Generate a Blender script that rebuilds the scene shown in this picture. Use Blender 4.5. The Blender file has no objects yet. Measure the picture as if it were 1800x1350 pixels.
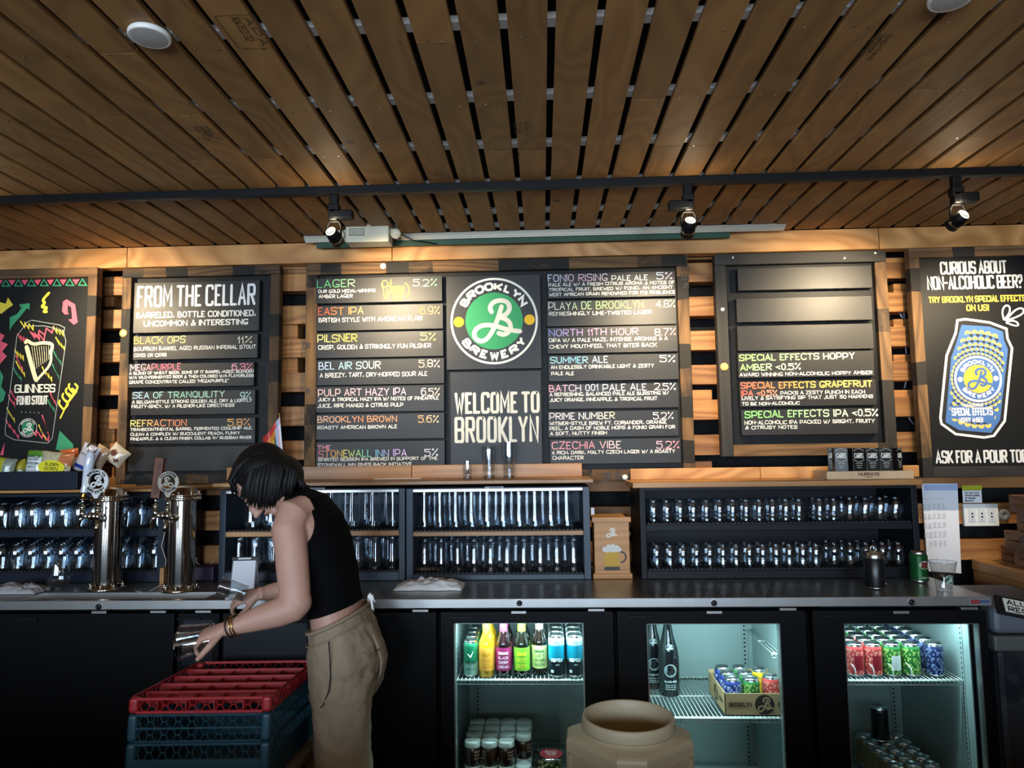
import bpy, bmesh, math, random
from mathutils import Vector, Matrix, noise
random.seed(7)
SC = bpy.context.scene
COL = SC.collection
R = math.radians

# ---------------------------------------------------------------- camera
F = 1250.0
def _n(v):
    return v.normalized()
EX = _n(Vector((30000, 522, 1250)))          # world axes seen from the camera (right, up, back)
EY = Vector((54, -112, -1250)); EY = _n(EY - EX * EY.dot(EX))
EZ = EX.cross(EY)
RIGHT = Vector((EX[0], EY[0], EZ[0])); UP = Vector((EX[1], EY[1], EZ[1])); BACK = Vector((EX[2], EY[2], EZ[2]))
CAMPOS = Vector((0, 0, 1.51))
cam_d = bpy.data.cameras.new('camera'); cam = bpy.data.objects.new('camera', cam_d); COL.objects.link(cam)
m = Matrix.Identity(4)
for i in range(3):
    m[i][0] = RIGHT[i]; m[i][1] = UP[i]; m[i][2] = BACK[i]; m[i][3] = CAMPOS[i]
cam.matrix_world = m
cam_d.sensor_width = 36.0; cam_d.lens = F / 1800 * 36.0; cam_d.clip_start = 0.02
SC.camera = cam
def ray(px, py):
    return RIGHT * ((px - 900) / F) + UP * (-(py - 675) / F) - BACK
def W(px, py, Y):                            # point of the upright plane y = Y behind a pixel
    d = ray(px, py); p = CAMPOS + d * (Y / d.y); return p
def G(px, py, z):                            # point of the level plane z behind a pixel
    d = ray(px, py); p = CAMPOS + d * ((z - CAMPOS.z) / d.z); return p

# ---------------------------------------------------------------- world, lights, exposure
SC.view_settings.view_transform = 'Standard'; SC.view_settings.look = 'None'
SC.view_settings.gamma = 1; SC.view_settings.use_curve_mapping = False
SC.view_settings.exposure = 0.0
wd = bpy.data.worlds.new('world'); SC.world = wd; wd.use_nodes = True
wd.node_tree.nodes['Background'].inputs[0].default_value = (0.55, 0.7, 1.0, 1)
wd.node_tree.nodes['Background'].inputs[1].default_value = 0.25
SC.cycles.sample_clamp_indirect = 4.0
SC.cycles.transparent_max_bounces = 40
SC.cycles.max_bounces = 7; SC.cycles.glossy_bounces = 3; SC.cycles.transmission_bounces = 6; SC.cycles.diffuse_bounces = 3
SC.cycles.caustics_reflective = False; SC.cycles.caustics_refractive = False
def aim(o, tgt):
    o.rotation_euler = (Vector(tgt) - o.location).to_track_quat('-Z', 'Y').to_euler()
def light(name, kind, loc, tgt, power, col, **k):
    d = bpy.data.lights.new(name, kind); o = bpy.data.objects.new(name, d); COL.objects.link(o)
    o.location = loc; d.energy = power; d.color = col
    for a, b in k.items(): setattr(d, a, b)
    aim(o, tgt); return o
DAY = (0.62, 0.8, 1.0)
for i, (x, w) in enumerate(((-2.9, 1.1), (-0.9, 1.1), (1.1, 1.1))):        # the windows behind the camera
    light('window_daylight', 'AREA', (x, -3.97, 1.5), (x, 3, 1.5), 150, DAY, shape='RECTANGLE', size=w, size_y=1.7)
for x in (-2.4, 0, 2.2):                     # unseen fill lights added behind the camera to brighten the plank ceiling
    light('ceiling_fill', 'AREA', (x, -1.6, 1.75), (x, -.9, 3), 16, (1.0, .84, .66), shape='DISK', size=.5)
WARM = (1.0, 0.80, 0.52)

# ---------------------------------------------------------------- helpers
def lin(c):
    return tuple(((v / 255) / 12.92 if v / 255 <= .04045 else ((v / 255 + .055) / 1.055) ** 2.4) for v in c)
def hexc(h):
    return lin((int(h[0:2], 16), int(h[2:4], 16), int(h[4:6], 16)))
MATS = {}
def mat(name, col, rough=.6, metal=0, emit=0, noise_=0, bump=0, scale=30, spec=.5, alpha=1, trans=0, coat=0, vcol=False):
    if name in MATS: return MATS[name]
    M = bpy.data.materials.new(name); M.use_nodes = True; nt = M.node_tree
    b = nt.nodes['Principled BSDF']; c = hexc(col) if isinstance(col, str) else col
    b.inputs['Base Color'].default_value = (*c, 1); b.inputs['Roughness'].default_value = rough
    b.inputs['Metallic'].default_value = metal; b.inputs['Specular IOR Level'].default_value = spec
    b.inputs['Transmission Weight'].default_value = trans; b.inputs['Coat Weight'].default_value = coat
    if emit:
        b.inputs['Emission Color'].default_value = (*c, 1); b.inputs['Emission Strength'].default_value = emit
    tc = nt.nodes.new('ShaderNodeTexCoord')
    n = nt.nodes.new('ShaderNodeTexNoise'); n.inputs['Scale'].default_value = scale; n.inputs['Detail'].default_value = 3
    nt.links.new(tc.outputs['Object'], n.inputs['Vector'])
    src = None
    if vcol:
        a = nt.nodes.new('ShaderNodeAttribute'); a.attribute_name = 'Col'; src = a.outputs['Color']
    if noise_ or vcol:
        mx = nt.nodes.new('ShaderNodeMix'); mx.data_type = 'RGBA'; mx.blend_type = 'MULTIPLY'
        mx.inputs[0].default_value = 1
        if src: nt.links.new(src, mx.inputs[6])
        else: mx.inputs[6].default_value = (*c, 1)
        rp = nt.nodes.new('ShaderNodeMapRange'); rp.inputs[1].default_value = .3; rp.inputs[2].default_value = .7
        rp.inputs[3].default_value = 1 - noise_; rp.inputs[4].default_value = 1
        nt.links.new(n.outputs['Fac'], rp.inputs[0]); nt.links.new(rp.outputs[0], mx.inputs[7])
        nt.links.new(mx.outputs[2], b.inputs['Base Color'])
    if bump:
        bp = nt.nodes.new('ShaderNodeBump'); bp.inputs['Strength'].default_value = bump; bp.inputs['Distance'].default_value = .002
        nt.links.new(n.outputs['Fac'], bp.inputs['Height']); nt.links.new(bp.outputs[0], b.inputs['Normal'])
    MATS[name] = M; return M

def wood(name, c1, c2, rings=9, scale=2.2, stretch=.16, rough=.55, var=.35, blocks=0, dark=None, patchy=0, fine=.25):
    """timber with contour-line grain along local X; each object gets its own stretch of grain"""
    M = bpy.data.materials.new(name); M.use_nodes = True; nt = M.node_tree; N = nt.nodes; L = nt.links
    b = N['Principled BSDF']; b.inputs['Roughness'].default_value = rough
    tc = N.new('ShaderNodeTexCoord'); oi = N.new('ShaderNodeObjectInfo')
    ad = N.new('ShaderNodeVectorMath'); ad.operation = 'MULTIPLY_ADD'
    cb = N.new('ShaderNodeCombineXYZ')
    for i in range(3): L.new(oi.outputs['Random'], cb.inputs[i])
    L.new(cb.outputs[0], ad.inputs[0]); ad.inputs[1].default_value = (37, 91, 53); L.new(tc.outputs['Object'], ad.inputs[2])
    mp = N.new('ShaderNodeMapping'); mp.inputs['Scale'].default_value = (stretch, 1, 1)
    L.new(ad.outputs[0], mp.inputs['Vector'])
    n1 = N.new('ShaderNodeTexNoise'); n1.inputs['Scale'].default_value = scale * 3; n1.inputs['Detail'].default_value = 1.5; n1.inputs['Distortion'].default_value = .4
    L.new(mp.outputs[0], n1.inputs['Vector'])
    mu = N.new('ShaderNodeMath'); mu.operation = 'MULTIPLY'; mu.inputs[1].default_value = rings; L.new(n1.outputs['Fac'], mu.inputs[0])
    fr = N.new('ShaderNodeMath'); fr.operation = 'PINGPONG'; fr.inputs[1].default_value = .5; L.new(mu.outputs[0], fr.inputs[0])
    n2 = N.new('ShaderNodeTexNoise'); n2.inputs['Scale'].default_value = 60; n2.inputs['Detail'].default_value = 3
    m2 = N.new('ShaderNodeMapping'); m2.inputs['Scale'].default_value = (.06, 1.6, 1.6); L.new(ad.outputs[0], m2.inputs['Vector']); L.new(m2.outputs[0], n2.inputs['Vector'])
    s = N.new('ShaderNodeMath'); s.operation = 'MULTIPLY_ADD'; s.inputs[1].default_value = 1.5; L.new(fr.outputs[0], s.inputs[0])
    q = N.new('ShaderNodeMath'); q.operation = 'MULTIPLY_ADD'; q.inputs[1].default_value = fine * 2; q.inputs[2].default_value = -fine; L.new(n2.outputs['Fac'], q.inputs[0]); L.new(q.outputs[0], s.inputs[2])
    cr = N.new('ShaderNodeMix'); cr.data_type = 'RGBA'; cr.inputs[6].default_value = (*hexc(c2), 1); cr.inputs[7].default_value = (*hexc(c1), 1)
    L.new(s.outputs[0], cr.inputs[0]); out = cr.outputs[2]
    # knots
    vo = N.new('ShaderNodeTexVoronoi'); vo.inputs['Scale'].default_value = 3.2; L.new(ad.outputs[0], vo.inputs['Vector'])
    kr = N.new('ShaderNodeMapRange'); kr.inputs[1].default_value = .045; kr.inputs[2].default_value = .07; kr.inputs[3].default_value = .35; kr.inputs[4].default_value = 1
    L.new(vo.outputs['Distance'], kr.inputs[0])
    k = N.new('ShaderNodeMix'); k.data_type = 'RGBA'; k.blend_type = 'MULTIPLY'; k.inputs[0].default_value = 1; L.new(out, k.inputs[6]); L.new(kr.outputs[0], k.inputs[7]); out = k.outputs[2]
    vr = N.new('ShaderNodeMapRange'); vr.inputs[3].default_value = 1 - var; vr.inputs[4].default_value = 1.0; L.new(oi.outputs['Random'], vr.inputs[0])
    v = N.new('ShaderNodeMix'); v.data_type = 'RGBA'; v.blend_type = 'MULTIPLY'; v.inputs[0].default_value = 1; L.new(out, v.inputs[6]); L.new(vr.outputs[0], v.inputs[7]); out = v.outputs[2]
    if blocks:
        sx = N.new('ShaderNodeSeparateXYZ'); L.new(ad.outputs[0], sx.inputs[0])
        fl = N.new('ShaderNodeMath'); fl.operation = 'SNAP'; fl.inputs[1].default_value = blocks
        n4 = N.new('ShaderNodeTexNoise'); n4.inputs['Scale'].default_value = 4; L.new(ad.outputs[0], n4.inputs['Vector'])
        wob = N.new('ShaderNodeMath'); wob.operation = 'MULTIPLY_ADD'; wob.inputs[1].default_value = .06; L.new(n4.outputs['Fac'], wob.inputs[0]); L.new(sx.outputs[0], wob.inputs[2])
        L.new(wob.outputs[0], fl.inputs[0])
        wn = N.new('ShaderNodeTexWhiteNoise'); wn.noise_dimensions = '1D'; L.new(fl.outputs[0], wn.inputs['W'])
        n3 = N.new('ShaderNodeTexNoise'); n3.inputs['Scale'].default_value = 22; n3.inputs['Detail'].default_value = 5; n3.inputs['Roughness'].default_value = .7; m3 = N.new('ShaderNodeMapping'); m3.inputs['Scale'].default_value = (.3, 1, 1); L.new(ad.outputs[0], m3.inputs['Vector']); L.new(m3.outputs[0], n3.inputs['Vector'])
        a2 = N.new('ShaderNodeMath'); a2.operation = 'MULTIPLY_ADD'; a2.inputs[1].default_value = patchy; L.new(n3.outputs['Fac'], a2.inputs[0]); L.new(wn.outputs[0], a2.inputs[2])
        mr = N.new('ShaderNodeMapRange'); mr.inputs[1].default_value = .22 + patchy * .5; mr.inputs[2].default_value = .55 + patchy * .5; L.new(a2.outputs[0], mr.inputs[0])
        dk = N.new('ShaderNodeMix'); dk.data_type = 'RGBA'; L.new(mr.outputs[0], dk.inputs[0]); dk.inputs[6].default_value = (*hexc(dark), 1); L.new(out, dk.inputs[7]); out = dk.outputs[2]
    L.new(out, b.inputs['Base Color'])
    bp = N.new('ShaderNodeBump'); bp.inputs['Strength'].default_value = .35; bp.inputs['Distance'].default_value = .001; L.new(n2.outputs['Fac'], bp.inputs['Height']); L.new(bp.outputs[0], b.inputs['Normal'])
    MATS[name] = M; return M

def glassy(name, tint=(.93, .96, .98), ior=1.5, rough=.02, extra=0.0):
    M = bpy.data.materials.new(name); M.use_nodes = True; nt = M.node_tree; nt.nodes.clear(); N = nt.nodes; L = nt.links
    o = N.new('ShaderNodeOutputMaterial'); mx = N.new('ShaderNodeMixShader'); t = N.new('ShaderNodeBsdfTransparent'); g = N.new('ShaderNodeBsdfGlossy')
    t.inputs[0].default_value = (*tint, 1); g.inputs['Roughness'].default_value = rough; g.inputs[0].default_value = (1, 1, 1, 1)
    lw = N.new('ShaderNodeLayerWeight'); lw.inputs[0].default_value = .5
    pw = N.new('ShaderNodeMath'); pw.operation = 'POWER'; pw.inputs[1].default_value = 4.0; L.new(lw.outputs['Facing'], pw.inputs[0])
    fr = N.new('ShaderNodeMath'); fr.operation = 'MULTIPLY_ADD'; f0 = ((ior-1)/(ior+1))**2; fr.inputs[1].default_value = (1-f0)*.85; fr.inputs[2].default_value = f0; L.new(pw.outputs[0], fr.inputs[0])
    ad = N.new('ShaderNodeMath'); ad.operation = 'ADD'; ad.inputs[1].default_value = extra; ad.use_clamp = True
    L.new(fr.outputs[0], ad.inputs[0]); L.new(ad.outputs[0], mx.inputs[0]); L.new(t.outputs[0], mx.inputs[1]); L.new(g.outputs[0], mx.inputs[2]); L.new(mx.outputs[0], o.inputs[0])
    MATS[name] = M; return M

class MB:
    def __init__(s): s.v = []; s.f = []; s.c = []; s.mi = []; s.sm = []; s.k = 0; s.eps = Vector((0, -1, 0))
    def add(s, vs, fs, col=None, mi=0, sm=False):
        o = len(s.v); s.v += [tuple(x) for x in vs]
        for f in fs:
            s.f.append([i + o for i in f]); s.mi.append(mi); s.sm.append(sm); s.c.append(col)
        return s
    def box(s, x0, x1, y0, y1, z0, z1, col=None, mi=0):
        return s.add([(x0,y0,z0),(x1,y0,z0),(x1,y1,z0),(x0,y1,z0),(x0,y0,z1),(x1,y0,z1),(x1,y1,z1),(x0,y1,z1)],
                     [(0,3,2,1),(4,5,6,7),(0,1,5,4),(1,2,6,5),(2,3,7,6),(3,0,4,7)], col, mi)
    def rbox(s, x0, x1, y0, y1, z0, z1, r=.003, col=None, mi=0, seg=2):
        bm = bmesh.new(); bmesh.ops.create_cube(bm, size=1)
        for v in bm.verts: v.co = Vector(((x0+x1)/2 + v.co.x*(x1-x0), (y0+y1)/2 + v.co.y*(y1-y0), (z0+z1)/2 + v.co.z*(z1-z0)))
        r = min(r, (x1-x0)*.45, (y1-y0)*.45, (z1-z0)*.45)
        bmesh.ops.bevel(bm, geom=list(bm.edges), offset=r, segments=seg, affect='EDGES', profile=.5)
        bm.verts.ensure_lookup_table(); bm.verts.index_update()
        s.add([v.co for v in bm.verts], [[v.index for v in f.verts] for f in bm.faces], col, mi); bm.free(); return s
    def lathe(s, prof, cx=0, cy=0, cz=0, n=20, col=None, mi=0, sm=True, squash=1, cap=True, colf=None, sq=None):
        o = len(s.v); m_ = len(prof)
        for (r, z) in prof:
            for i in range(n):
                a = 2*math.pi*i/n; k = 1
                if sq: k = 1 / (abs(math.cos(a))**sq + abs(math.sin(a))**sq)**(1/sq)
                s.v.append((cx + r*k*math.cos(a), cy + r*k*math.sin(a)*squash, cz + z))
        for j in range(m_-1):
            for i in range(n):
                i2 = (i+1) % n
                s.f.append([o+j*n+i, o+j*n+i2, o+(j+1)*n+i2, o+(j+1)*n+i]); s.mi.append(mi); s.sm.append(sm); s.c.append(colf(j, i, n) if colf else col)
        if cap:
            for j, fl in ((0, True), (m_-1, False)):
                if prof[j][0] > 1e-6:
                    idx = [o+j*n+i for i in range(n)]
                    s.f.append(idx[::-1] if fl else idx); s.mi.append(mi); s.sm.append(False); s.c.append(colf(j if fl else j-1, 0, n) if colf else col)
        return s
    def tube(s, pts, r, n=8, col=None, mi=0, cap=True, sm=True):
        P = [Vector(p) for p in pts]; rr = r if isinstance(r, (list, tuple)) else [r]*len(P)
        o = len(s.v); prev = None
        for i, p in enumerate(P):
            t = (P[min(i+1, len(P)-1)] - P[max(i-1, 0)])
            t = t.normalized() if t.length > 1e-9 else Vector((0,0,1))
            if prev is None:
                a = Vector((0,0,1)) if abs(t.z) < .9 else Vector((1,0,0)); u = t.cross(a).normalized()
            else:
                u = prev - t*prev.dot(t); u = u.normalized() if u.length > 1e-6 else t.orthogonal().normalized()
            prev = u; w = t.cross(u)
            for k in range(n):
                a = 2*math.pi*k/n; s.v.append(tuple(p + (u*math.cos(a) + w*math.sin(a))*rr[i]))
        for i in range(len(P)-1):
            for k in range(n):
                k2 = (k+1) % n
                s.f.append([o+i*n+k, o+i*n+k2, o+(i+1)*n+k2, o+(i+1)*n+k]); s.mi.append(mi); s.sm.append(sm); s.c.append(col)
        if cap:
            s.f.append([o+k for k in range(n)][::-1]); s.f.append([o+(len(P)-1)*n+k for k in range(n)])
            s.mi += [mi, mi]; s.sm += [False, False]; s.c += [col, col]
        return s
    def prism(s, poly, y0, y1, col=None, mi=0):            # polygon in x,z pushed through y
        n = len(poly); o = len(s.v)
        a = sum(poly[i][0]*poly[(i+1)%n][1] - poly[(i+1)%n][0]*poly[i][1] for i in range(n))
        if a < 0: poly = poly[::-1]
        for y in (y0, y1): s.v += [(p[0], y, p[1]) for p in poly]
        s.f.append([o+i for i in range(n)]); s.f.append([o+n+i for i in range(n)][::-1])
        s.mi += [mi]*2; s.sm += [False]*2; s.c += [col]*2
        for i in range(n):
            j = (i+1) % n; s.f.append([o+i, o+n+i, o+n+j, o+j]); s.mi.append(mi); s.sm.append(False); s.c.append(col)
        return s
    def xf(s, M):
        s.v = [tuple(M @ Vector(v)) for v in s.v]; return s
    def mesh(s, name, mats):
        me = bpy.data.meshes.new(name); me.from_pydata(s.v, [], s.f)
        for m_ in (mats if isinstance(mats, (list, tuple)) else [mats]): me.materials.append(m_)
        me.polygons.foreach_set('material_index', s.mi); me.polygons.foreach_set('use_smooth', s.sm)
        if any(c is not None for c in s.c):
            ca = me.color_attributes.new('Col', 'FLOAT_COLOR', 'CORNER'); buf = []
            for f, c in zip(s.f, s.c):
                c = c or (1, 1, 1)
                if len(c) == len(f) and hasattr(c[0], '__len__'):
                    for q in c: buf += [*q[:3], 1]
                else: buf += [*c[:3], 1] * len(f)
            ca.data.foreach_set('color', buf)
        me.update(); return me
    def build(s, name, mats, parent=None, loc=None, label=None):
        o = bpy.data.objects.new(name, s.mesh(name, mats)); COL.objects.link(o)
        if loc is not None: o.location = loc
        if parent is not None: o.parent = parent
        if label: o['label'] = label
        return o
def tag(o, label=None, cat=None, group=None, kind=None):
    if label: o['label'] = label
    if cat: o['category'] = cat
    if group: o['group'] = group
    if kind: o['kind'] = kind
    return o
def empty(name, loc=(0, 0, 0), rz=0, **k):
    o = bpy.data.objects.new(name, None); COL.objects.link(o); o.location = loc; o.rotation_euler = (0, 0, rz); o.empty_display_size = .05
    return tag(o, **k)
KIDS = {}
def copy_tree(o, parent=None):
    c = o.copy(); COL.objects.link(c)
    if parent is not None: c.parent = parent
    for ch in o.children: copy_tree(ch, c)
    return c
_bm_cache = {}
def board(name, x0, x1, y0, y1, z0, z1, m_, parent=None, r=.002, axis=None, label=None, jit=0):
    """a box whose local X runs along its grain"""
    d = [x1-x0, y1-y0, z1-z0]; ax = axis if axis is not None else d.index(max(d))
    L_, A, B = (d[0], d[1], d[2]) if ax == 0 else (d[1], d[0], d[2]) if ax == 1 else (d[2], d[1], d[0])
    key = (round(L_, 4), round(A, 4), round(B, 4), m_.name, r)
    if key not in _bm_cache:
        b = MB().rbox(-L_/2, L_/2, -A/2, A/2, -B/2, B/2, r, seg=1) if r else MB().box(-L_/2, L_/2, -A/2, A/2, -B/2, B/2)
        _bm_cache[key] = b.mesh(name, m_)
    o = bpy.data.objects.new(name, _bm_cache[key]); COL.objects.link(o)
    o.location = ((x0+x1)/2, (y0+y1)/2, (z0+z1)/2)
    if ax == 1: o.rotation_euler = (0, 0, R(90))
    if ax == 2: o.rotation_euler = (0, R(90), 0)
    if jit: o.location.y += random.uniform(-jit, jit)
    if parent is not None: o.parent = parent
    if label: o['label'] = label
    return o
def setp(o, p):                                # parent that sits at its own place: keep the child where it is
    o.parent = p; o.location = o.location - p.location
ORD = ['first', 'second', 'third', 'fourth', 'fifth', 'sixth', 'seventh', 'eighth', 'ninth', 'tenth', 'eleventh', 'twelfth', 'thirteenth', 'fourteenth', 'fifteenth', 'sixteenth', 'seventeenth', 'eighteenth', 'nineteenth', 'twentieth']

# ---------------------------------------------------------------- lettering
GL = {'A': '00 26 40;12 32', 'B': '00 06;~06 26 46 43 23 03;~03 33 43 40 30 00', 'C': '~45 46 26 06 03 00 20 40 41', 'D': '00 06;~06 26 46 43 40 20 00', 'E': '36 06 00 30;03 23',
 'F': '36 06 00;03 23', 'G': '~45 46 26 06 03 00 20 40 42;23 43 40', 'H': '00 06;40 46;03 43', 'I': '00 06', 'J': '~36 33 30 10 01', 'K': '00 06;46 02;13 40', 'L': '06 00 30', 'M': '00 06 22 46 40',
 'N': '00 06 40 46', 'O': 'o26 46 43 40 20 00 03 06', 'P': '00 06;~06 26 46 43 42 22 02', 'Q': 'o26 46 43 40 20 00 03 06;22 40', 'R': '00 06;~06 26 46 43 33 13 03;23 40', 'S': '~45 46 26 06 03 23 43 40 20 00 01',
 'T': '06 46;26 20', 'U': '~06 03 00 20 40 43 46', 'V': '06 20 46', 'W': '06 10 24 30 46', 'X': '06 40;00 46', 'Y': '06 23 46;23 20', 'Z': '06 46 00 40',
 '0': 'o16 36 33 30 10 00 03 06', '1': '04 16 10', '2': '~05 06 26 46 44 22 00;00 40', '3': '~05 06 26 46 43 23;~23 43 40 20 00 01', '4': '30 36 02 42', '5': '46 06 04;~04 24 44 40 20 00 01',
 '6': '~45 36 16 06 02 00 20 40 43 23 03 02', '7': '06 46 10', '8': 'o23 03 06 26 46 43;o23 03 00 20 40 43', '9': '~01 10 30 40 44 46 26 06 03 23 43 44', '%': '00 46;o05 06 16 15;o30 31 41 40',
 '&': '~40 14 05 16 26 35 23 02 00 10 30 43', '-': '03 23', "'": '06 05', '"': '06 05;16 15', '.': '00 00', ',': '11 00', '(': '~16 03 10', ')': '~06 13 00', '/': '00 36', '<': '34 03 31', '!': '06 02;00 00', '?': '~05 06 26 36 33 13;13 12;10 10', ':': '04 04;01 01', '#': '00 06', '*': '03 23;12 14;02 24;04 22'}
GR = dict(GL)
GR.update({'B': '00 06;~06 36 33 03;~03 43 40 00', 'C': '~45 46 06 00 40 41', 'D': '00 06;~06 46 40 00', 'G': '~45 46 06 00 40 42;42 22', 'J': '~36 30 00 01', 'O': 'o06 46 40 00', 'P': '00 06;~06 46 42 02', 'Q': 'o06 46 40 00;21 40',
 'R': '00 06;~06 46 43 03;13 40', 'S': '~45 46 06 03 43 40 00 01', 'U': '~06 00 40 46', '0': 'o06 36 30 00', '2': '~05 06 46 43 00;00 40', '3': '~05 06 46 43 13;~13 43 40 00 01', '5': '46 06 04;~04 44 40 00 01',
 '6': '~46 06 00 40 44 04 02', '8': 'o03 06 46 43;o03 00 40 43', '9': '~10 40 46 06 02 42 44', '&': '~40 16 36 01 00 20 43'})
def chaikin(p, closed, it=2):
    for _ in range(it):
        q = [] if closed else [p[0]]
        n = len(p)
        for i in range(n if closed else n-1):
            a, b = p[i], p[(i+1) % n]
            q.append((a[0]*.75+b[0]*.25, a[1]*.75+b[1]*.25)); q.append((a[0]*.25+b[0]*.75, a[1]*.25+b[1]*.75))
        if not closed: q.append(p[-1])
        p = q
    return p
_gc = {}
def glyph(ch, it=2):
    if (ch, it) in _gc: return _gc[ch, it]
    out = []; w = 0
    for s in (GL if it < 0 else GR).get(ch, '').split(';'):
        if not s: continue
        mode = s[0] if s[0] in '~o' else ''
        pts = [(int(t[0])/4, int(t[1])/6) for t in s.lstrip('~o').split()]
        w = max([w] + [p[0] for p in pts])
        if mode == 'o': pts = chaikin(pts, True, abs(it)); pts.append(pts[0])
        elif mode == '~': pts = chaikin(pts, False, abs(it))
        out.append(pts)
    _gc[ch, it] = (out, w); return _gc[ch, it]
def stroke(mb, pts, w, f0, col, caps=True, closed=False):
    """flat ribbon along pts (u, v); f0 maps (u, v) to a point, w is the width; each stroke lies a hair above the last"""
    mb.k += 1; k_ = mb.k % 30
    d_ = mb.eps*(1.2e-5*k_); d2 = mb.eps*(1.2e-5*k_+6e-6)
    f = lambda u, v: Vector(f0(u, v)) + d_
    fc = lambda u, v: Vector(f0(u, v)) + d2
    P = [Vector(p) for p in pts]; Q = [P[0]]
    for p in P[1:]:
        if (p-Q[-1]).length > 1e-6: Q.append(p)
    P = Q
    if len(P) == 1:
        n = 8; vs = [f(P[0].x + w*.6*math.cos(2*math.pi*k/n), P[0].y + w*.6*math.sin(2*math.pi*k/n)) for k in range(n)]
        mb.add(vs, [list(range(n))], col(P[0].x) if callable(col) else col); return
    L_, R_ = [], []
    for i, p in enumerate(P):
        a = (p-P[i-1]).normalized() if i else None; b = (P[i+1]-p).normalized() if i < len(P)-1 else None
        if closed and i == 0: a = (P[0]-P[-2]).normalized()
        if closed and i == len(P)-1: b = (P[1]-P[0]).normalized()
        if a is None: t = b; k = 1
        elif b is None: t = a; k = 1
        else:
            t = a+b
            if t.length < 1e-4: t = a
            t.normalize(); k = 1/max(.45, t.dot(a))
        nrm = Vector((-t.y, t.x)); ww = (w[i] if isinstance(w, list) else w)/2*k
        L_.append(p+nrm*ww); R_.append(p-nrm*ww)
    vs = []; cs = []
    for i, (l, r) in enumerate(zip(L_, R_)): e_ = mb.eps*(1.6e-6*i); vs += [f(l.x, l.y)+e_, f(r.x, r.y)+e_]
    fs = [[2*i+1, 2*i+3, 2*i+2, 2*i] for i in range(len(P)-1)]
    o = len(mb.v); mb.v += [tuple(v) for v in vs]
    for i, q in enumerate(fs):
        mb.f.append([a+o for a in q]); mb.mi.append(0); mb.sm.append(False); mb.c.append(col(P[i].x) if callable(col) else col)
    if caps and not closed:
        for p, ww in ((P[0], w[0] if isinstance(w, list) else w), (P[-1], w[-1] if isinstance(w, list) else w)):
            mb.add([fc(p.x+ww/2*math.cos(R(60)*k), p.y+ww/2*math.sin(R(60)*k)) for k in range(6)], [[0,1,2,3,4,5]], col(p.x) if callable(col) else col)
def text_uv(mb, s, w, h, lw, f, col, gap=.36, jit=0, caps=True, serif=0, tight=1, it=2, space=.6):
    """caps s into the box w x h (from u,v = 0,0); lw stroke width"""
    adv = []; x = 0
    for ch in s:
        if ch == ' ': adv.append(x); x += space; continue
        g, gw = glyph(ch, it); k = 1.0 if ch not in 'MW' else 1.2
        adv.append(x); x += gw*k + gap
    tot = max(x-gap, .01); sx = (w-lw)/tot
    for ch, a in zip(s, adv):
        if ch == ' ': continue
        g, gw = glyph(ch, it); k = 1.0 if ch not in 'MW' else 1.2
        dy = random.uniform(-jit, jit)*h; sl = random.uniform(-jit, jit)
        for st in g:
            pts = [(lw/2 + (a + px*k)*sx + sl*py*h*.5, lw/2 + py*(h-lw) + dy) for px, py in st]
            stroke(mb, pts, lw, f, col, caps)
            if serif:
                for e, q in ((pts[0], pts[1 % len(pts)]), (pts[-1], pts[-2])):
                    d = Vector(e)-Vector(q)
                    if len(st) < 6 and abs(d.y) > abs(d.x)*.8: stroke(mb, [(e[0]-serif*lw, e[1]), (e[0]+serif*lw, e[1])], lw*.6, f, col, False)
B_STROKES = [[(275,352),(262,322),(285,288),(335,276),(380,292),(392,335),(365,372),(318,386),(365,396),(396,432),(388,478),(348,500),(318,486)],
             [(338,318),(318,385),(285,465),(245,525),(200,540),(163,510),(168,462),(215,432),(290,436),(370,466),(452,478)]]
def script_b(mb, cx, cz, rad, f, col, k=1.0, mirror=False):
    for st in B_STROKES:
        p = chaikin([(cx + (-1 if mirror else 1)*(x-290)/170*rad, cz - (y-408)/170*rad) for x, y in st], False, 3)
        stroke(mb, p, rad*.17*k, f, col, True)
def ring(mb, cx, cz, r0, r1, f, col, n=64, a0=0, a1=360):
    st = [(cx+(r0+r1)/2*math.cos(R(a0+(a1-a0)*i/n)), cz+(r0+r1)/2*math.sin(R(a0+(a1-a0)*i/n))) for i in range(n+1)]
    stroke(mb, st, abs(r1-r0), f, col, False, closed=(a1-a0 == 360))
def disc(mb, cx, cz, r, f, col, n=40):
    mb.add([f(cx+r*math.cos(2*math.pi*i/n), cz+r*math.sin(2*math.pi*i/n)) for i in range(n)], [list(range(n))], col)
def poly(mb, pts, f, col):
    a = sum(pts[i][0]*pts[(i+1) % len(pts)][1]-pts[(i+1) % len(pts)][0]*pts[i][1] for i in range(len(pts)))
    if a < 0: pts = pts[::-1]
    mb.add([f(*p) for p in pts], [list(range(len(pts)))], col)
def arc_text(mb, s, cx, cz, r, h, lw, a_mid, span, f, col, inward=False, serif=0):
    """letters along a circle; inward=True reads along the bottom of the circle"""
    n = len(s); 
    for i, ch in enumerate(s):
        t = (i+.5)/n-.5
        a = a_mid - t*span if not inward else a_mid + t*span
        g, gw = glyph(ch, 1); lwid = r*R(span)/n*.72
        for st in g:
            pts = []
            for px, py in st:
                u = (px-gw/2)*lwid; v = (py-.5)*(h-lw)
                aa = R(a) - u/r if not inward else R(a) + u/r
                rr = r+v if not inward else r-v
                pts.append((cx+rr*math.cos(aa), cz+rr*math.sin(aa)))
            stroke(mb, pts, lw, f, col, False)
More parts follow.
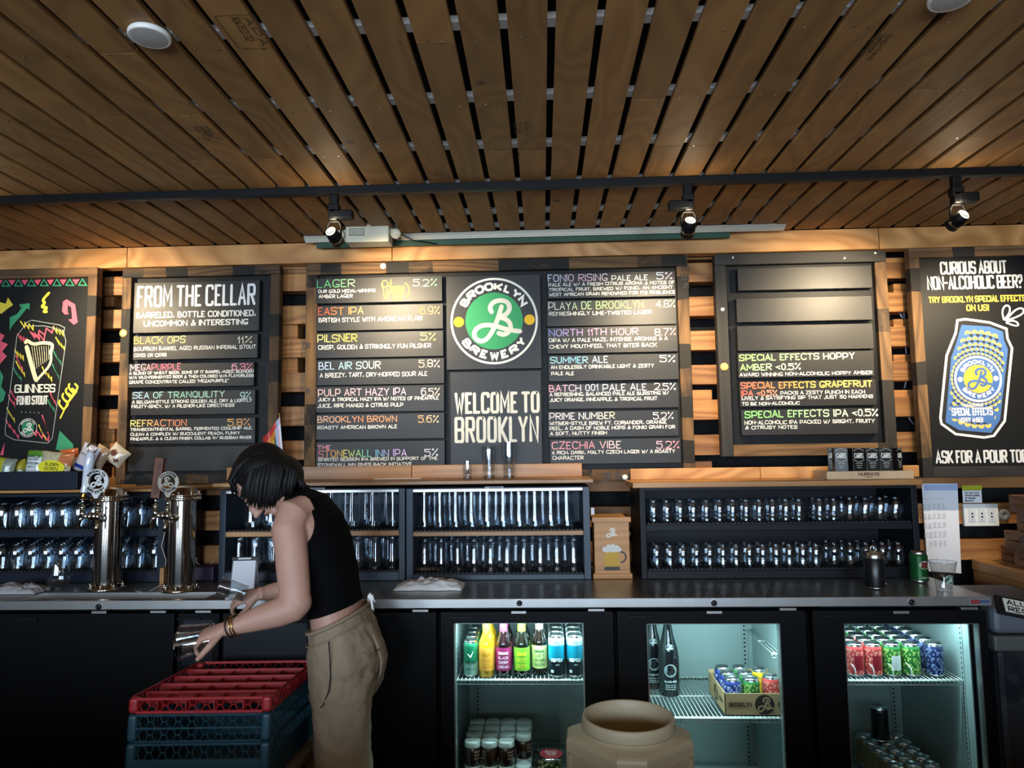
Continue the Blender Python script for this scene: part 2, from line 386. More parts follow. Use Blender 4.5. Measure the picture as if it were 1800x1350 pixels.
def logo(mb, cx, cz, r, f, cfield, cmid, cdot, cink, cring, kb=1.0, outline=True):
    """round beer-house emblem: ring with lettering, coloured middle with a script letter"""
    e = [0.0]
    def g(u, v): return f(u, v, e[0])
    if cfield: disc(mb, cx, cz, r*.98, g, cfield)
    e[0] = .0004
    if outline: ring(mb, cx, cz, r*.95, r, g, cring)
    disc(mb, cx, cz, r*.66, g, cmid)
    if cdot:
        for s in (-1, 1): disc(mb, cx+s*r*.81, cz+r*.01*s, r*.12, g, cdot, 20)
    e[0] = .0009
    script_b(mb, cx, cz, r*.62, g, cink, kb)
    arc_text(mb, 'BROOKLYN', cx, cz, r*.80, r*.20, r*.055, 90, 128, g, cring)
    arc_text(mb, 'BREWERY', cx, cz, r*.80, r*.20, r*.055, 270, 118, g, cring, inward=True)
# ---------------------------------------------------------------- materials
PLY = wood('plywood_ceiling', 'b0834c', '92693c', rings=9, scale=1.4, stretch=.42, rough=.6, var=.32, fine=.16)
SLAT = wood('pallet_pine', 'cf9454', '925c2c', rings=14, scale=1.5, stretch=.1, rough=.55, var=.45)
BEAM = wood('plywood_beam', 'dca566', 'ad7740', rings=10, scale=1.2, stretch=.42, rough=.5, var=.08, fine=.15)
TOPW = wood('oiled_shelf_wood', 'c18d55', 'a06f3e', rings=8, scale=1.8, stretch=.09, rough=.4, var=.15)
RECL = wood('reclaimed_wood', '8a673f', '553c24', rings=12, scale=2, stretch=.1, rough=.8, var=.35, blocks=.11, dark='17140f', patchy=1.1)
RECD = wood('reclaimed_dark_wood', '2e2a24', '1a1815', rings=12, scale=2, stretch=.1, rough=.65, var=.3)
REDC = wood('cedar_box_wood', 'd09658', 'b27c44', rings=12, scale=2, stretch=.07, rough=.45, var=.05)
CHALK = mat('chalkboard_black', '18191a', rough=.5, spec=.2, noise_=.25, scale=60, bump=.08)
CHALKP = mat('menu_plank_black', '1d1c1b', rough=.46, spec=.4, noise_=.22, scale=45, bump=.1)
INK = mat('chalk_marker', 'ffffff', rough=.7, vcol=True, noise_=.18, scale=220)
PRINT = mat('printed_ink', 'ffffff', rough=.5, vcol=True, noise_=.03, scale=80)
BLACK = mat('black_paint', '0c0d0f', rough=.5)
VOID = mat('wall_cavity_black', '05060a', rough=.9)
SHELFB = mat('blue_black_shelf_paint', '18202d', rough=.5, spec=.25, noise_=.2, scale=20)
SHELFK = mat('black_shelf_paint', '0e1118', rough=.5, spec=.25, noise_=.2, scale=20)
SLATE = mat('blue_grey_steel', '343d47', rough=.45, metal=.3)
STEEL = mat('brushed_stainless', 'c2c1be', rough=.36, metal=1, noise_=.12, scale=14)
STEELD = mat('worktop_stainless', 'a8a59e', rough=.33, metal=1, noise_=.2, scale=8)
CHROME = mat('polished_chrome', 'd8d2c6', rough=.1, metal=1)
BRASS = mat('brass', 'b98c3e', rough=.25, metal=1)
COOLER = mat('cooler_black', '050608', rough=.5, spec=.15)
LINER = mat('cooler_liner', '8fa3a3', rough=.45, metal=.3, noise_=.1, scale=6)
WIRE = mat('white_wire', 'b9c4c0', rough=.4, metal=.3)
WHITE = mat('white_plastic', 'd9d9d4', rough=.45)
PAPER = mat('white_paper', 'dcdde2', rough=.8)
GLASS = glassy('clear_glass', (.90, .93, .95), 1.5, .03, .035)
PANE = glassy('door_glass', (.93, .97, .97), 1.35, .01)
CLOTH = mat('white_cloth', 'eae6e2', rough=.9, bump=.3, scale=300)
def flat(Y):
    """text space lying on the upright plane y = Y, facing the camera; e lifts it"""
    return lambda u, v, e=0: (u, Y - e, v)
def vecc(*h): return [hexc(x) for x in h]
def grad(cols, x0, x1):
    cs = vecc(*cols)
    def g(x):
        t = min(max((x-x0)/max(x1-x0, 1e-6), 0), .9999)*(len(cs)-1); i = int(t); k = t-i
        return tuple(cs[i][j]*(1-k)+cs[min(i+1, len(cs)-1)][j]*k for j in range(3))
    return g if len(cs) > 1 else cs[0]
def ptext(mb, s, px0, px1, pyb, pyt, Y, cols, lw=1.6, jit=.03, serif=0, gap=.36, it=2, space=.7, off=.0):
    """caps s between two pixels of the photo's frame on plane Y; baseline pyb, top pyt (at px0)"""
    a = W(px0, pyb, Y); t = W(px0, pyt, Y); b = W(px1, pyb, Y); w = b.x-a.x; h = t.z-a.z; l = lw*Y/F
    fl = lambda u, v: (a.x+u, Y-off, a.z+v)
    if jit == 0 and lw > 2.1: it = -2
    c = grad(cols, 0, w) if isinstance(cols, (list, tuple)) else hexc(cols)
    text_uv(mb, s, w, h, l, fl, c, gap=gap, jit=jit, serif=serif, it=it, space=space)

# ---------------------------------------------------------------- the room
YW = 3.46            # front face of the wall slats
YB = 3.36            # front of board panels
ZC = W(954, 417, 3.40).z
ZCT = W(913, 1053, 2.69).z    # worktop height
wall = empty('wall_back'); wall['kind'] = 'structure'
MB().box(-4.2, 3.7, 3.60, 3.66, 0, 3.0).build('backing', VOID, wall)
zs = []
# pallet slats
ztop = W(190, 487, YW).z
pitch = .1685
for i in range(16):
    z1 = ztop - i*pitch; z0 = z1 - .096
    if z0 < .9: break
    x = -4.1
    while x < 3.6:
        L_ = random.choice((.9, 1.2, 1.45)); x1 = min(x+L_, 3.6)
        board('wall_slat', x, x1-.004, YW+random.uniform(-.006, .01), YW+.09, z0+random.uniform(-.003, .003), z1, SLAT, wall); x = x1
# short blocks that stand proud between slats at the board gaps
for px in (505, 1228, 1585, 185):
    for k in range(6):
        a = W(px, 500+k*62, YW+.05)
        if random.random() < .45: board('spacer_block', a.x-.05, a.x+.06, YW+.03, YW+.12, a.z-.12, a.z+.0, SLAT, wall, axis=0)
for px0, px1, py0, py1 in ((1563, 1608, 452, 462), (1216, 1254, 452, 456), (492, 528, 462, 482)):
    a = W(px0, py1, YW); b = W(px1, py0, YW); board('wall_slat', a.x-.1, b.x+.1, YW, YW+.05, a.z, b.z, SLAT, wall)
for x0, x1 in ((-4.2, -2.05), (-2.05, -.72), (-.72, 1.62), (1.62, 3.7)):
    board('header_plank', x0, x1-.003, 3.385, 3.45, W(954, 452, 3.385).z, ZC-.002, BEAM, wall)
# cables behind the slats
for pts in ([(1573, 528), (1580, 548), (1587, 560)], [(1585, 525), (1588, 545), (1590, 560)], [(1597, 590), (1600, 605), (1602, 622)], [(1590, 592), (1592, 608), (1593, 622)], [(1596, 655), (1593, 668), (1590, 682)], [(1594, 722), (1598, 735), (1606, 746)]):
    tag(MB().tube([W(x, y, 3.5) for x, y in pts], .004, 6).build('cable', mat('grey_cable', '8b95a4', rough=.5), wall))
# floor and outer walls
fl = MB().box(-4.2, 3.7, -4.0, 3.66, -.1, 0).build('floor', mat('dark_floor', '3a3632', rough=.6, noise_=.3, scale=4)); fl['kind'] = 'structure'
for nm, b in (('wall_left', (-4.3, -4.2, -4.0, 3.66)), ('wall_right', (3.7, 3.8, -4.0, 3.66))):
    w_ = MB().box(b[0], b[1], b[2], b[3], 0, 3.0).build(nm, mat('room_wall', '4b4038', rough=.8, noise_=.2, scale=3)); w_['kind'] = 'structure'
wf = empty('wall_front'); wf['kind'] = 'structure'
wfm = MATS['room_wall']
xs = [-4.2, -3.45, -2.35, -1.45, -.35, .55, 1.65, 3.7]
for i in range(0, 7, 2): MB().box(xs[i], xs[i+1], -4.1, -4.0, 0, 3.0).build('wall_section', wfm, wf)
for i in range(1, 7, 2):
    MB().box(xs[i], xs[i+1], -4.1, -4.0, 0, .65).build('wall_section', wfm, wf); MB().box(xs[i], xs[i+1], -4.1, -4.0, 2.35, 3.0).build('wall_section', wfm, wf)
    fr = MB().box(xs[i], xs[i]+.03, -4.02, -3.98, .65, 2.35).box(xs[i+1]-.03, xs[i+1], -4.02, -3.98, .65, 2.35).box(xs[i], xs[i+1], -4.02, -3.98, .65, .68).box(xs[i], xs[i+1], -4.02, -3.98, 2.32, 2.35)
    o = fr.build('window_%d' % ((i+1)//2), BLACK); o['kind'] = 'structure'
# ceiling
ceil = empty('ceiling'); ceil['kind'] = 'structure'
GP = .1172; gx0 = G(966.7, 180, ZC).x
gaps = [gx0 + i*GP for i in range(-25, 24)]
GW = .0205; YE = 3.275
joints = [.96, 1.30, 1.68, 2.02, 2.36, 2.71]
for i in range(len(gaps)-1):
    a = gaps[i]+GW/2; b = gaps[i+1]-GW/2; inner = abs((a+b)/2+.0) < 1.12
    ye = YE if (-1.12 < (a+b)/2 < 1.13) else 3.383
    cuts = sorted(random.sample(joints, 1 if random.random() < .75 else 2)); ys = [-1.0] + [c+.02 for c in cuts] + [ye]
    for y0, y1 in zip(ys[:-1], ys[1:]):
        board('ceiling_plank', a, b, y0+.0006, y1-.0006, ZC, ZC+.018, PLY, ceil, r=.0012, axis=1)
for y in (-.72, -.38, -.04, .30, .64, .98, 1.31, 1.648, 2.02, 2.356, 2.71, 3.05, 3.25):
    board('furring_strip', -3.0, 2.9, y, y+.04, ZC+.0185, ZC+.036, mat('furring_strip_grey', 'e6ecf2', rough=.4), ceil)
MB().box(-4.2, 3.7, -4.0, 3.66, ZC+.30, ZC+.34).build('upper_deck', mat('deck_dark', '1a1512', rough=.9), ceil)
MB().box(-4.2, 3.7, -4.0, -1.0, ZC, ZC+.03).box(-4.2, gaps[0], -1.0, 3.4, ZC, ZC+.03).box(gaps[-1], 3.7, -1.0, 3.4, ZC, ZC+.03).build('ceiling_border', PLY, ceil)
# screws and stencils on the ceiling planks
sm_ = MB()
for i in range(len(gaps)-1):
    for y in joints+[3.05]:
        for k in (.3, .7):
            x = gaps[i]+GP*k + random.uniform(-.008, .008); sm_.lathe([(.0035, -.001), (.0035, .0005)], x, y+.02+random.uniform(-.006, .006), ZC, n=6)
tag(sm_.build('screw_heads', mat('screw_steel', '8d8578', rough=.3, metal=1), ceil), kind='stuff')
st = MB(); st.eps = Vector((0, 0, -1)); cst = hexc('3b2a18')
def under(x, y, flip=1, z=ZC-.0008):
    return lambda u, v, e=0: (x + v*flip, y + u, z)
def stencil(px, py, lines, h=.022, w=.12, box=False):
    p = G(px, py, ZC)
    for k, s in enumerate(lines): text_uv(st, s, w*(1 if k % 2 == 0 else .8), h, .0022, under(p.x - k*h*1.3, p.y), cst, jit=.02)
    if box:
        f_ = under(p.x-h*1.3*len(lines), p.y)
        stroke(st, [(-.01, -.005), (w+.01, -.005), (w+.01, h*1.35*(len(lines)+1)), (-.01, h*1.35*(len(lines)+1)), (-.01, -.005)], .0016, f_, cst, False)
stencil(425, 30, ['APA', 'RATED 32'], box=True); stencil(358, 222, ['MILL 17', 'EXPOSURE', 'RATED'], h=.014, w=.1); stencil(920, 213, ['APA', '32/16'], h=.024, w=.11)
stencil(770, 295, ['MILL', '19'], h=.018, w=.1, box=True); stencil(1560, 60, ['SHEATHING', 'EXPOSURE 1', 'SIZED'], h=.014, w=.12)
tag(st.build('mill_stencils', PRINT, ceil), kind='stuff')

# ---------------------------------------------------------------- the boards
def rect(px0, px1, pyt, pyb, Y):
    cx = (px0+px1)/2; a = W(px0, (pyt+pyb)/2, Y).x; b = W(px1, (pyt+pyb)/2, Y).x
    return a, b, W(cx, pyb, Y).z, W(cx, pyt, Y).z
def frame_board(name, label, px0, px1, pyt, pyb, rail_px, mats, depth=.045, Yp=YB+.012, group='chalk menu boards on the back wall'):
    a, b, z0, z1 = rect(px0, px1, pyt, pyb, YB-.02); rp = rail_px*YB/F
    root = empty(name, ((a+b)/2, YB, z0), label=label, cat='menu board', group=group)
    def add(o): setp(o, root); return o
    add(MB().box(a+rp*.6, b-rp*.6, Yp, Yp+.014, z0+rp*.6, z1-rp*.6).build('backing_panel', CHALK))
    ml, mr, mt, mbm = mats
    add(board('frame_rail', a, a+rp, YB-.02, YB-.02+depth, z0, z1-rp, ml)); add(board('frame_rail', b-rp, b, YB-.02, YB-.02+depth, z0, z1-rp, mr))
    add(board('frame_rail', a, b, YB-.021, YB-.02+depth, z1-rp, z1, mt)); add(board('frame_rail', a+rp, b-rp, YB-.0195, YB-.02+depth, z0, z0+rp, mbm))
    # post that carries the board off the slats
    add(MB().box(a+.05, a+.12, Yp+.014, YW, z0+.05, z1-.05).box(b-.12, b-.05, Yp+.014, YW, z0+.05, z1-.05).build('hanging_batten', RECD))
    return root, (a, b, z0, z1)
YPL = YB-.022          # front of the menu planks
def plank(root, px0, px1, pyt, pyb, texts=(), name='menu_plank', extra=None):
    a, b, z0, z1 = rect(px0, px1, pyt, pyb, YPL)
    o = MB().rbox(a, b, YPL, YPL+.034, z0, z1, .0015, seg=1).build(name, CHALKP); setp(o, root)
    if texts or extra:
        mb = MB()
        for t in texts: ptext(mb, *t[:5], YPL-.0007, t[5], **(t[6] if len(t) > 6 else {}))
        if extra: extra(mb)
        l = mb.build('lettering', INK, o)
    return o
WH = 'e8e6dc'
# helper for a description line: text, x0, x1, baseline, height
def D(s, x0, x1, yb, h=7.0): return (s, x0, x1, yb, yb-h, [WH], dict(lw=1.15, jit=.05))
def T(s, x0, x1, yb, h, cols, lw=1.5): return (s, x0, x1, yb, yb-h, cols, dict(lw=lw, jit=.04))
def cup(mb):
    Y = YPL-.0007; c = hexc('d8d24a'); s = Y/F
    o = W(669, 528, Y); f_ = lambda u, v, e=0: (o.x+u*s, Y-e, o.z+v*s)
    for st_ in ([(4, 30), (6, 2), (15, 2), (19, 32)], [(1, 28), (4, 36), (10, 36), (14, 30), (10, 24), (4, 24), (1, 28)], [(3, 24), (17, 26)], [(9, 22), (9, 4)], [(13, 22), (13, 4)], [(19, 38), (16, 24)]):
        stroke(mb, chaikin(st_, False, 1), 1.2, lambda u, v, e=0: f_(u, v), c)
    ring(mb, 36, 17, 15, 17, f_, c, 16, -55, 60)
    ptext(mb, 'WORLD', 688, 711, 507, 502.5, Y, ['d8d24a'], lw=1.2); ptext(mb, 'BEER', 687, 712, 515.5, 508, Y, ['d8d24a'], lw=1.5); ptext(mb, 'CUP', 690, 709, 523, 516.5, Y, ['d8d24a'], lw=1.3); ptext(mb, '2018', 691, 706, 529, 525, Y, ['d8d24a'], lw=1.1)
# main board
rt, bb = frame_board('menu_board', 'largest chalk menu board, two columns of planks around a green round emblem', 536, 1216, 456, 848, 20, (RECL, RECL, RECL, RECL))
plank(rt, 555, 777.5, 487, 531.5, [T('LAGER', 557, 624, 506, 14, ['58c37a', '9ad69a']), T('5.2%', 726, 768, 504, 13, ['d6e8c0', '6fd08b']),
     D('OUR GOLD MEDAL-WINNING', 559, 660, 515.5, 6), D('AMBER LAGER', 560, 620, 524.5, 6.5)],
     extra=lambda mb: cup(mb))
plank2 = [
 (555.5, 779, 535.5, 580, [T('EAST IPA', 559, 639, 554, 13.5, ['c8502e', 'e8783a', 'f0a860']), T('6.9%', 738, 773, 553, 14, ['f09050', 'f8b070']), D('BRITISH STYLE WITH AMERICAN FLAIR', 560, 743, 567, 8)]),
 (555.5, 779.5, 583, 628, [T('PILSNER', 558, 628, 602, 14, ['f0e080', 'e8c030']), T('5%', 739, 766, 599, 14, ['f0e890', 'e0c850']), D('CRISP, GOLDEN & STRIKINGLY FUN PILSNER', 559, 758, 615, 8)]),
 (557, 781, 631, 676, [T('BEL AIR SOUR', 560, 669, 650, 13.5, ['b8c8f0', '90d8e0', 'f0f0e0']), T('5.8%', 736, 773, 646, 13.5, ['f0c0a0', 'e8d8c8']), D('A BREEZY, TART, DRY-HOPPED SOUR ALE', 562, 751, 664, 8)]),
 (555.5, 781, 678, 724, [T('PULP ART HAZY IPA', 559, 714, 697, 13, ['f0c8b8', 'f0b0c8', 'e0c0d8']), T('6.5%', 740, 773, 696, 13.5, ['f0e8e0', 'e8c8b0']), D('JUICY & TROPICAL HAZY IPA W/ NOTES OF PINEAPPLE', 559, 771, 706, 6.5), D('JUICE, RIPE MANGO & CITRUS PULP', 558, 709, 717, 7)]),
 (555.5, 781.5, 727, 772, [T('BROOKLYN BROWN', 558, 698, 743.5, 11.5, ['f0c0a0', 'e89868', 'e8a070']), T('5.6%', 735, 771, 743, 13, ['f0a868', 'f0d8b0']), D('ROASTY AMERICAN BROWN ALE', 558, 698, 755, 6.5)]),
 (555.5, 782, 775.5, 822, [T('THE', 558, 581, 790.5, 8, ['e08890', 'e8a0b0'], 1.6), T('STONEWALL INN IPA', 559, 715, 804.5, 13, ['e87888', 'f0b060', 'e8e070', '80d8a0', '80c8e8', 'c8a8f0', 'e8c8f0']), T('5%', 746, 770, 802, 13, ['e8e8f0']), D('SPIRITED SESSION IPA BREWED IN SUPPORT OF THE', 559, 769, 811, 6), D("STONEWALL INN GIVES BACK INITIATIVE", 558, 724, 820.5, 6)]),
 (962, 1187, 478.5, 523, [T('FONIO RISING', 963, 1068, 496, 13, ['c8e0f0', 'f0b8c8', 'e8d8e0']), T('PALE ALE', 1075, 1139, 494, 10, ['e8e8e0'], 1.5), T('5%', 1154, 1182, 491, 12.5, ['b8e8f0', 'e8b8d8']),
   D('PALE ALE W/ A FRESH CITRUS AROMA & NOTES OF', 964, 1186, 504, 6), D('TROPICAL FRUIT. BREWED W/ FONIO, AN ANCIENT', 965, 1183, 512.5, 6), D('WEST AFRICAN GRAIN RENOWNED FOR ITS RESILIENCE', 965, 1187.5, 521, 6)]),
 (961, 1189, 526.5, 572, [T('PLAYA DE BROOKLYN', 964, 1132, 545.5, 14, ['e8e8d8', 'a8d888', '98c878']), T('4.8%', 1153, 1187, 541, 13.5, ['e8f0d8', 'a8d8a0']), D('REFRESHINGLY LIME-TWISTED LAGER', 965, 1146, 555.5, 7)]),
 (962, 1191, 573.5, 620, [T('NORTH 11TH HOUR', 965, 1122, 591.5, 12.5, ['90a0e8', 'e0a0c8', 'f0a0b8']), T('8.7%', 1151, 1188, 590, 13, ['f0c8d8', 'f08898']), D('DIPA W/ A PALE HAZE, INTENSE AROMAS & A', 965, 1174, 602, 7), D('CHEWY MOUTHFEEL THAT BITES BACK', 966, 1155, 613, 7)]),
 (964, 1193, 623, 669, [T('SUMMER ALE', 967, 1069, 639.5, 12, ['a8e0f0', '80c8e8', 'd8f0f8']), T('5%', 1160, 1187, 637, 12.5, ['e8f0f0', 'a8d8d8']), D('AN ENDLESSLY DRINKABLE LIGHT & ZESTY', 968, 1150, 649, 6.5), D('PALE ALE', 969, 1009, 660, 6.5)]),
 (964, 1193, 674, 718, [T('BATCH 001 PALE ALE', 965, 1137, 689, 12.5, ['f0a8b8', 'b8d0e8', 'e8e0e8']), T('2.5%', 1150, 1188, 686, 12.5, ['f0c8c0', 'c8d8f0']), D('A REFRESHING, BALANCED PALE ALE BURSTING W/', 966, 1176, 697, 6.5), D('JUICY ORANGE, PINEAPPLE, & TROPICAL FRUIT', 966, 1156, 706.5, 6.5)]),
 (963, 1193, 722, 768, [T('PRIME NUMBER', 966, 1081, 738, 12.5, ['e8d8e0', 'f0f0f0', 'e8d8b8']), T('5.2%', 1148, 1184, 737, 12.5, ['e8e8e8', 'c8c0b8']), D('WITBIER-STYLE BREW FT. CORIANDER, ORANGE', 966, 1172, 748, 6.5), D('PEEL, A DASH OF NOBLE HOPS & FONIO GRAIN FOR', 966, 1187, 756.5, 6.5), D('A SOFT, NUTTY FINISH', 967, 1067, 765.5, 6.5)]),
 (966.5, 1197, 771, 815, [T('CZECHIA VIBE', 970, 1092, 790, 13.5, ['f0a8b0', 'e890a0', 'f0d8d8']), T('5.2%', 1154, 1194, 789, 13.5, ['f0b8c8', 'e88898']), D('A RICH, DARK, MALTY CZECH LAGER W/ A ROASTY', 970, 1187, 799, 6.5), D('CHARACTER', 971, 1026, 808.5, 7)]),
]
for p_ in plank2: plank(rt, *p_)
def big_logo(mb):
    c = W(868.5, 564, YPL-.0007)
    logo(mb, c.x, c.z, 78*YPL/F, flat(c.y), None, hexc('2f9a63'), hexc('f2c022'), hexc('dcdcd0'), hexc('eeeee6'))
plank(rt, 784.5, 951, 484, 649, extra=big_logo, name='emblem_panel')
def welcome(mb):
    for s, x0, x1, yb, yt in (('WELCOME TO', 799, 949, 728, 690), ('BROOKLYN', 799, 948, 779, 733)):
        ptext(mb, s, x0, x1, yb, yt, YPL-.0007, ['e2e0d2'], lw=5.4, jit=0, gap=.6, it=2, space=.5)
plank(rt, 791.5, 952.5, 652.5, 822, extra=welcome, name='welcome_panel')
def stud(name, px, py, r, Y, m_, parent):
    c = W(px, py, Y); o = MB().lathe([(r, 0), (r, .004), (r*.6, .006), (0, .006)], n=20, cap=False).xf(Matrix.Rotation(R(90), 4, 'X')).build(name, m_, None, (c.x, c.y, c.z)); setp(o, parent); return o
stud('bolt_cap', 673.5, 468, .014, YB-.02, WHITE, rt); stud('bolt_cap', 1098.5, 839, .013, YB-.02, WHITE, rt)
sp = MB(); ptext(sp, 'SP', 1060, 1076, 846, 831, YB-.0215, ['2a1c10'], lw=1.8); ptext(sp, 'ES', 1082, 1092, 843, 830, YB-.0215, ['2a1c10'], lw=1.8)
ptext(sp, 'PS', 1198, 1211, 476, 467, YB-.0215, ['1a1208'], lw=1.5); ptext(sp, '206', 1196, 1212, 493, 482, YB-.0215, ['1a1208'], lw=1.5); ptext(sp, '31', 1201, 1211, 506, 496, YB-.0215, ['1a1208'], lw=1.5); ptext(sp, 'OR', 533, 546, 613, 602, YB-.0215, ['1a1208'], lw=1.4); ptext(sp, 'B', 538, 545, 692, 682, YB-.0215, ['1a1208'], lw=1.4)
o = sp.build('stencil_marks', PRINT); setp(o, rt)
# cellar board
rt, bb = frame_board('menu_board', 'narrow menu board headed in large white letters, beside the colourful can painting', 209, 489, 469, 850, 17, (RECL, RECL, RECL, RECL))
plank(rt, 235, 456, 494.5, 583.5, [('FROM THE CELLAR', 240, 449, 541, 503, ['eef0ee'], dict(lw=4.6, jit=0, gap=.55, space=.5)), ('BARRELED, BOTTLE CONDITIONED,', 239, 450, 560, 549, ['f0efe6'], dict(lw=2.1, jit=0)), ('UNCOMMON & INTERESTING', 252, 436, 574.5, 564, ['f0efe6'], dict(lw=2.1, jit=0))])
plank(rt, 234, 453, 588.5, 631, [T('BLACK OPS', 235, 326, 605, 13, ['d8b050', 'e8d878', 'f0e890']), T('11%', 417, 443, 604, 12.5, ['e8e8d8', 'd8c890']), D('BOURBON BARREL AGED RUSSIAN IMPERIAL STOUT', 235, 450, 617, 7), D('(2015) OR (2018)', 235, 293, 628, 6.5)])
plank(rt, 225, 446.5, 638, 680, [T('MEGAPURPLE', 229, 318, 652, 12, ['f0d0d8', 'd05878', 'e87890']), T('6.3%', 407, 443, 651, 12, ['f0a8b8', 'e87888']), D('A BLEND OF WHEAT BEER, SOME OF IT BARREL-AGED, BLENDED', 227, 446, 659, 5.5), D('W/A WILD-FERMENTED BEER & THEN COLORED W/A FLAVORLESS', 227, 446, 666.5, 5.5), D('GRAPE CONCENTRATE CALLED "MEGAPURPLE"', 227, 402, 675, 6)])
plank(rt, 230, 448.5, 686.5, 729, [T('SEA OF TRANQUILITY', 233, 395, 701, 11.5, ['a8c8e0', '88c8b0', 'b8d8c8']), T('9%', 422, 441, 701, 12, ['c8e0e0', '98c8b8']), D('A BELGIAN-STYLE STRONG GOLDEN ALE, DRY & LIGHTLY', 232, 443, 710, 6), D('FRUITY-SPICY, W/ A PILSNER-LIKE DIRECTNESS', 231, 412, 718, 6)])
plank(rt, 228, 448.5, 735.5, 780, [T('REFRACTION', 229, 328, 750.5, 12, ['e8e880', 'e89860', 'e88860']), T('5.8%', 400, 439, 748.5, 12.5, ['f0c060', 'e89858']), D('TRANSCONTINENTAL BARREL FERMENTED COOLSHIP ALE.', 229, 443, 758, 5.5), D('CLEAN & COMPLEX W/ SUCCULENT PEACH, FUNKY', 229, 422, 766.5, 5.5), D('PINEAPPLE, & A CLEAN FINISH. COLLAB W/ RUSSIAN RIVER', 229, 442, 774.5, 5.5)])
plank(rt, 225, 446, 784.5, 828)
stud('wood_plug', 217.5, 586, .019, YB-.02, mat('pine_plug', 'd8a868', rough=.5, noise_=.2, scale=90), rt)
# special board
rt, bb = frame_board('menu_board', 'menu board with three blank planks at its top, above the black cracker boxes', 1262, 1568, 443, 801, 20, (RECD, RECL, RECD, RECL))
for q in ((1296.5, 1533, 469, 508.5), (1294.5, 1533.5, 522, 564.5), (1296, 1535.5, 570.5, 615)): plank(rt, *q)
plank(rt, 1297, 1537, 618, 663, [T('SPECIAL EFFECTS HOPPY', 1299, 1503, 635, 12, ['a0d878', 'b8e0a0', 'd8e8c8'], 2), T('AMBER <0.5%', 1301, 1408, 652, 12, ['98d070', 'b8e0b0', 'e0ecd0'], 2), D('AWARD WINNING NON-ALCOHOLIC HOPPY AMBER', 1300, 1534, 662, 6.5)])
plank(rt, 1300, 1541, 668.5, 714, [T('SPECIAL EFFECTS GRAPEFRUIT', 1302, 1534, 684, 12, ['e86050', 'e89850', 'e8d060', 'f0c868'], 2), T('IPA <0.5%', 1303, 1367, 697, 10.5, ['e85848', 'f0a080'], 1.8), D('PACKS A ZESTY PUNCH IN EACH', 1372, 1521, 694, 6.5), D('LIVELY & SATISFYING SIP THAT JUST SO HAPPENS', 1304, 1535, 703.5, 6.5), D('TO BE NON-ALCOHOLIC', 1304, 1406, 713, 6)])
plank(rt, 1303, 1543.5, 718.5, 764, [T('SPECIAL EFFECTS IPA <0.5%', 1309, 1544, 735, 13, ['80d070', 'a0e090', 'd0ecc0', 'e8e8d8'], 2), D('NON-ALCOHOLIC IPA PACKED W/ BRIGHT, FRUITY', 1309, 1538, 746.5, 7), D('& CITRUSY NOTES', 1310, 1402, 755, 6.5)])
stud('bolt_cap', 1270, 544, .009, YB-.02, WHITE, rt); stud('wood_plug', 1273, 645, .019, YB-.02, MATS['pine_plug'], rt)
for q in ((1288, 453), (1484, 454), (1538, 445)): stud('screw_head', q[0], q[1], .005, YB-.02, WHITE, rt)
# non-alcoholic poster board
YQ = YB+.010
rt, bb = frame_board('painted_board', 'black painted board with a blue and yellow can, at the far end of the wall', 1610, 1852, 433, 838, 17, (RECL, RECD, RECL, RECD))
mb = MB()
for s, x0, x1, yb, yt, c, lw in (('CURIOUS ABOUT', 1653, 1771, 483, 460, 'dcdcdc', 3.4), ('NON-ALCOHOLIC BEER?', 1630, 1799, 510, 486, 'dcdcdc', 3.4), ('TRY BROOKLYN SPECIAL EFFECTS', 1632, 1804, 533, 521.5, 'e8c850', 2.2), ('ON US!', 1699, 1739, 547, 535.5, 'e8c850', 2.2), ('ASK FOR A POUR TODAY', 1645, 1829, 815, 792, 'd4d4d4', 3.4)):
    ptext(mb, s, x0, x1, yb, yt, YQ, [c], lw=lw, jit=0, gap=.5, space=.6)
fq = flat(YQ)
def can_px(x, y): p = W(x, y, YQ); return (p.x, p.z)
OUT = [(1683, 563), (1697, 561), (1740, 567), (1769, 578), (1771, 595), (1779, 612), (1766, 740), (1747, 766), (1730, 769), (1680, 763), (1655, 745), (1653, 735), (1664, 625), (1672, 605), (1680, 585)]
poly(mb, [can_px(*p) for p in OUT], lambda u, v: fq(u, v, -.0001), hexc('0d0d0f'))
stroke(mb, [can_px(*p) for p in OUT]+[can_px(*OUT[0])], 4.2*YQ/F, fq, hexc('e2e2e2'), False, closed=True)
INN = [(1690, 571), (1740, 574), (1763, 583), (1765, 598), (1772, 614), (1758, 738), (1742, 761), (1686, 756), (1662, 742), (1672, 628), (1681, 603)]
poly(mb, [can_px(*p) for p in INN], lambda u, v: fq(u, v, .0002), hexc('3f6cab'))
cc = can_px(1719, 666)
def inside(x, z):
    pts = [can_px(*p) for p in INN]; r = False; j = len(pts)-1
    for i in range(len(pts)):
        if (pts[i][1] > z) != (pts[j][1] > z) and x < (pts[j][0]-pts[i][0])*(z-pts[i][1])/(pts[j][1]-pts[i][1])+pts[i][0]: r = not r
        j = i
    return r
s_ = YQ/F
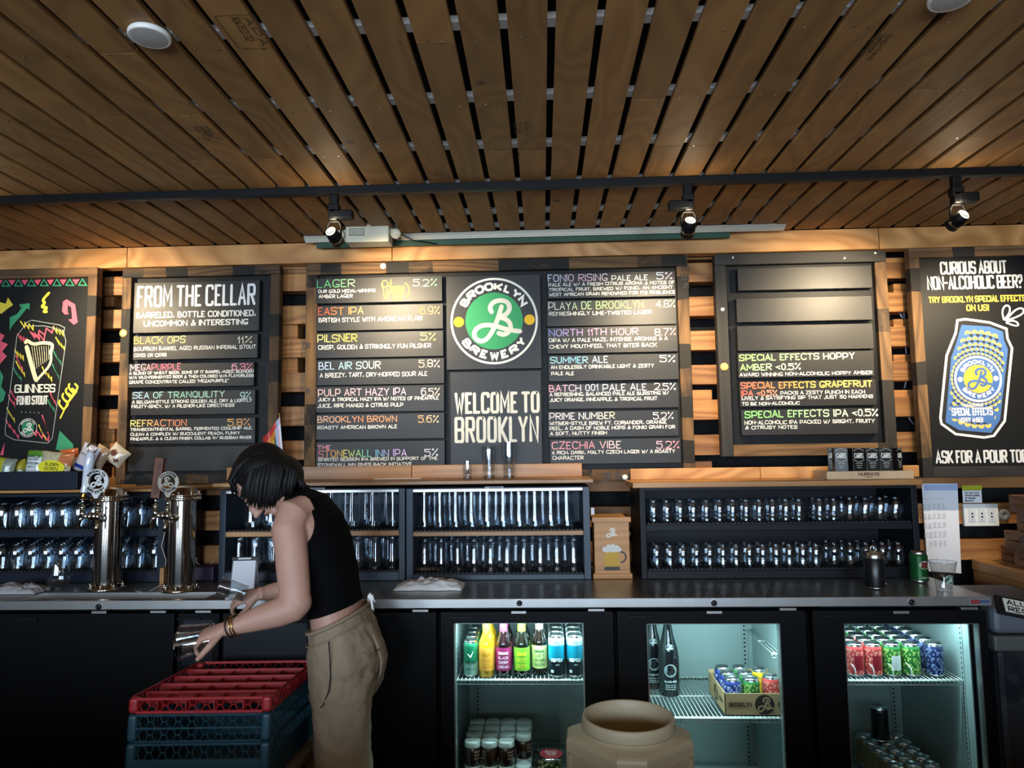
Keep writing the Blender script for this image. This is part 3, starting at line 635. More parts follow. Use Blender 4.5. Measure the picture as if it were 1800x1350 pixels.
for ringi, rr in enumerate((43, 50.5, 59, 69, 80, 92, 105)):
    n = int(2*math.pi*rr/(7+ringi*1.1))
    for k in range(n):
        a = 2*math.pi*(k+.5*(ringi % 2))/n; x = cc[0]+rr*s_*math.cos(a); z = cc[1]+rr*s_*math.sin(a)
        q = (2.5+ringi*.5)*s_
        if all(inside(x+dx*q*1.6, z+dz*q*1.6) for dx in (-1, 1) for dz in (-1, 1)):
            pts = [(x+q*1.2*math.cos(a+t)+0, z+q*1.2*math.sin(a+t)) for t in (-1.9, -1.3, -.6, 0, .6, 1.3, 1.9)] + [(x+q*.55*math.cos(a+t)-q*.5*math.cos(a), z+q*.55*math.sin(a+t)-q*.5*math.sin(a)) for t in (1.2, 0, -1.2)]
            poly(mb, pts, lambda u, v: fq(u, v, .0006), hexc('e0bf62'))
            pts = [(x+q*.75*math.cos(t)-q*1.4*math.cos(a+.9), z+q*.75*math.sin(t)-q*1.4*math.sin(a+.9)) for t in (0, 1.05, 2.1, 3.15, 4.2, 5.25)]
            poly(mb, pts, lambda u, v: fq(u, v, .0004), hexc('18233c'))
fo = lambda u, v, e=0: fq(u, v, .001+e)
disc(mb, cc[0], cc[1], 40*s_, lambda u, v: fq(u, v, .0008), hexc('e4e6e8')); logo(mb, cc[0], cc[1], 37*s_, fo, hexc('3a66a6'), hexc('d8b23e'), hexc('e4e6e8'), hexc('3a66a6'), hexc('e8eaf0'), outline=False)
poly(mb, [can_px(*p) for p in ((1671, 712), (1750, 722), (1747, 745), (1668, 735))], lambda u, v: fq(u, v, .0009), hexc('3f6cab'))
ptext(mb, 'NON-ALCOHOLIC', 1692, 1729, 715, 710, YQ-.0012, ['d8dce0'], lw=1.0); ptext(mb, 'SPECIAL EFFECTS', 1673, 1746, 731, 717, YQ-.0012, ['e0e4e8'], lw=2.2, jit=0, gap=.4); ptext(mb, 'HOPPY AMBER', 1687, 1729, 743, 734, YQ-.0012, ['d8dce0'], lw=1.4, jit=0)
for pts in ([(1765, 563), (1761, 548), (1766, 537), (1774, 537), (1776, 548), (1765, 563)], [(1768, 564), (1776, 553), (1787, 543), (1798, 541), (1800, 550), (1788, 557), (1768, 564)], [(1768, 567), (1778, 563), (1788, 566), (1791, 572), (1784, 573), (1768, 567)]):
    stroke(mb, chaikin([can_px(*p) for p in pts], False, 2), 3*s_, fq, hexc('dcdcdc'))
o = mb.build('painted_design', INK); setp(o, rt)
# can painting on the left
rt, bb = frame_board('painted_board', 'black painted board with a tilted can drawing, red, green and yellow', -104, 164, 473, 850, 17, (RECD, RECL, RECL, RECD))
mb = MB(); red, grn, yel, crm = vecc('e0566a', '2d8a62', 'e6cf3c', 'e6d9a8')
def PP(*a): return [can_px(a[i], a[i+1]) for i in range(0, len(a), 2)]
for i in range(-4, 13):
    x = 10+i*22.5-(490-490)
    pts = [(x-7, 503-.02*i), (x+7, 503), (x, 492)]; pts = [(p[0]*1.0, p[1]-.5*i*.5) for p in pts]
    if x < 146: stroke(mb, PP(*sum([list(p) for p in pts+[pts[0]]], [])), 2.2*s_, fq, grn, False)
    x += 11; pts = [(x-6.5, 492.5-.25*i), (x+6.5, 492-.25*i), (x, 502-.25*i)]
    if x < 146: poly(mb, PP(*sum([list(p) for p in pts], [])), fq, red)
for c_, pts in ((yel, (0, 531, 10, 534, 14, 523, 23, 536, 14, 542, 2, 552, 0, 550)), (grn, (17, 582, 17, 558, 30, 552, 41, 537, 36, 541, 34, 535, 52, 533, 52, 545, 48, 541, 36, 556, 22, 572)),
    (red, (109, 547, 111, 530, 117, 526, 132, 535, 136, 563, 137, 566, 130, 571, 120, 562, 127, 560, 125, 540, 119, 536, 119, 548, 121, 552, 114, 553)), (red, (0, 585, 8, 590, 2, 600, 14, 605, 4, 618, 12, 626, 0, 640)),
    (grn, (0, 650, 6, 662, 2, 680, 10, 690, 6, 704, 0, 708)), (grn, (98, 790, 105, 757, 128, 780, 131, 798, 118, 796)), (red, (0, 800, 8, 778, 6, 800))):
    poly(mb, PP(*pts), fq, c_)
stroke(mb, chaikin(PP(86, 515, 74, 528, 80, 532, 72, 540, 84, 540, 76, 548, 82, 548), False, 2), 5*s_, fq, yel)
stroke(mb, PP(106, 735, 118, 710, 135, 688), 2.6*s_, fq, yel)
for (x, y) in ((112, 720), (118, 708), (124, 699), (129, 691)):
    for sgn in (-1, 1): stroke(mb, chaikin(PP(x, y, x+sgn*9, y-10, x+sgn*5-2, y-16), False, 2), 3.6*s_, fq, yel)
wt = hexc('9aa29c')
stroke(mb, PP(46, 567, 56, 563, 104, 571, 114, 576, 112, 584, 116, 600, 92, 770, 84, 779, 25, 773, 10, 765, 9, 755, 30, 590, 40, 577, 44, 572, 46, 567), 1.2*s_, fq, wt, False)
stroke(mb, PP(45, 573, 80, 573, 112, 582), 1.2*s_, fq, wt, False)
# harp
stroke(mb, chaikin(PP(45, 602, 48, 598, 58, 606, 75, 602, 92, 604, 92, 612, 88, 620), False, 2), 6*s_, fq, crm); stroke(mb, chaikin(PP(47, 610, 55, 640, 62, 664, 64, 668), False, 2), 8*s_, fq, crm); stroke(mb, chaikin(PP(90, 614, 90, 640, 74, 658, 66, 667), False, 2), 4.5*s_, fq, crm)
for k in range(8): stroke(mb, PP(56+k*4.2, 609-.2*k, 62+k*3.4, 650-k*2.6), .8*s_, fq, crm, False)
random.seed(3)
for (x0, y0, x1, y1, c_) in ((58, 590, 96, 578, red), (33, 592, 48, 600, red), (55, 588, 80, 596, red), (96, 580, 112, 586, yel), (100, 598, 114, 614, yel), (28, 620, 42, 630, yel), (30, 640, 44, 660, yel), (30, 630, 40, 650, red), (96, 622, 108, 640, grn), (94, 645, 104, 665, grn), (76, 650, 92, 668, yel), (26, 652, 38, 668, grn), (20, 690, 30, 706, red), (17, 700, 26, 712, red), (90, 695, 98, 710, red), (86, 708, 96, 722, grn), (14, 722, 26, 740, yel), (12, 742, 34, 770, red), (76, 735, 86, 765, red), (56, 758, 88, 772, red), (70, 752, 80, 772, yel), (38, 570, 60, 576, yel)):
    n = 6; pts = []
    for k in range(n+1):
        t = k/n; pts += [x0+(x1-x0)*t + (3 if k % 2 else -3)*.6, y0+(y1-y0)*t + (5 if k % 2 else -5)]
    stroke(mb, PP(*pts), 2.3*s_, fq, c_)
ptext(mb, 'GUINNESS', 25, 97, 691, 676, YQ-.0004, ['dcdccc'], lw=2.4, jit=0, gap=.3, serif=.9); ptext(mb, 'FONIO STOUT', 29, 84, 712, 696, YQ-.0004, ['d4d4cc'], lw=2.6, jit=0, gap=.45)
for k in range(5): disc(mb, *can_px(38+k*7.5, 724+k*.4), 1.1*s_, fq, wt, 8)
c_ = can_px(49, 752); logo(mb, c_[0], c_[1], 17*s_, fq, None, hexc('1f7d58'), None, hexc('dcdcd0'), hexc('cfd3c8'))
stroke(mb, chaikin(PP(138, 498+15, 140, 512), False, 1), .1*s_, fq, grn)
o = mb.build('painted_design', INK); setp(o, rt)
# ---------------------------------------------------------------- worktop and coolers
YF = 2.69
xL = -2.9; xR = W(1744, 1055, YF).x
ZL = ZCT
zb = W(913, 1069, YF).z            # bottom of the front edge
# worktop in one run, drip tray recess cut as a frame
a = W(50, 1050, YF).x; tr0, tr1 = G(60, 1047, ZL).x, G(372, 1047, ZL).x; ty0 = YF+.035; ty1 = YF+.155
wt_ = empty('worktop', ((xL+xR)/2, YF, ZL), label='long stainless steel worktop running under the glass cabinets and beer towers', cat='worktop')
def addp(o, p):
    setp(o, p); return o
yb = 3.44
b = MB().box(xL, tr0, YF+.004, yb, ZL-.03, ZL).box(tr1, xR-.01, YF+.004, yb, ZL-.03, ZL).box(tr0, tr1, YF+.004, ty0, ZL-.03, ZL).box(tr0, tr1, ty1, yb, ZL-.03, ZL)
addp(b.build('steel_top', STEELD), wt_)
addp(MB().rbox(xL, xR, YF, YF+.004+.006, zb, ZL+.001, .002).build('front_edge', STEEL), wt_)
addp(MB().box(tr0, tr1, ty0, ty1, ZL-.034, ZL-.026).box(tr0, tr1, ty1-.002, ty1, ZL-.03, ZL+.001).box(tr0-.0, tr0+.002, ty0, ty1, ZL-.03, ZL+.001).box(tr1-.002, tr1, ty0, ty1, ZL-.03, ZL+.001).build('drip_tray', STEEL), wt_)
LK = MB().lathe([(.0105, 0), (.0105, .006), (.008, .009), (.0035, .009), (.0035, .006), (0, .006)], n=20, cap=False).box(-.001, .001, -.004, .004, .006, .0075).xf(Matrix.Rotation(R(90), 4, 'X'))
for i, (px, py) in enumerate(((174, 1066.5), (913, 1060), (1255, 1060), (1602, 1058.5))):
    p = W(px, py, YF); o = LK.build('lock', mat('lock_metal', '3c3e42', rough=.3, metal=.9), None, (p.x, YF, p.z)); addp(o, wt_)
p0 = W(1704, 1053, YF); p1 = W(1741, 1064, YF)
o = MB().box(p0.x, p1.x, YF-.0015, YF, p1.z, p0.z).build('maker_plate', mat('plate_grey', '9aa0a4', rough=.3, metal=.6)); addp(o, wt_)
o2 = MB().box(p0.x+.003, p0.x+.035, YF-.002, YF-.0014, p1.z+.006, p0.z-.002, hexc('8a2a34')).box(p0.x+.036, p1.x-.003, YF-.002, YF-.0014, p1.z+.009, p0.z-.004, hexc('3a4a74')).build('print_block', PRINT, o)
ZU = zb - .004                     # top of the cooler doors
zbot = 0.06
YD = YF+.012                       # door plane
def cooler(label, px0, px1, doors, solid=True, lum=6):
    """doors: list of (px0, px1, window or None)"""
    x0 = W(px0, 1150, YD).x; x1 = W(px1, 1150, YD).x
    root = empty('bar_cooler', ((x0+x1)/2, YD, 0), label=label, cat='cooler', group='black under-counter coolers')
    T_ = .045; ztop = ZL-.036
    b = MB().box(x0, x1, YD+.05, YD+.64, zbot, zbot+.05).box(x0, x1, YD+.05, YD+.64, ztop-.03, ztop).box(x0, x0+T_, YD+.05, YD+.64, zbot, ztop).box(x1-T_, x1, YD+.05, YD+.64, zbot, ztop)
    b.box(x0, x1, YD+.6, YD+.64, zbot, ztop).box(x0+.02, x1-.02, YD+.08, YD+.6, 0, zbot); addp(b.build('carcass', COOLER), root)
    xi0, xi1, yi0, yi1, z0, z1 = x0+T_, x1-T_, YD+.052, YD+.6, zbot+.05, ztop-.03
    if not solid:
        b = MB(); e = .004
        b.box(xi0, xi1, yi1-e, yi1, z0, z1).box(xi0, xi0+e, yi0, yi1, z0, z1).box(xi1-e, xi1, yi0, yi1, z0, z1).box(xi0, xi1, yi0, yi1, z0, z0+e).box(xi0, xi1, yi0, yi1, z1-e, z1)
        addp(b.build('liner', LINER), root)
        # shelf pilasters
        for x in (xi0+.03, xi1-.05):
            q = MB().box(x, x+.022, yi1-.012, yi1-.004, z0, z1)
            for k in range(40): q.box(x+.007, x+.015, yi1-.0125, yi1-.0118, z0+k*.018, z0+k*.018+.008, mi=1)
            addp(q.build('shelf_pilaster', [LINER, BLACK]), root)
        for x in (xi0+.004, xi1-.007):
            q = MB().box(x, x+.003, yi0+.04, yi0+.06, z0, z1); 
            for k in range(40): q.box(x-.0005, x+.0035, yi0+.047, yi0+.053, z0+k*.018, z0+k*.018+.008, mi=1)
            addp(q.build('shelf_pilaster', [LINER, BLACK]), root)
        lx = (xi0+xi1)/2
        addp(MB().rbox(xi0+.02, xi1-.02, yi0+.004, yi0+.024, z1-.022, z1-.004, .004).build('light_strip', mat('led_strip', 'd8f4f4', emit=6)), root)
        light('cooler_light', 'AREA', (lx, yi0+.035, z1-.026), (lx, yi0+.25, z0), lum, (.70, .98, 1.0), shape='RECTANGLE', size=xi1-xi0-.06, size_y=.02)
    for (d0, d1, win) in doors:
        xa, xb = W(d0, 1200, YD).x, W(d1, 1200, YD).x
        if win is None:
            d = MB().rbox(xa, xb, YD, YD+.045, zbot+.03, ZU-.012, .004).build('door', COOLER)
        else:
            wa, wb, wt, wz0 = W(win[0], 1150, YD).x, W(win[1], 1150, YD).x, W((win[0]+win[1])/2, win[2], YD).z, zbot+.16
            zt = ZU-.012; zl = zbot+.03
            d = MB().box(xa, wa, YD, YD+.045, zl, zt).box(wb, xb, YD, YD+.045, zl, zt).box(wa, wb, YD, YD+.045, wt, zt).box(wa, wb, YD, YD+.045, zl, wz0)
            d = d.build('door', COOLER)
            g = MB().box(wa, wb, YD+.012, YD+.015, wz0, wt).build('glass_pane', PANE, d)
            e = .007; MB().box(wa, wa+.004, YD+.001, YD+.03, wz0, wt).box(wb-.004, wb, YD+.001, YD+.03, wz0, wt).box(wa, wb, YD+.001, YD+.03, wt-.003, wt).build('window_trim', mat('window_trim_metal', 'aab4b4', rough=.3, metal=.9), d)
        addp(d, root)
        hx = xa + (xb-xa)*(.28 if win is None else .12)
        q = MB().rbox(hx-.045, hx+.045, YD-.012, YD+.002, ZU-.034, ZU-.026, .002).build('door_handle', mat('handle_black', '17191d', rough=.25), d)
        q = MB().rbox(xb-.09, xb-.03, YD-.008, YD+.02, ZU-.010, ZU-.001, .001).build('hinge', STEEL, d)
        cx = (xa+xb)/2 + (0 if win else .06)
    return root, (xi0, xi1, yi0, yi1, z0, z1)
c1, I1 = cooler('solid-fronted black cooler below the beer towers, at the near end', -60, 385, [(-60, 303, None), (309, 383, None)])
c2, I2 = cooler('black cooler with solid door hidden behind the bartender', 387, 770, [(388, 768, None)])
c3, I3 = cooler('black cooler with bottles, jars and blue cans behind its glass door', 772, 1082, [(775, 1080, (798, 1027, 1095))], False, 6)
c4, I4 = cooler('black cooler with tall dark bottles and a carton behind its glass door', 1084, 1428, [(1088, 1420, (1138, 1374, 1096))], False, 8)
c5, I5 = cooler('black cooler full of dotted cans, beside the recycling bin', 1430, 1744, [(1434, 1742, (1486, 1725, 1096))], False, 4)
for px in (178, 912, 1254, 1581):
    p = W(px, 1074, YD); o = MB().rbox(p.x-.028, p.x+.028, YF-.004, YF+.01, p.z-.007, p.z+.003, .001).build('latch_plate', STEEL); addp(o, wt_)
# drawers beside the solid door
for k, (a, b_, t, bt) in enumerate(((320, 375, 1089, 1170), (391, 540, 1095, 1260))):
    p = W(a, bt, YD); q = W(b_, t, YD); o = MB().rbox(p.x, q.x, YD-.003, YD, p.z, q.z, .002).build('front_panel', mat('panel_blueblack', '10151d', rough=.35)); addp(o, c1 if k == 0 else c2)
# ---------------------------------------------------------------- wire shelves and what stands in the coolers
def wire_shelf(label, x0, x1, y0, y1, z, lip=True):
    b = MB()
    for y in (y0, y0+.012, (y0+y1)/2, y1): b.tube([(x0, y, z), (x1, y, z)], .0028, 6)
    b.tube([(x0, y0, z-.014), (x1, y0, z-.014)], .0022, 6)
    n = int((x1-x0)/.0155)
    for i in range(n+1):
        x = x0+(x1-x0)*i/n; b.tube([(x, y1, z+.003), (x, y0, z+.003), (x, y0-.002, z-.014)], .0015, 5)
    o = b.build('wire_shelf', WIRE); return tag(o, label, 'shelf', 'wire shelves in the coolers')
zs3 = .585; YS = YD+.10
zs3 = W(915, 1196, YS).z; zs5 = W(1600, 1197, YS).z; zs4 = W(1280, 1263, YS).z
wire_shelf('white wire shelf holding the soda bottles and blue cans', I3[0]+.01, I3[1]-.01, YS, I3[3]-.02, zs3)
wire_shelf('white wire shelf under the open carton and dark bottles', I4[0]+.01, I4[1]-.01, YS, I4[3]-.02, zs4)
wire_shelf('white wire shelf carrying rows of red, green and navy cans', I5[0]+.01, I5[1]-.01, YS, I5[3]-.02, zs5)
a = W(1335, 1130, I4[2]+.3); wire_shelf('short wire shelf high in the cooler, right of the carton', a.x, I4[1]-.01, I4[2]+.14, I4[3]-.03, a.z)
def can_mesh(col, h=.122, r=.033, design=None, seg=20):
    prof = [(r*.78, 0), (r*.86, .003), (r, .012), (r, h-.018), (r*.86, h-.006), (r*.84, h-.003), (r*.86, h), (r*.82, h), (r*.78, h-.004), (0, h-.004)]
    mb = MB()
    mb.lathe(prof[:1]+prof[1:3], n=seg, mi=1, cap=True)
    rows = 12 if seg > 20 else 7
    body = [(r, .012+(h-.030)*k/rows) for k in range(rows+1)]
    mb.lathe(body, n=seg, cap=False, colf=design or (lambda j, i, n: col))
    mb.lathe([(r, h-.018), (r*.9, h-.009)], n=seg, cap=False, col=col); mb.lathe([(r*.9, h-.009), (r*.85, h-.004), (r*.87, h), (r*.81, h), (r*.77, h-.005), (0, h-.005)], n=seg, mi=1, cap=False)
    mb.lathe([(r*.3, h-.004), (r*.3, h-.0025), (0, h-.0025)], cy=-r*.1, n=8, mi=1, cap=False)
    return mb
CANM = mat('can_print', 'ffffff', rough=.28, vcol=True, metal=.35); ALU = mat('aluminium', 'd2d6d8', rough=.22, metal=1)
def on_cyl(cx, cy, cz, r, a0=-90):
    """text space wrapped on an upright cylinder; a0 is the facing angle"""
    def f(u, v, e=0):
        a = R(a0) + u/r; return (cx+(r+.0006+e)*math.cos(a), cy+(r+.0006+e)*math.sin(a), cz+v)
    return f
def dotted(c1, c2, band=None):
    def d(j, i, n):
        if band and 2 <= j <= 8 and i % n in range(22, 28): return band
        h_ = (i*7+j*13+(i*j) % 3) % 5
        return c1 if h_ < 3 else c2
    return d
can_cache = {}
def can(key, label, x, y, z, group='cans in the coolers', rot=0, **k):
    if key not in can_cache:
        mb = can_mesh(**{q: k[q] for q in k if q in ('col', 'h', 'r', 'design', 'seg')})
        can_cache[key] = mb.mesh('beverage_can', [CANM, ALU])
        if 'print' in k:
            t = MB(); k['print'](t); can_cache[key+'_t'] = t.mesh('can_lettering', PRINT)
    o = bpy.data.objects.new('beverage_can', can_cache[key]); COL.objects.link(o); o.location = (x, y, z); o.rotation_euler = (0, 0, rot)
    if key+'_t' in can_cache:
        t = bpy.data.objects.new('lettering', can_cache[key+'_t']); COL.objects.link(t); t.parent = o
    return tag(o, label, 'can', group)
def bottle_prof(h, r, neck=.0125):
    return [(r*.86, 0), (r, .004), (r, h*.52), (r*.93, h*.58), (r*.62, h*.68), (neck*1.1, h*.78), (neck, h*.9), (neck*1.12, h*.93), (neck*1.15, h*.965), (neck*.9, h*.97)]
def bottle(label, x, y, z, h, r, liquid, lab, neckc, cap, words, wcol, group='soda bottles on the wire shelf'):
    root = empty('glass_bottle', (x, y, z), label=label, cat='bottle', group=group)
    MB().lathe(bottle_prof(h, r), n=24).build('bottle_body', mat('liquid_'+liquid, liquid, rough=.06, coat=1), root)
    MB().lathe([(.0148, h*.955), (.0148, h*.975), (.011, h), (0, h)], n=16, cap=False).build('crown_cap', mat('cap_'+cap, cap, rough=.3, metal=.4), root)
    if lab:
        MB().lathe([(r+.0004, h*.12), (r+.0004, h*.50)], n=24, cap=False, col=hexc(lab)).build('body_label', PRINT, root)
    if neckc: MB().lathe([(r*.50, h*.735), (.0150, h*.79), (.0142, h*.90)], n=20, cap=False, col=hexc(neckc)).build('neck_label', PRINT, root)
    if words:
        t = MB(); f = on_cyl(0, 0, 0, r+.0006, -90); n = len(words)
        for i, s in enumerate(words):
            w = r*1.35; hh = h*.30/n*.62; z_ = h*(.45 - .30*(i+.6)/n)
            text_uv(t, s, w, hh, .0016 if i else .0022, lambda u, v: f(u-w/2, v+z_-hh*.4), hexc(wcol), gap=.3)
        t.build('lettering', PRINT, root)
    return root
def place3(px, row=0, zshelf=None, I=None, dy=.0):
    """stand on the shelf so that the front row shows at pixel px"""
    y = YS+.04+row*.072+dy
    return W(px, 1190, YS+.04).x, y
# green cans, four deep
def pr_green(t):
    f = on_cyl(0, 0, 0, .0295); text_uv(t, 'HOPLARK', .045, .012, .002, lambda u, v: f(u-.0225, v+.052), hexc('0c3a2a')); text_uv(t, 'TROPICAL TEA', .04, .006, .0010, lambda u, v: f(u-.02, v+.03), hexc('20443a'))
    poly(t, [(-.012, .09), (.014, .10), (.002, .075)], lambda u, v: f(u, v), hexc('d8e8dc'))
for r_ in range(4):
    x, y = place3(828, r_); can('green', 'green and silver can, %s of the column beside the yellow soda' % ('front' if r_ == 0 else ORD[r_]), x, y, zs3+.0045, h=.137, r=.029, col=hexc('1f7a58'), design=lambda j, i, n: hexc('1f7a58') if j > 2 else hexc('7fa898'), print=pr_green)
for px, lq, lb, nk, cp, words, wc, nm, dy in ((856, 'e0a818', 'e2a03a', 'f0c030', 'd8d0b0', ['SARANAC', 'ORANGE', 'CREAM'], 'c89018', 'yellow orange-cream', 0), (886, '1c0c10', '8a1c58', 'c83a8a', 'c83a8a', ['SARANAC', 'BLACK', 'CHERRY', 'CREAM'], 'f0e0ea', 'dark cherry soda with purple label', 0),
      (918, '12140c', '6fae2e', '8ccc30', '8ccc30', ['SARANAC', 'ROOT', 'BEER'], 'd8d030', 'dark soda with bright green label', 0), (949, '16100c', 'c8d88a', 'd8dcc8', 'd8d8d0', ['SARANAC', 'DIET', 'GINGER', 'BEER'], '2e6a3a', 'dark soda with pale yellow-green label', .03)):
    for r_ in range(3):
        x, y = place3(px, r_, dy=dy)
        if r_ == 2 and dy: continue
        bottle('%s bottle, %s in its column on the wire shelf' % (nm, ['front', 'second', 'third'][r_]), x, y, zs3+.0045, .226, .0305, lq, lb, nk, cp, words if r_ == 0 else None, wc)
def pr_blue(t):
    f = on_cyl(0, 0, 0, .0335); text_uv(t, 'HOPTEA', .046, .014, .0028, lambda u, v: f(u-.023, v+.062), hexc('e8f4f4')); text_uv(t, 'CALM', .014, .004, .001, lambda u, v: f(u-.004, v+.05), hexc('c8e4ec')); text_uv(t, '00', .012, .011, .0024, lambda u, v: f(u-.024, v+.022), hexc('dfe8ec'))
for c_, px in enumerate((979, 1011)):
    for r_ in range(5):
        x, y = place3(px, r_, dy=-.005); can('blue', 'tall blue and black can, %s of the %s blue column' % ('front' if r_ == 0 else ORD[r_], ('inner', 'outer')[c_]), x, y, zs3+.0045, h=.158, r=.0315, col=hexc('c8d4d8'), design=lambda j, i, n: hexc('18262e') if j < 3 else hexc('1899b8') if j < 6 else hexc('b8c8cc'), print=pr_blue)
# chocolate jars, two high, on a lower shelf
zj = W(860, 1300, YS+.05).z - .088*2 - .002
wire_shelf('lowest wire shelf, under the brown jars', I3[0]+.01, I3[1]-.01, YS, I3[3]-.02, zj-.005)
jb = MB().lathe([(.026, 0), (.030, .004), (.030, .066), (.026, .070)], n=20).build('jar_body', mat('chocolate', '3a2016', rough=.2, coat=.6))
jl = MB().lathe([(.0315, .068), (.0315, .086), (.030, .088), (0, .088)], n=24, cap=False).build('lid', mat('jar_lid', 'c9d6d2', rough=.5))
jt = MB(); f = on_cyl(0, 0, 0, .0304)
for i, s in enumerate(('SALAZA', 'COCOA', 'DARK')): text_uv(jt, s, .026, .007, .0013, lambda u, v: f(u-.013, v+.05-i*.012), hexc('c8b8a8'))
jtxt = jt.build('lettering', PRINT)
proto = empty('cocoa_jar', (0, 0, 0)); jb.parent = proto; jl.parent = proto; jtxt.parent = proto
first = True
for tier in range(2):
    for c_ in range(4):
        for r_ in range(4):
            if c_ == 3 and r_ == 0 and tier == 1: continue
            o = proto if first else copy_tree(proto); first = False
            x = W(831+c_*29.5, 1300, YS+.05).x; o.location = (x, YS+.05+r_*.066, zj+tier*.0885); o.rotation_euler = (0, 0, random.uniform(-1.2, 1.2))
            tag(o, 'brown jar with white lid, %s tier, %s row, %s of four across' % (('lower', 'upper')[tier], ('front', 'second', 'third', 'back')[r_], ORD[c_]), 'jar', 'white-lidded brown jars stacked in the cooler')
# salad tub
p = W(969, 1325, YS+.07)
t_ = empty('snack_tub', (p.x, YS+.07, zj), label='round clear tub with a red label on its lid, beside the brown jars', cat='tub')
zt_ = p.z - zj
MB().lathe([(.058, 0), (.064, zt_-.012), (.067, zt_-.006)], n=32, cap=False).build('tub_wall', PANE, t_)
MB().lathe([(.068, zt_-.006), (.068, zt_), (0, zt_+.001)], n=32, cap=False).build('lid', glassy('tub_lid_clear', (.8, .85, .85), 1.5, .1, .08), t_)
MB().lathe([(.045, zt_+.0015), (0, zt_+.0018)], n=32, cap=False, col=hexc('a83440')).build('lid_label', PRINT, t_)
tx = MB(); tx.eps = Vector((0, 0, 1))
for k, (s, w, y_) in enumerate((('SNACK', .05, .012), ('SALTED', .04, -.006), ('NUTS', .03, -.022))): text_uv(tx, s, w, .011, .0018, lambda u, v, e=0: (u-w/2, v+y_, zt_+.0022), hexc('e8dcd8'))
tx.build('lettering', PRINT, t_)
nb = MB(); random.seed(5)
for k in range(150):
    a = random.random()*6.28; r0 = .052*math.sqrt(random.random()); nb.lathe([(0, 0), (.007, .004), (.007, .01), (0, .014)], r0*math.cos(a), r0*math.sin(a), random.random()*(zt_-.025), 6, cap=False, col=random.choice(vecc('9a8a58', '7a8a4a', 'b8a878')))
tag(nb.build('nuts', PRINT, t_), kind='stuff')
# dark tall bottles
for k, (px, dy) in enumerate(((1149, .09), (1177, 0))):
    p = G(1177, 1222, zs4); p.y += dy; x = W(px, 1222, p.y).x
    root = empty('tall_bottle', (x, p.y, zs4+.0045), label=('tall black bottle nearest the carton' if k else 'tall black bottle partly hidden by the door frame'), cat='bottle', group='tall black bottles in the cooler')
    h = .335; r = .043
    MB().lathe([(r*.85, 0), (r, .006), (r, h*.45), (r*.9, h*.55), (r*.6, h*.68), (.017, h*.82), (.0145, h*.93), (.017, h*.935), (.017, h*.955), (.014, h*.957)], n=28).build('bottle_body', mat('black_bottle', '0d1014', rough=.1, coat=1), root)
    MB().lathe([(.0185, h*.94), (.0185, h), (.016, h+.004), (0, h+.004)], n=20, cap=False).build('foil_cap', mat('foil_black', '1b1e22', rough=.3, metal=.5), root)
    t = MB(); f = on_cyl(0, 0, 0, r); g = lambda u, v: f(u, v, 0); c_ = hexc('9fb0b4')
    ring(t, 0, .105, .023, .025, g, c_, 32); disc(t, 0, .105, .0215, lambda u, v: f(u, v, -.0001), hexc('5d6a6e')); script_b(t, 0, .105, .019, g, hexc('101418'))
    text_uv(t, 'BLACK OPS', .05, .008, .0016, lambda u, v: f(u-.025, v+.058), c_)
    for q in range(3): text_uv(t, 'BREWED AND AGED', .044, .004, .0008, lambda u, v: f(u-.022, v+.046-q*.008), c_)
    fn = on_cyl(0, 0, 0, r*.78); ring(t, 0, .195, .0125, .014, lambda u, v: fn(u, v, .004), c_, 24); script_b(t, 0, .195, .012, lambda u, v: fn(u, v, .0045), c_, 1.2)
    t.build('lettering', PRINT, root)
# carton with cans
p0 = G(1275, 1258, zs4+.006); p1 = G(1379, 1256, zs4+.006); yc0 = p0.y; xa, xb = p0.x, min(p1.x+.11, I4[1]-.008)
yc1 = yc0+.26; hz = W(1275, 1219, yc0).z - zs4 - .006
CB = mat('cardboard', '9d8560', rough=.8, noise_=.1, scale=40)
ct = empty('carton', (xa, yc0, zs4+.006), label='open cardboard carton of mixed cans on the wire shelf', cat='carton')
q = MB().box(0, xb-xa, 0, .26, 0, .003).box(0, xb-xa, 0, .003, 0, hz).box(0, xb-xa, .257, .26, 0, hz+.012).box(0, .003, 0, .26, 0, hz+.004).box(xb-xa-.003, xb-xa, 0, .26, 0, hz+.004)
shx = -.05
q.build('carton_tray', CB, ct)
t = MB(); f = lambda u, v, e=0: (u, -.0006-e, v)
disc(t, .148, hz*.5, .036, f, hexc('241c14')); script_b(t, .148, hz*.5, .033, lambda u, v: f(u, v, .0004), hexc('9d8560')); text_uv(t, 'BROOKLYN', .085, .017, .0034, lambda u, v: f(u+.015, v+hz*.4), hexc('241c14')); text_uv(t, 'BREW'[:max(1, int((xb-xa-.205)/.013))], max(.012, min(.05, xb-xa-.205)), .017, .0034, lambda u, v: f(u+.198, v+hz*.4), hexc('241c14'))
g2 = lambda u, v, e=0: (-.0006-e, .24-u, v); t2 = MB(); t2.eps = Vector((-1, 0, 0)); disc(t2, .1, hz*.5, .03, g2, hexc('241c14')); script_b(t2, .1, hz*.5, .027, lambda u, v: g2(u, v, .0004), hexc('9d8560')); text_uv(t2, 'BREW', .06, .017, .0034, lambda u, v: g2(u+.15, v+hz*.4), hexc('241c14'))
t.v += []; t.build('lettering', PRINT, ct); t2.build('lettering', PRINT, ct)
navy, pale, gr, lg, yl, og, rd, pk = vecc('2c3a7e', '98a4cc', '2a6a34', '94b860', 'd8b020', 'e8d050', 'b84240', 'd88880')
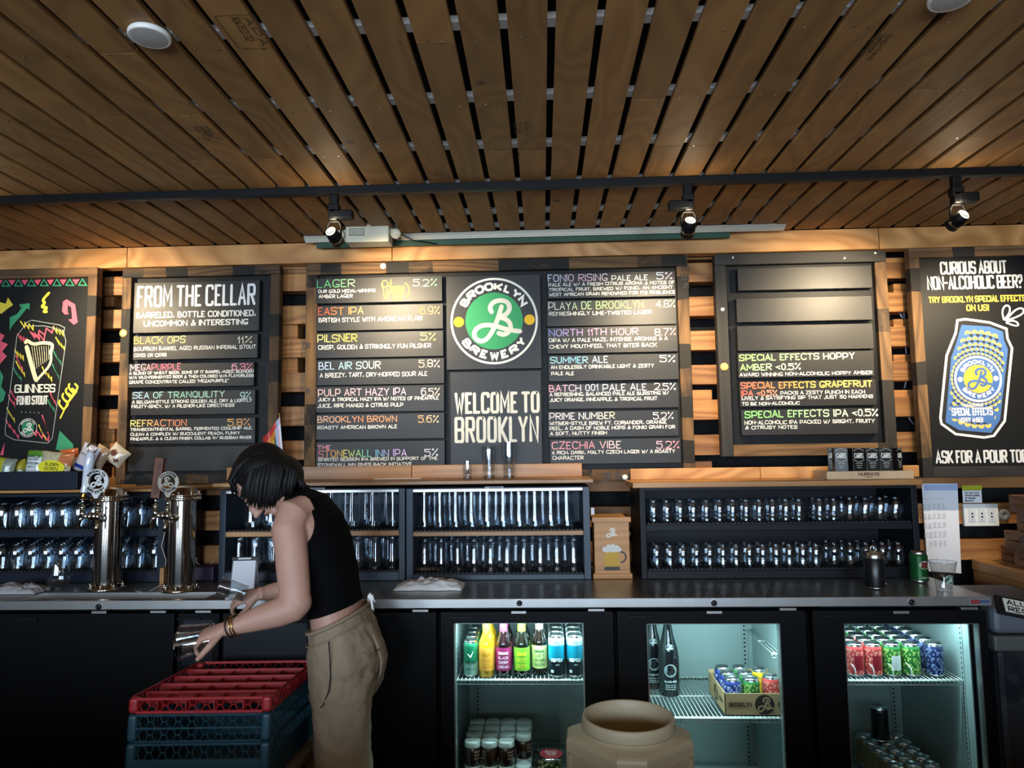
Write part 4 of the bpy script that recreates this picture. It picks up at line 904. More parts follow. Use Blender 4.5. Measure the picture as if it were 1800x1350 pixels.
cset = [('navy', navy, pale, .042, .045, 'blue dotted can in the carton, front'), ('navy', navy, pale, .042, .115, 'blue dotted can in the carton, middle'), ('navy', navy, pale, .040, .185, 'blue dotted can in the carton, back'),
        ('grn', gr, lg, .112, .045, 'green dotted can in the carton, front'), ('grn', gr, lg, .110, .115, 'green dotted can in the carton, middle'), ('grn', gr, lg, .108, .185, 'green dotted can in the carton, back'),
        ('yel', yl, og, .178, .16, 'yellow dotted can in the carton'), ('red', rd, pk, xb-xa-.045, .075, 'red dotted can alone at one side of the carton')]
for k, c1_, c2_, dx, dy, lb in cset: can('c'+k, lb, xa+dx, yc0+dy, zs4+.0095, group='cans in the open carton', col=c1_, design=dotted(c1_, c2_), rot=random.uniform(0, 2), seg=32)
# cans in the last cooler
rows = [('red', rd, pk, hexc('8a2230'), 'red'), ('red', rd, pk, hexc('c8ccd0'), 'red'), ('grn', gr, lg, hexc('2c8a9a'), 'green'), ('grn', gr, lg, None, 'green'), ('nvy', *vecc('1c2650', '6c7aa4'), None, 'navy'), ('nvy', *vecc('1c2650', '6c7aa4'), None, 'navy')]
pxs = [1503, 1535, 1568, 1602, 1643]
cnt = {}
for c_, ((k, a_, b_, band, nm), px) in enumerate(zip(rows, pxs)):
    for r_ in range(6):
        if nm == 'red' and r_ > 1:
            if c_ == 0: continue
        y = YS+.05+r_*.069 + 0; x = W(px, 1180, YS+.05).x + r_*.0
        nm2 = nm if not (nm == 'red' and r_ > 2) else 'green'; kk = (k if nm2 == nm else 'grn')+str(band is not None)
        aa, bb_ = (a_, b_) if nm2 == nm else (gr, lg)
        can('w'+kk, '%s dotted can, %s from the front in the %s column of the last cooler' % (nm2, ORD[r_], ORD[c_]), x, y, zs5+.0045, group='dotted cans on the last wire shelf', col=aa, design=dotted(aa, bb_, band), rot=0, seg=32)
for px in (1504, 1536.5, 1570, 1603):       # wire can guides
    x = W(px, 1190, YS).x; tag(MB().tube([(x, YS, zs5), (x, YS, zs5+.045), (x-.005, YS+.04, zs5+.06), (x-.01, YS+.3, zs5+.05)], .0016, 6).build('can_guide', WIRE), 'thin wire guide between can columns, %s of four across' % ORD[(1504, 1536.5, 1570, 1603).index(px)], 'guide', 'wire guides between the cans')
# lower deck of the last cooler
zl5 = W(1580, 1335, YS+.16).z-.122-.0; 
wire_shelf('lower wire shelf of the last cooler, under silver-topped cans', I5[0]+.01, I5[1]-.01, YS, I5[3]-.02, zl5-.005)
dk = hexc('15181d'); k_ = 0
pd = G(1577, 1303, zl5+.122)
for c_ in range(3):
    for r_ in range(6):
        x = W(1598, 1340, YS+.06).x+(c_-.3)*.068; y = YS+.06+r_*.069
        can('dark', 'dark can with silver top, %s from the front in the %s lower column' % (ORD[r_], ORD[c_]), x, y, zl5+.0, group='silver-topped dark cans', col=dk if c_ else hexc('8a7c5c'), seg=20); k_ += 1
for r_ in range(5):
    can('dark2', 'dark can with silver top, %s from the front beside the door frame' % ORD[r_], I5[0]+.042, YS+.06+r_*.069, zl5, group='silver-topped dark cans', col=hexc('2a3036'), seg=20)
x = W(1577, 1250, YS+.3).x
can('darktop', 'lone dark can standing on top of the silver-topped cans', G(1580, 1330, zl5+.122).x+.0, YS+.06+4*.069, zl5+.123, col=dk, h=.14, seg=20)

# ---------------------------------------------------------------- glass cabinets
YC = 3.07; YCB = 3.40
def cabinet(label, px0, px1, ptop, pshelf, pbot, side_px, paint, shelf_edge, th=.012, lip=.0, group='open glass cabinets on the worktop', mats='mat'):
    a = W(px0, 940, YC).x; b = W(px1, 940, YC).x; cx = (px0+px1)/2
    zt = W(cx, ptop, YC).z; s0 = W(cx, pshelf[1], YC).z; s1 = W(cx, pshelf[0], YC).z; zb_ = W(cx, pbot, YC).z
    sw = side_px*YC/F
    root = empty('glass_cabinet', ((a+b)/2, YC, ZL), label=label, cat='cabinet', group=group)
    ap = lambda o: addp(o, root)
    ap(MB().rbox(a, a+sw, YC, YCB, ZL+.001, zt, .002).build('side_panel', paint)); ap(MB().rbox(b-sw, b, YC, YCB, ZL+.001, zt, .002).build('side_panel', paint))
    ap(MB().box(a+sw, b-sw, YCB-.01, YCB, ZL+.001, zt).build('back_panel', paint))
    ap(MB().box(a+sw, b-sw, YC+.004, YCB-.01, zt-.012, zt).build('top_panel', paint))
    ap(MB().rbox(a+sw, b-sw, YC, YCB-.01, ZL+.001, zb_, .002).build('bottom_panel', paint))
    if shelf_edge: 
        ap(MB().box(a+sw, b-sw, YC+.02, YCB-.01, s0, s1).build('shelf', paint)); ap(board('shelf_edge', a+sw, b-sw, YC+.002, YC+.02, s0, s1, TOPW))
    else: ap(MB().rbox(a+sw, b-sw, YC+.003, YCB-.01, s0, s1, .002).build('shelf', paint))
    for zz in (s1, zb_):                                   # ribbed bar mats under the glasses
        q = MB().box(a+sw+.004, b-sw-.004, YC+.012, YCB-.02, zz, zz+.003)
        n = int((b-a-2*sw)/.018)
        for i in range(n): q.box(a+sw+.01+i*.018, a+sw+.018+i*.018, YC+.012, YCB-.02, zz+.003, zz+.007)
        ap(q.build('bar_mat', mat('rubber_mat', '0e1013', rough=.6)))
    return root, (a+sw, b-sw, zb_+.007, s1+.007, zt-.012)
cL, KL = cabinet('blue-black glass cabinet behind the beer towers, holding round tumblers', -45, 290, 868, (933, 944), 1007, 14, SHELFB, False)
cP, KP = cabinet('steel glass cabinet partly hidden by the bartender', 385, 712, 860, (934, 943), 1006, 11, SLATE, True)
cC, KC = cabinet('steel glass cabinet with two full rows of tall glasses, beside the cedar box', 714, 1038, 857, (934, 942), 1010, 12, SLATE, True)
cR, KR = cabinet('black glass cabinet holding jars and stemmed glasses, below the black cracker boxes', 1126, 1617, 855, (921, 932), 1002, 10, SHELFK, False)
for c_, K, px in ((cP, KP, 0), (cC, KC, 0)):               # light metal top rail
    addp(MB().rbox(K[0], K[1], YC-.003, YC+.008, K[4]-.004, K[4]+.008, .001).build('top_rail', STEEL), c_)
for px0, px1, py0, py1 in ((852, 885, 855, 859), (541, 571, 857, 861)):
    p = W(px0, py1, YC-.005); q = W(px1, py0, YC-.005); o = MB().box(p.x, q.x, YC-.005, YC-.0035, p.z, q.z).build('shelf_tag', mat('tag_grey', '9aa0a8', rough=.5)); addp(o, cP if px0 < 600 else cC)
    t = MB(); ptext(t, '8 BEVERAGE', px0+8, px1-4, py1-1, py0+1, YC-.0055, ['2a2e36'], lw=.6, jit=.01); t.build('lettering', PRINT, o)
# folded liner crumpled out of the lower shelf
# ---------------------------------------------------------------- oiled tops and the upstands above them
def top(label, px0, px1, pyf, thick, ya=YC-.025, yb_=YB-.03, up=None, name='shelf_top'):
    a = W(px0, pyf, ya).x; b = W(px1, pyf, ya).x; cx = (px0+px1)/2; z1 = W(cx, pyf, ya).z
    root = empty(name, ((a+b)/2, ya, z1), label=label, cat='shelf')
    addp(board('top_board', a, b, ya, yb_, z1-thick, z1, TOPW), root)
    if up:
        x0 = W(up[0], 830, yb_-.02).x; x1 = W(up[1], 830, yb_-.02).x; zt = W((up[0]+up[1])/2, up[2], yb_-.02).z; xs_ = [x0] + [W(q, 830, yb_-.02).x for q in up[3:]] + [x1]
        for p_, q_ in zip(xs_[:-1], xs_[1:]): addp(board('upstand_board', p_, q_-.002, yb_-.02, yb_, z1, zt, BEAM if up[0] > 1000 else TOPW), root)
    return root, z1
tC, ZTC = top('oiled wooden top over the two steel glass cabinets, carrying three empty glasses', 373, 1043, 846, .016, up=(398, 1024, 818, 724))
tR, ZTR = top('oiled wooden top over the black glass cabinet', 1112, 1622, 846, .022, up=(1108, 1617, 821, 1337))
tL, ZTL = top('wooden top over the tumbler cabinet, under the snack trough', -60, 337, 861, .012)
# ---------------------------------------------------------------- glassware
def thing_mesh(name, parts):
    """parts: [(part name, MB, material)] -> prototype empty with parts, unlinked from view until placed"""
    root = empty(name)
    for n, mb, m_ in parts: mb.build(n, m_, root)
    return root
BASEG = glassy('thick_glass', (.72, .78, .82), 1.5, .05, .10)
def proto_glass(prof, base, n=20, rim=True, down=True):
    mb = MB(); h = max(p[1] for p in prof)
    mb.lathe(prof, n=n, cap=False)
    inner = [(max(r-.0022, .001), max(z, base)) for r, z in prof if z >= base*.9]
    if inner: mb.lathe([(0, inner[0][1])]+inner, n=n, cap=False)
    mb2 = MB().lathe([(0, 0), (prof[0][0], 0), (prof[0][0]*1.0, base*.5), (prof[0][0]*.96, base), (0, base)], n=n, cap=False)
    if down:
        for q in (mb, mb2): q.v = [(x, y, h-z) for x, y, z in q.v]; q.f = [f[::-1] for f in q.f]
    return mb, mb2
used = {}
def glassware(key, name, prof, base, x, y, z, label, group, cat='glass', down=True, rot=0, hs=1.0, extra=None):
    if key not in used:
        mb, mb2 = proto_glass(prof, base, down=down); root = empty(name); mb.build('glass_wall', GLASS, root); mb2.build('glass_base', BASEG, root)
        if extra: extra(root)
        used[key] = root; o = root
    else: o = copy_tree(used[key])
    o.location = (x, y, z); o.rotation_euler = (0, 0, rot); return tag(o, label, cat, group)
PINT = [(.030, 0), (.030, .012), (.0315, .05), (.0345, .105), (.037, .130), (.0365, .150), (.0365, .153)]
_k = .93
TALL = [(.0275, 0), (.0285, .015), (.030, .06), (.034, .12), (.0355, .150), (.033, .165)]
JAR = [(.0235, 0), (.0267, .006), (.0272, .05), (.0272, .072), (.025, .080), (.0245, .092)]
SNIF = [(.020, 0), (.027, .012), (.0300, .035), (.0292, .065), (.025, .092), (.024, .095)]
TUMB = [(.022, 0), (.030, .010), (.034, .036), (.0335, .07), (.028, .112)]
def fill(K, level, key, name, prof, base, n, depth, lab, group, x0=None, x1=None, stag=.5, d=None, hmax=None, down=True, cat='glass', pre=''):
    a, b, z0, z1, zt = K; z = (z0, z1)[level]; r = max(p[0] for p in prof)
    xa = a+r+.006 if x0 is None else x0; xb_ = b-r-.006 if x1 is None else x1
    d = d or 2*r+.003; st_ = (xb_-xa)/(n-1)
    for j in range(depth):
        for i in range(n - (1 if j % 2 and stag else 0)):
            x = xa+st_*i+(st_*.5 if j % 2 and stag else 0)
            y = YC+.028+r+j*(d*.93)
            glassware(key, name, prof, base, x+random.uniform(-.0004, .0004), y, z+.0005, '%s, %s from left, %s row, %s shelf of the %s' % (lab[0], ORD[i], ('front', 'middle', 'back', 'rearmost')[j], ('lower', 'upper')[level], lab[1]), group, cat, down=down, rot=random.uniform(0, 6))
hC = KC[4]-KC[3]; 
sc = lambda p, k, kr=.93: [(r*kr, z*k) for r, z in p]
TALL2 = sc(TALL, 1.0); PINT2 = PINT
def room(K, lv): return (K[2] and (K[3]-.02-K[2]-.02)) if lv == 0 else K[4]-K[3]
kC1 = min(1.0, (room(KC, 1)-.008)/.165); kC0 = min(1.0, (room(KC, 0)-.004)/.153)
fill(KC, 1, 'tallC', 'pilsner_glass', sc(TALL, kC1), .016, 10, 3, ('clear pilsner glass', 'centre cabinet'), 'upturned glasses on the upper shelf of the centre cabinet', x1=KC[0]+.7*(KC[1]-KC[0])+.152, d=.082, pre='upturned')
fill(KC, 0, 'pintC', 'pint_glass', sc(PINT, kC0), .016, 10, 3, ('clear pint glass', 'centre cabinet'), 'upturned glasses on the lower shelf of the centre cabinet', d=.084, pre='upturned')
kP1 = min(1.0, (room(KP, 1)-.008)/.165); kP0 = min(1.0, (room(KP, 0)-.004)/.153)
fill(KP, 1, 'tallC', 'pilsner_glass', sc(TALL, kC1), .016, 8, 2, ('clear pilsner glass', "bartender's cabinet"), 'upturned glasses on the upper shelf behind the bartender', x0=KP[0]+.09, d=.082, pre='upturned')
fill(KP, 0, 'pintC', 'pint_glass', sc(PINT, kC0), .016, 10, 3, ('clear pint glass', "bartender's cabinet"), 'upturned glasses on the lower shelf behind the bartender', d=.084, pre='upturned')
pxx = lambda px, py=900: W(px, py, YC+.06).x
fill(KR, 1, 'jar', 'small_glass', JAR, .012, 12, 2, ('small clear glass', 'black cabinet'), 'small clear glasses on the upper shelf of the black cabinet', x0=pxx(1149), x1=pxx(1404), stag=0, d=.075)
fill(KR, 1, 'jar', 'small_glass', JAR, .012, 2, 2, ('small glass beside snifters', 'black cabinet'), 'small clear glasses on the upper shelf of the black cabinet', x0=pxx(1440), x1=pxx(1465), stag=0, d=.075, pre='lone')
fill(KR, 1, 'snif', 'stemless_snifter', SNIF, .010, 4, 2, ('clear stemless snifter', 'black cabinet'), 'snifters on the upper shelf of the black cabinet', x0=pxx(1494), x1=KR[1]-.040, stag=0, d=.09)
fill(KR, 0, 'jar', 'small_glass', JAR, .012, 13, 2, ('small clear glass', 'black cabinet'), 'small clear glasses on the lower shelf of the black cabinet', x0=pxx(1152), x1=pxx(1430), stag=0, d=.075)
fill(KR, 0, 'snif', 'stemless_snifter', SNIF, .010, 5, 2, ('clear stemless snifter', 'black cabinet'), 'snifters on the lower shelf of the black cabinet', x0=pxx(1462), x1=KR[1]-.040, stag=0, d=.09)
TUK = sc(TUMB, 1.0, 1.0)
fill(KL, 1, 'tumb', 'stemless_tumbler', TUK, .008, 11, 4, ('clear round tumbler', 'tumbler cabinet'), 'round tumblers on the upper shelf behind the towers', x0=KL[0]+.045, x1=KL[1]-.04, d=.074)
fill(KL, 0, 'tumb', 'stemless_tumbler', TUK, .008, 11, 4, ('clear round tumbler', 'tumbler cabinet'), 'round tumblers on the lower shelf behind the towers', x0=KL[0]+.045, x1=KL[1]-.04, d=.074)
# three empty glasses on the oiled top
def b_print(root):
    t = MB(); f = on_cyl(0, 0, 0, .024); script_b(t, 0, .030, .013, f, hexc('101010'), 1.2); text_uv(t, 'BREWERY', .016, .003, .0006, lambda u, v: f(u-.008, v+.012), hexc('101010')); t.build('printed_letter', PRINT, root)
for key, nm, pf, px, py, lb, ex in (('sampler', 'sampler_glass', [(.0205, 0), (.0212, .02), (.0225, .05), (.0235, .080)], 822, 842, 'short tasting glass with a black printed letter on the oiled top', b_print),
                                    ('becher', 'beer_glass', [(.026, 0), (.027, .03), (.032, .11), (.0325, .125), (.0305, .145)], 859.5, 840, 'medium straight beer glass on the oiled top, between the two others', None),
                                    ('nonic', 'beer_glass', [(.025, 0), (.026, .02), (.031, .08), (.0355, .12), (.0335, .135), (.0345, .163)], 895, 840, 'tallest of three beer glasses on the oiled top', None)):
    p = G(px, py, ZTC); y = min(p.y, YB-.11); glassware(key, nm, pf, .012, W(px, py, y).x, y, ZTC+.0005, lb, 'empty glasses on the oiled top', down=False, extra=ex)
# wine glass, stemless, left on the worktop
p = G(102, 1036, ZL); glassware('wine', 'stemless_wine_glass', [(.020, 0), (.034, .010), (.0435, .035), (.0415, .07), (.034, .112)], .006, p.x, p.y, ZL+.0005, 'stemless wine glass standing alone beside the folded towel', None, down=False)
# ---------------------------------------------------------------- beer towers
def ball(mb, x, y, z, r, n=10, mi=0):
    mb.lathe([(0, -r)]+[(r*math.cos(R(a)), r*math.sin(R(a))) for a in (-50, -15, 20, 55)]+[(0, r)], x, y, z, n, cap=False, mi=mi)
def tower(px, pyb, pyt, label, rr=.052):
    p = G(px, pyb, ZL); y = p.y; x = p.x; h = W(px, pyt, y).z - ZL
    root = empty('beer_tower', (x, y, ZL+.001), label=label, cat='beer tower', group='polished beer towers behind the drip tray')
    MB().lathe([(rr*1.38, 0), (rr*1.38, .008), (rr*1.3, .012), (rr*1.05, .013), (rr, .022)], n=40).build('base_flange', CHROME, root)
    MB().lathe([(rr, .013), (rr, h-.006)], n=48, cap=False).build('column', mat('polished_steel', 'b9b3aa', rough=.13, metal=1), root)
    MB().lathe([(rr*1.02, h-.014), (rr*1.36, h-.012), (rr*1.36, h-.001), (rr*1.2, h), (rr*1.2, h+.004), (rr*1.36, h+.005), (rr*1.36, h+.012), (rr*1.05, h+.016), (rr*.95, h+.034), (rr*.5, h+.044), (0, h+.046)], n=40, cap=False).build('cap', CHROME, root)
    for k in range(8):
        a = R(45*k+12)
        for zz in (.013, h+.012):
            b_ = MB(); b_.lathe([(.007, 0), (.007, .004)], rr*1.2*math.cos(a), rr*1.2*math.sin(a), zz, 6); ball(b_, rr*1.2*math.cos(a), rr*1.2*math.sin(a), zz+.008, .006); b_.build('acorn_nut', CHROME, root)
    return root, x, y, h
def faucet(root, x0, y0, z, dx, dy, name='faucet'):
    """a tap growing from the column side in direction (dx, dy)"""
    L_ = Vector((dx, dy, 0)).normalized(); b_ = MB(); s = Vector((x0, y0, z))
    q = lambda t, dz=0: s+L_*t+Vector((0, 0, dz))
    b_.tube([q(0), q(.022)], .014, 14); b_.tube([q(.02), q(.034)], .017, 14); b_.tube([q(.034), q(.06, .002)], .009, 12)
    b_.tube([q(.060, -.006), q(.060, .030)], [.011, .009], 14); b_.tube([q(.056, 0), q(.068, -.012), q(.074, -.030), q(.075, -.048)], [.009, .009, .0075, .007], 12)
    b_.tube([q(.060, .028), q(.060, .034), q(.060, .040), q(.060, .046)], [.007, .012, .012, .007], 14); b_.tube([q(.060, .046), q(.060, .075)], [.006, .0075], 12)
    f_ = b_.build(name, CHROME, root); return q(.060, .072), f_
def handle_logo(root, base, white, mirror=False, label=None, scale=1.0):
    """round pierced tap handle, upright on its tap"""
    r = .046*scale; cz = base.z+.018+r; fr = MB(); m_ = WHITE if white else mat('worn_nickel', 'b8b0a0', rough=.25, metal=1)
    def g(rad, y): return [(base.x+rad*math.cos(2*math.pi*i/48), cz+rad*math.sin(2*math.pi*i/48)) for i in range(48)]
    for i in range(48):
        a0, a1 = 2*math.pi*i/48, 2*math.pi*(i+1)/48; ri = r*.66
        fr.prism([(base.x+ri*math.cos(a0), cz+ri*math.sin(a0)), (base.x+r*math.cos(a0), cz+r*math.sin(a0)), (base.x+r*math.cos(a1), cz+r*math.sin(a1)), (base.x+ri*math.cos(a1), cz+ri*math.sin(a1))], base.y-.004, base.y+.004)
    fr.prism([(base.x-.006, base.z+.0), (base.x+.006, base.z+.0), (base.x+.008, cz-r*.97), (base.x-.008, cz-r*.97)], base.y-.004, base.y+.004)
    fr.prism([(base.x-r*.4, cz-r*.9), (base.x+r*.4, cz-r*.9), (base.x+.008, cz-r*1.3), (base.x-.008, cz-r*1.3)], base.y-.0039, base.y+.0039)
    fr.prism([(base.x-.02, cz-r*.62), (base.x+.02, cz-r*.68), (base.x+.01, cz-r*.60)], base.y-.0035, base.y+.0035)
    h_ = fr.build('tap_handle', m_, root, label=label)
    t = MB(); ff = lambda u, v, e=0: (u, base.y-.003-e, v); script_b(t, base.x+(.0 if not mirror else 0), cz, r*.60, ff, (1, 1, 1), 1.15, mirror=mirror)
    t.v += [(v[0], base.y+.003, v[2]) for v in t.v]; n_ = len(t.v)//2
    for f0 in list(t.f): t.f.append([i+n_ for i in f0][::-1]); t.mi.append(0); t.sm.append(False); t.c.append(None)
    t.c = [None]*len(t.f); t.build('script_letter', m_, h_)
    t = MB(); ff = lambda u, v, e=0: (u, base.y-.0043-e, v)
    arc_text(t, 'BROOKLYN' if not mirror else 'NYLKOORB', base.x, cz, r*.83, r*.24, r*.075, 90, 120, ff, hexc('17181c'), serif=0); arc_text(t, 'BREWERY' if not mirror else 'YREWERB', base.x, cz, r*.83, r*.24, r*.075, 270, 112, ff, hexc('17181c'), inward=True)
    t.build('lettering', PRINT, h_); return h_
tw1, x1_, y1_, h1 = tower(187, 1036, 876, 'polished steel beer tower with the white round handle')
tw2, x2_, y2_, h2 = tower(317, 1038, 874, 'polished steel beer tower with the nickel round handle, nearer the bartender')
zf = .78
b1, f1 = faucet(tw1, .0, -.050, h1*.79, .35, -1); handle_logo(tw1, Vector((b1.x-.01, b1.y, b1.z+.012)), True, label='white pierced round handle', scale=1.08)
b2, f2 = faucet(tw1, -.050, 0, h1*.80, -1, -.12)
b3, f3 = faucet(tw2, .0, -.050, h2*.79, -.05, -1); handle_logo(tw2, Vector((b3.x, b3.y, b3.z+.012)), False, True, 'nickel pierced round handle', scale=.92)
b4, f4 = faucet(tw2, -.050, 0, h2*.80, -1, -.1)
# tall white turned handle with a ring of mirror at its top
q = MB(); lean = Matrix.Rotation(R(8), 4, 'Y')
q.lathe([(.006, 0), (.010, .004), (.0125, .012), (.009, .02), (.012, .028)], n=18, mi=1); q.lathe([(.0145, .028), (.0145, .045), (.013, .052), (.0150, .075), (.0185, .12), (.0205, .15), (.019, .175), (.0150, .190), (.012, .198), (0, .2)], n=22, cap=False)
q.xf(lean); hh = q.build('tap_handle', [mat('glossy_white', 'd6dbe6', rough=.15, coat=1), BRASS], tw1, (b2.x, b2.y, b2.z), label='glossy white turned handle')
q = MB(); rg = [(.020*math.cos(R(a)), 0, .212+.020*math.sin(R(a))) for a in range(0, 361, 20)]; q.tube(rg, .004, 8, cap=False); q.lathe([(.017, -.001), (.017, .001)], n=24, cz=0).v
q.xf(lean); q.build('ring_top', CHROME, hh)
# slanted wooden handle
q = MB().rbox(-.018, .018, -.011, .011, 0, .165, .002).xf(Matrix.Rotation(R(5), 4, 'Y')); hb = q.build('tap_handle', mat('handle_walnut', '6e3f28', rough=.5, noise_=.3, scale=30), tw2, (b4.x, b4.y, b4.z), label='plain reddish wooden handle')
t = MB(); text_uv(t, 'BROOKLYN', .12, .017, .0022, lambda u, v: (0.009-v+.004, -.0118, .02+u), hexc('2c1710'), jit=.01); t.xf(Matrix.Rotation(R(5), 4, 'Y')); t.build('lettering', PRINT, hb)
# ---------------------------------------------------------------- loose things on the worktop
def cloth(name, label, px, py, w, d, hgt, seed, m_=CLOTH, rot=0, cat='towel', flat_=.35):
    p = G(px, py, ZL); random.seed(seed); mb = MB(); n = 34; m2 = 26; vs = []
    for j in range(m2+1):
        for i in range(n+1):
            u = i/n*2-1; v = j/m2*2-1
            e = (1-abs(u)**3)*(1-abs(v)**3); x = u*w/2*(1+.12*noise.noise((v*2, seed, 0))); y = v*d/2*(1+.2*noise.noise((u*2, seed, 3)))
            f = noise.noise((u*2.2+seed, v*2.6, 1))*.5+noise.noise((u*5+seed, v*4.2, 7))*.35 + abs(noise.noise((u*3.5+v*3, v*1.2, seed)))*.5
            z = .004 + e**.5*hgt*(flat_+.65*max(0, f+.35)); vs.append((x, y, z))
    fs = [[j*(n+1)+i, j*(n+1)+i+1, (j+1)*(n+1)+i+1, (j+1)*(n+1)+i] for j in range(m2) for i in range(n)]
    k = len(vs); vs2 = vs+[(x, y, .0005) for x, y, z in vs]; fs2 = fs+[[a+k for a in f][::-1] for f in fs]
    edge = [i for i in range(n+1)]+[j*(n+1)+n for j in range(1, m2+1)]+[m2*(n+1)+i for i in range(n-1, -1, -1)]+[j*(n+1) for j in range(m2-1, 0, -1)]
    for a, b in zip(edge, edge[1:]+edge[:1]): fs2.append([a, a+k, b+k, b])
    mb.add(vs2, fs2, sm=True); o = mb.build(name, m_); o.location = (p.x, p.y, ZL+.001); o.rotation_euler = (0, 0, rot); return tag(o, label, cat)
cloth('bar_towel', 'crumpled white bar towel in front of the centre cabinet', 756, 1033, .27, .14, .040, 11)
cloth('bar_towel', 'pale folded towel at the near end of the worktop', 28, 1040, .25, .13, .034, 4, mat('grey_cloth', 'a8a6a6', rough=.9, bump=.3, scale=300))
cloth('paper_liner', 'brown crumpled paper liner poking out of the lower shelf', 748, 1013, .12, .03, .012, 21, mat('kraft_paper', '8a6a4a', rough=.9), cat='paper').location.z = KC[2]-.004
# drip tray rubbish: two strainers
def strainer(px, py, label, m_):
    p = G(px, py, ZL-.026); root = empty('bar_strainer', (p.x, p.y, ZL-.024), label=label, cat='strainer'); root.rotation_euler = (0, 0, R(random.uniform(-20, 20)))
    MB().lathe([(.026, .002), (.030, .006), (.033, .004)], n=20, cap=False).build('cup', m_, root)
    MB().tube([(.03, 0, .006), (.06, .003, .012), (.09, .005, .02)], .004, 8).build('handle', m_, root)
    MB().tube([(.030*math.cos(a*.5), .030*math.sin(a*.5), .008+.003*(a % 2)) for a in range(13)], .0018, 6, cap=False).build('coil_spring', STEEL, root)
strainer(213, 1049, 'black bar strainer lying in the drip tray, left of the other', BLACK); strainer(258, 1048, 'reddish bar strainer lying in the drip tray, right of the other', mat('copper_worn', '6a3828', rough=.35, metal=.8))
tag(MB().tube([G(236, 1037, ZL+.004), G(245, 1041, ZL+.003), G(262, 1040, ZL+.003), G(275, 1033, ZL+.004), G(284, 1026, ZL+.02)], .0018, 6).build('thin_cable', mat('pale_cable', 'b8ae98', rough=.5)), 'thin pale cord curling on the steel between the beer towers', 'cord')
# cash box and shadowy clutter between the towers and the steel cabinet
p = G(360, 1020, ZL); q = MB().rbox(-.05, .05, -.05, .05, 0, .06, .004); o = q.build('plum_box', mat('plum_plastic', '3a2a44', rough=.5), None, (W(362, 1020, YC+.05).x, YC+.06, ZL+.001)); tag(o, 'dim plum-coloured box on the worktop beside the steel cabinet', 'box')
x = W(286, 1018, YC-.05).x; tag(MB().rbox(x-.009, x+.009, YC-.06, YC-.03, ZL+.001, ZL+.07, .001).build('wood_block', TOPW), 'small upright wooden block behind the second beer tower', 'block')
for k, pts in enumerate((((287, 905), (290, 935), (284, 960), (292, 985), (288, 1010)), ((340, 985), (346, 980), (345, 988), (352, 994)), ((334, 1003), (350, 997), (362, 1002), (376, 985)))):
    tag(MB().tube([W(a, b_, YC-.01 if k == 0 else YC+.1) for a, b_ in pts], .002, 6).build('thin_cable', MATS['pale_cable']), ['thin cord hanging between the towers and their cabinet', 'short pale cord looped above the plum box', 'pale cord lying over the plum box'][k], 'cord')
# card holder
p = G(412, 1048, ZL); root = empty('card_holder', (p.x, p.y+.07, ZL+.001), label='black-edged tent card holder with blank white card beside the bartender', cat='card holder')
root.rotation_euler = (0, 0, R(6))
rt_ = Matrix.Rotation(R(-14), 4, 'X')
MB().box(-.048, .048, -.001, .001, 0, .132).xf(rt_).build('front_plate', mat('grey_plate', '5a5e66', rough=.4), root); MB().box(-.044, .044, -.0025, -.0012, .006, .122).xf(rt_).build('blank_card', PAPER, root)
MB().rbox(-.052, .052, -.004, .004, .122, .138, .002).xf(rt_).build('clip_bar', BLACK, root); MB().box(-.025, .025, -.0055, -.004, .127, .133).xf(rt_).build('clip_plate', WHITE, root)
MB().box(-.048, .048, -.001, .001, 0, .13).xf(Matrix.Translation((0, .062, 0)) @ Matrix.Rotation(R(14), 4, 'X')).build('rear_plate', WHITE, root)
# cedar tip box
bx0, bx1, bz0, bz1 = rect(1045, 1108, 918, 1012, 2.97); yb0 = G(1075, 1018, ZL).y
bx0 = W(1045, 960, yb0).x; bx1 = W(1107, 960, yb0).x; ztb = W(1075, 909, yb0).z
root = empty('tip_box', ((bx0+bx1)/2, yb0, ZL+.001), label='cedar box painted with a mug of beer and a white letter, between the cabinets', cat='box'); w2 = (bx1-bx0)/2; hb_ = ztb-ZL-.001
MB().rbox(-w2, w2, .006, .006+2*w2*.9, .02, hb_-.02, .002).build('box_body', REDC, root).rotation_euler = (0, 0, 0)
MB().rbox(-w2-.008, w2+.008, -.002, 2*w2*.9+.014, 0, .022, .002).build('foot_board', REDC, root)
lid = MB().rbox(-w2-.008, w2+.008, -.002, 2*w2*.9+.014, hb_-.022, hb_, .002).build('lid_board', REDC, root)
t = MB(); f = lambda u, v, e=0: (u, .0055-e, v); s = yb0/F; cx_ = 0
script_b(t, -.002, .200, .025, f, hexc('dcd8cc'), 1.3)
k2 = hb_/.27; mz = .042/k2 if 0 else .042
poly(t, [(-.034, mz), (.028, mz), (.026, mz+.082), (-.032, mz+.082)], f, hexc('c8991e'))
ring(t, .034, mz+.052, .020, .027, f, hexc('2a2320'), 24, -90, 95); poly(t, [(-.036, mz-.006), (.032, mz-.006), (.029, mz+.010), (-.033, mz+.010)], lambda u, v: f(u, v, .0003), hexc('2a2320'))
for k, (dx, dz, rr_) in enumerate(((-.03, .086, .012), (-.014, .094, .013), (.003, .095, .014), (.02, .092, .012), (.03, .084, .010), (-.02, .083, .011), (.0, .084, .012), (.015, .083, .01))): disc(t, dx, mz+dz, rr_, lambda u, v: f(u, v, .0004+k*1e-5), hexc('d4d2cc'), 16)
t.v = [(x_, y_, z_*hb_/.27) for x_, y_, z_ in t.v]; t.build('painted_mug', PRINT, root)
g = MB(); text_uv(g, 'P', .014, .03, .003, lambda u, v: (w2+.0008, .05+u, v+hb_*.68), hexc('b8c4c4')); 
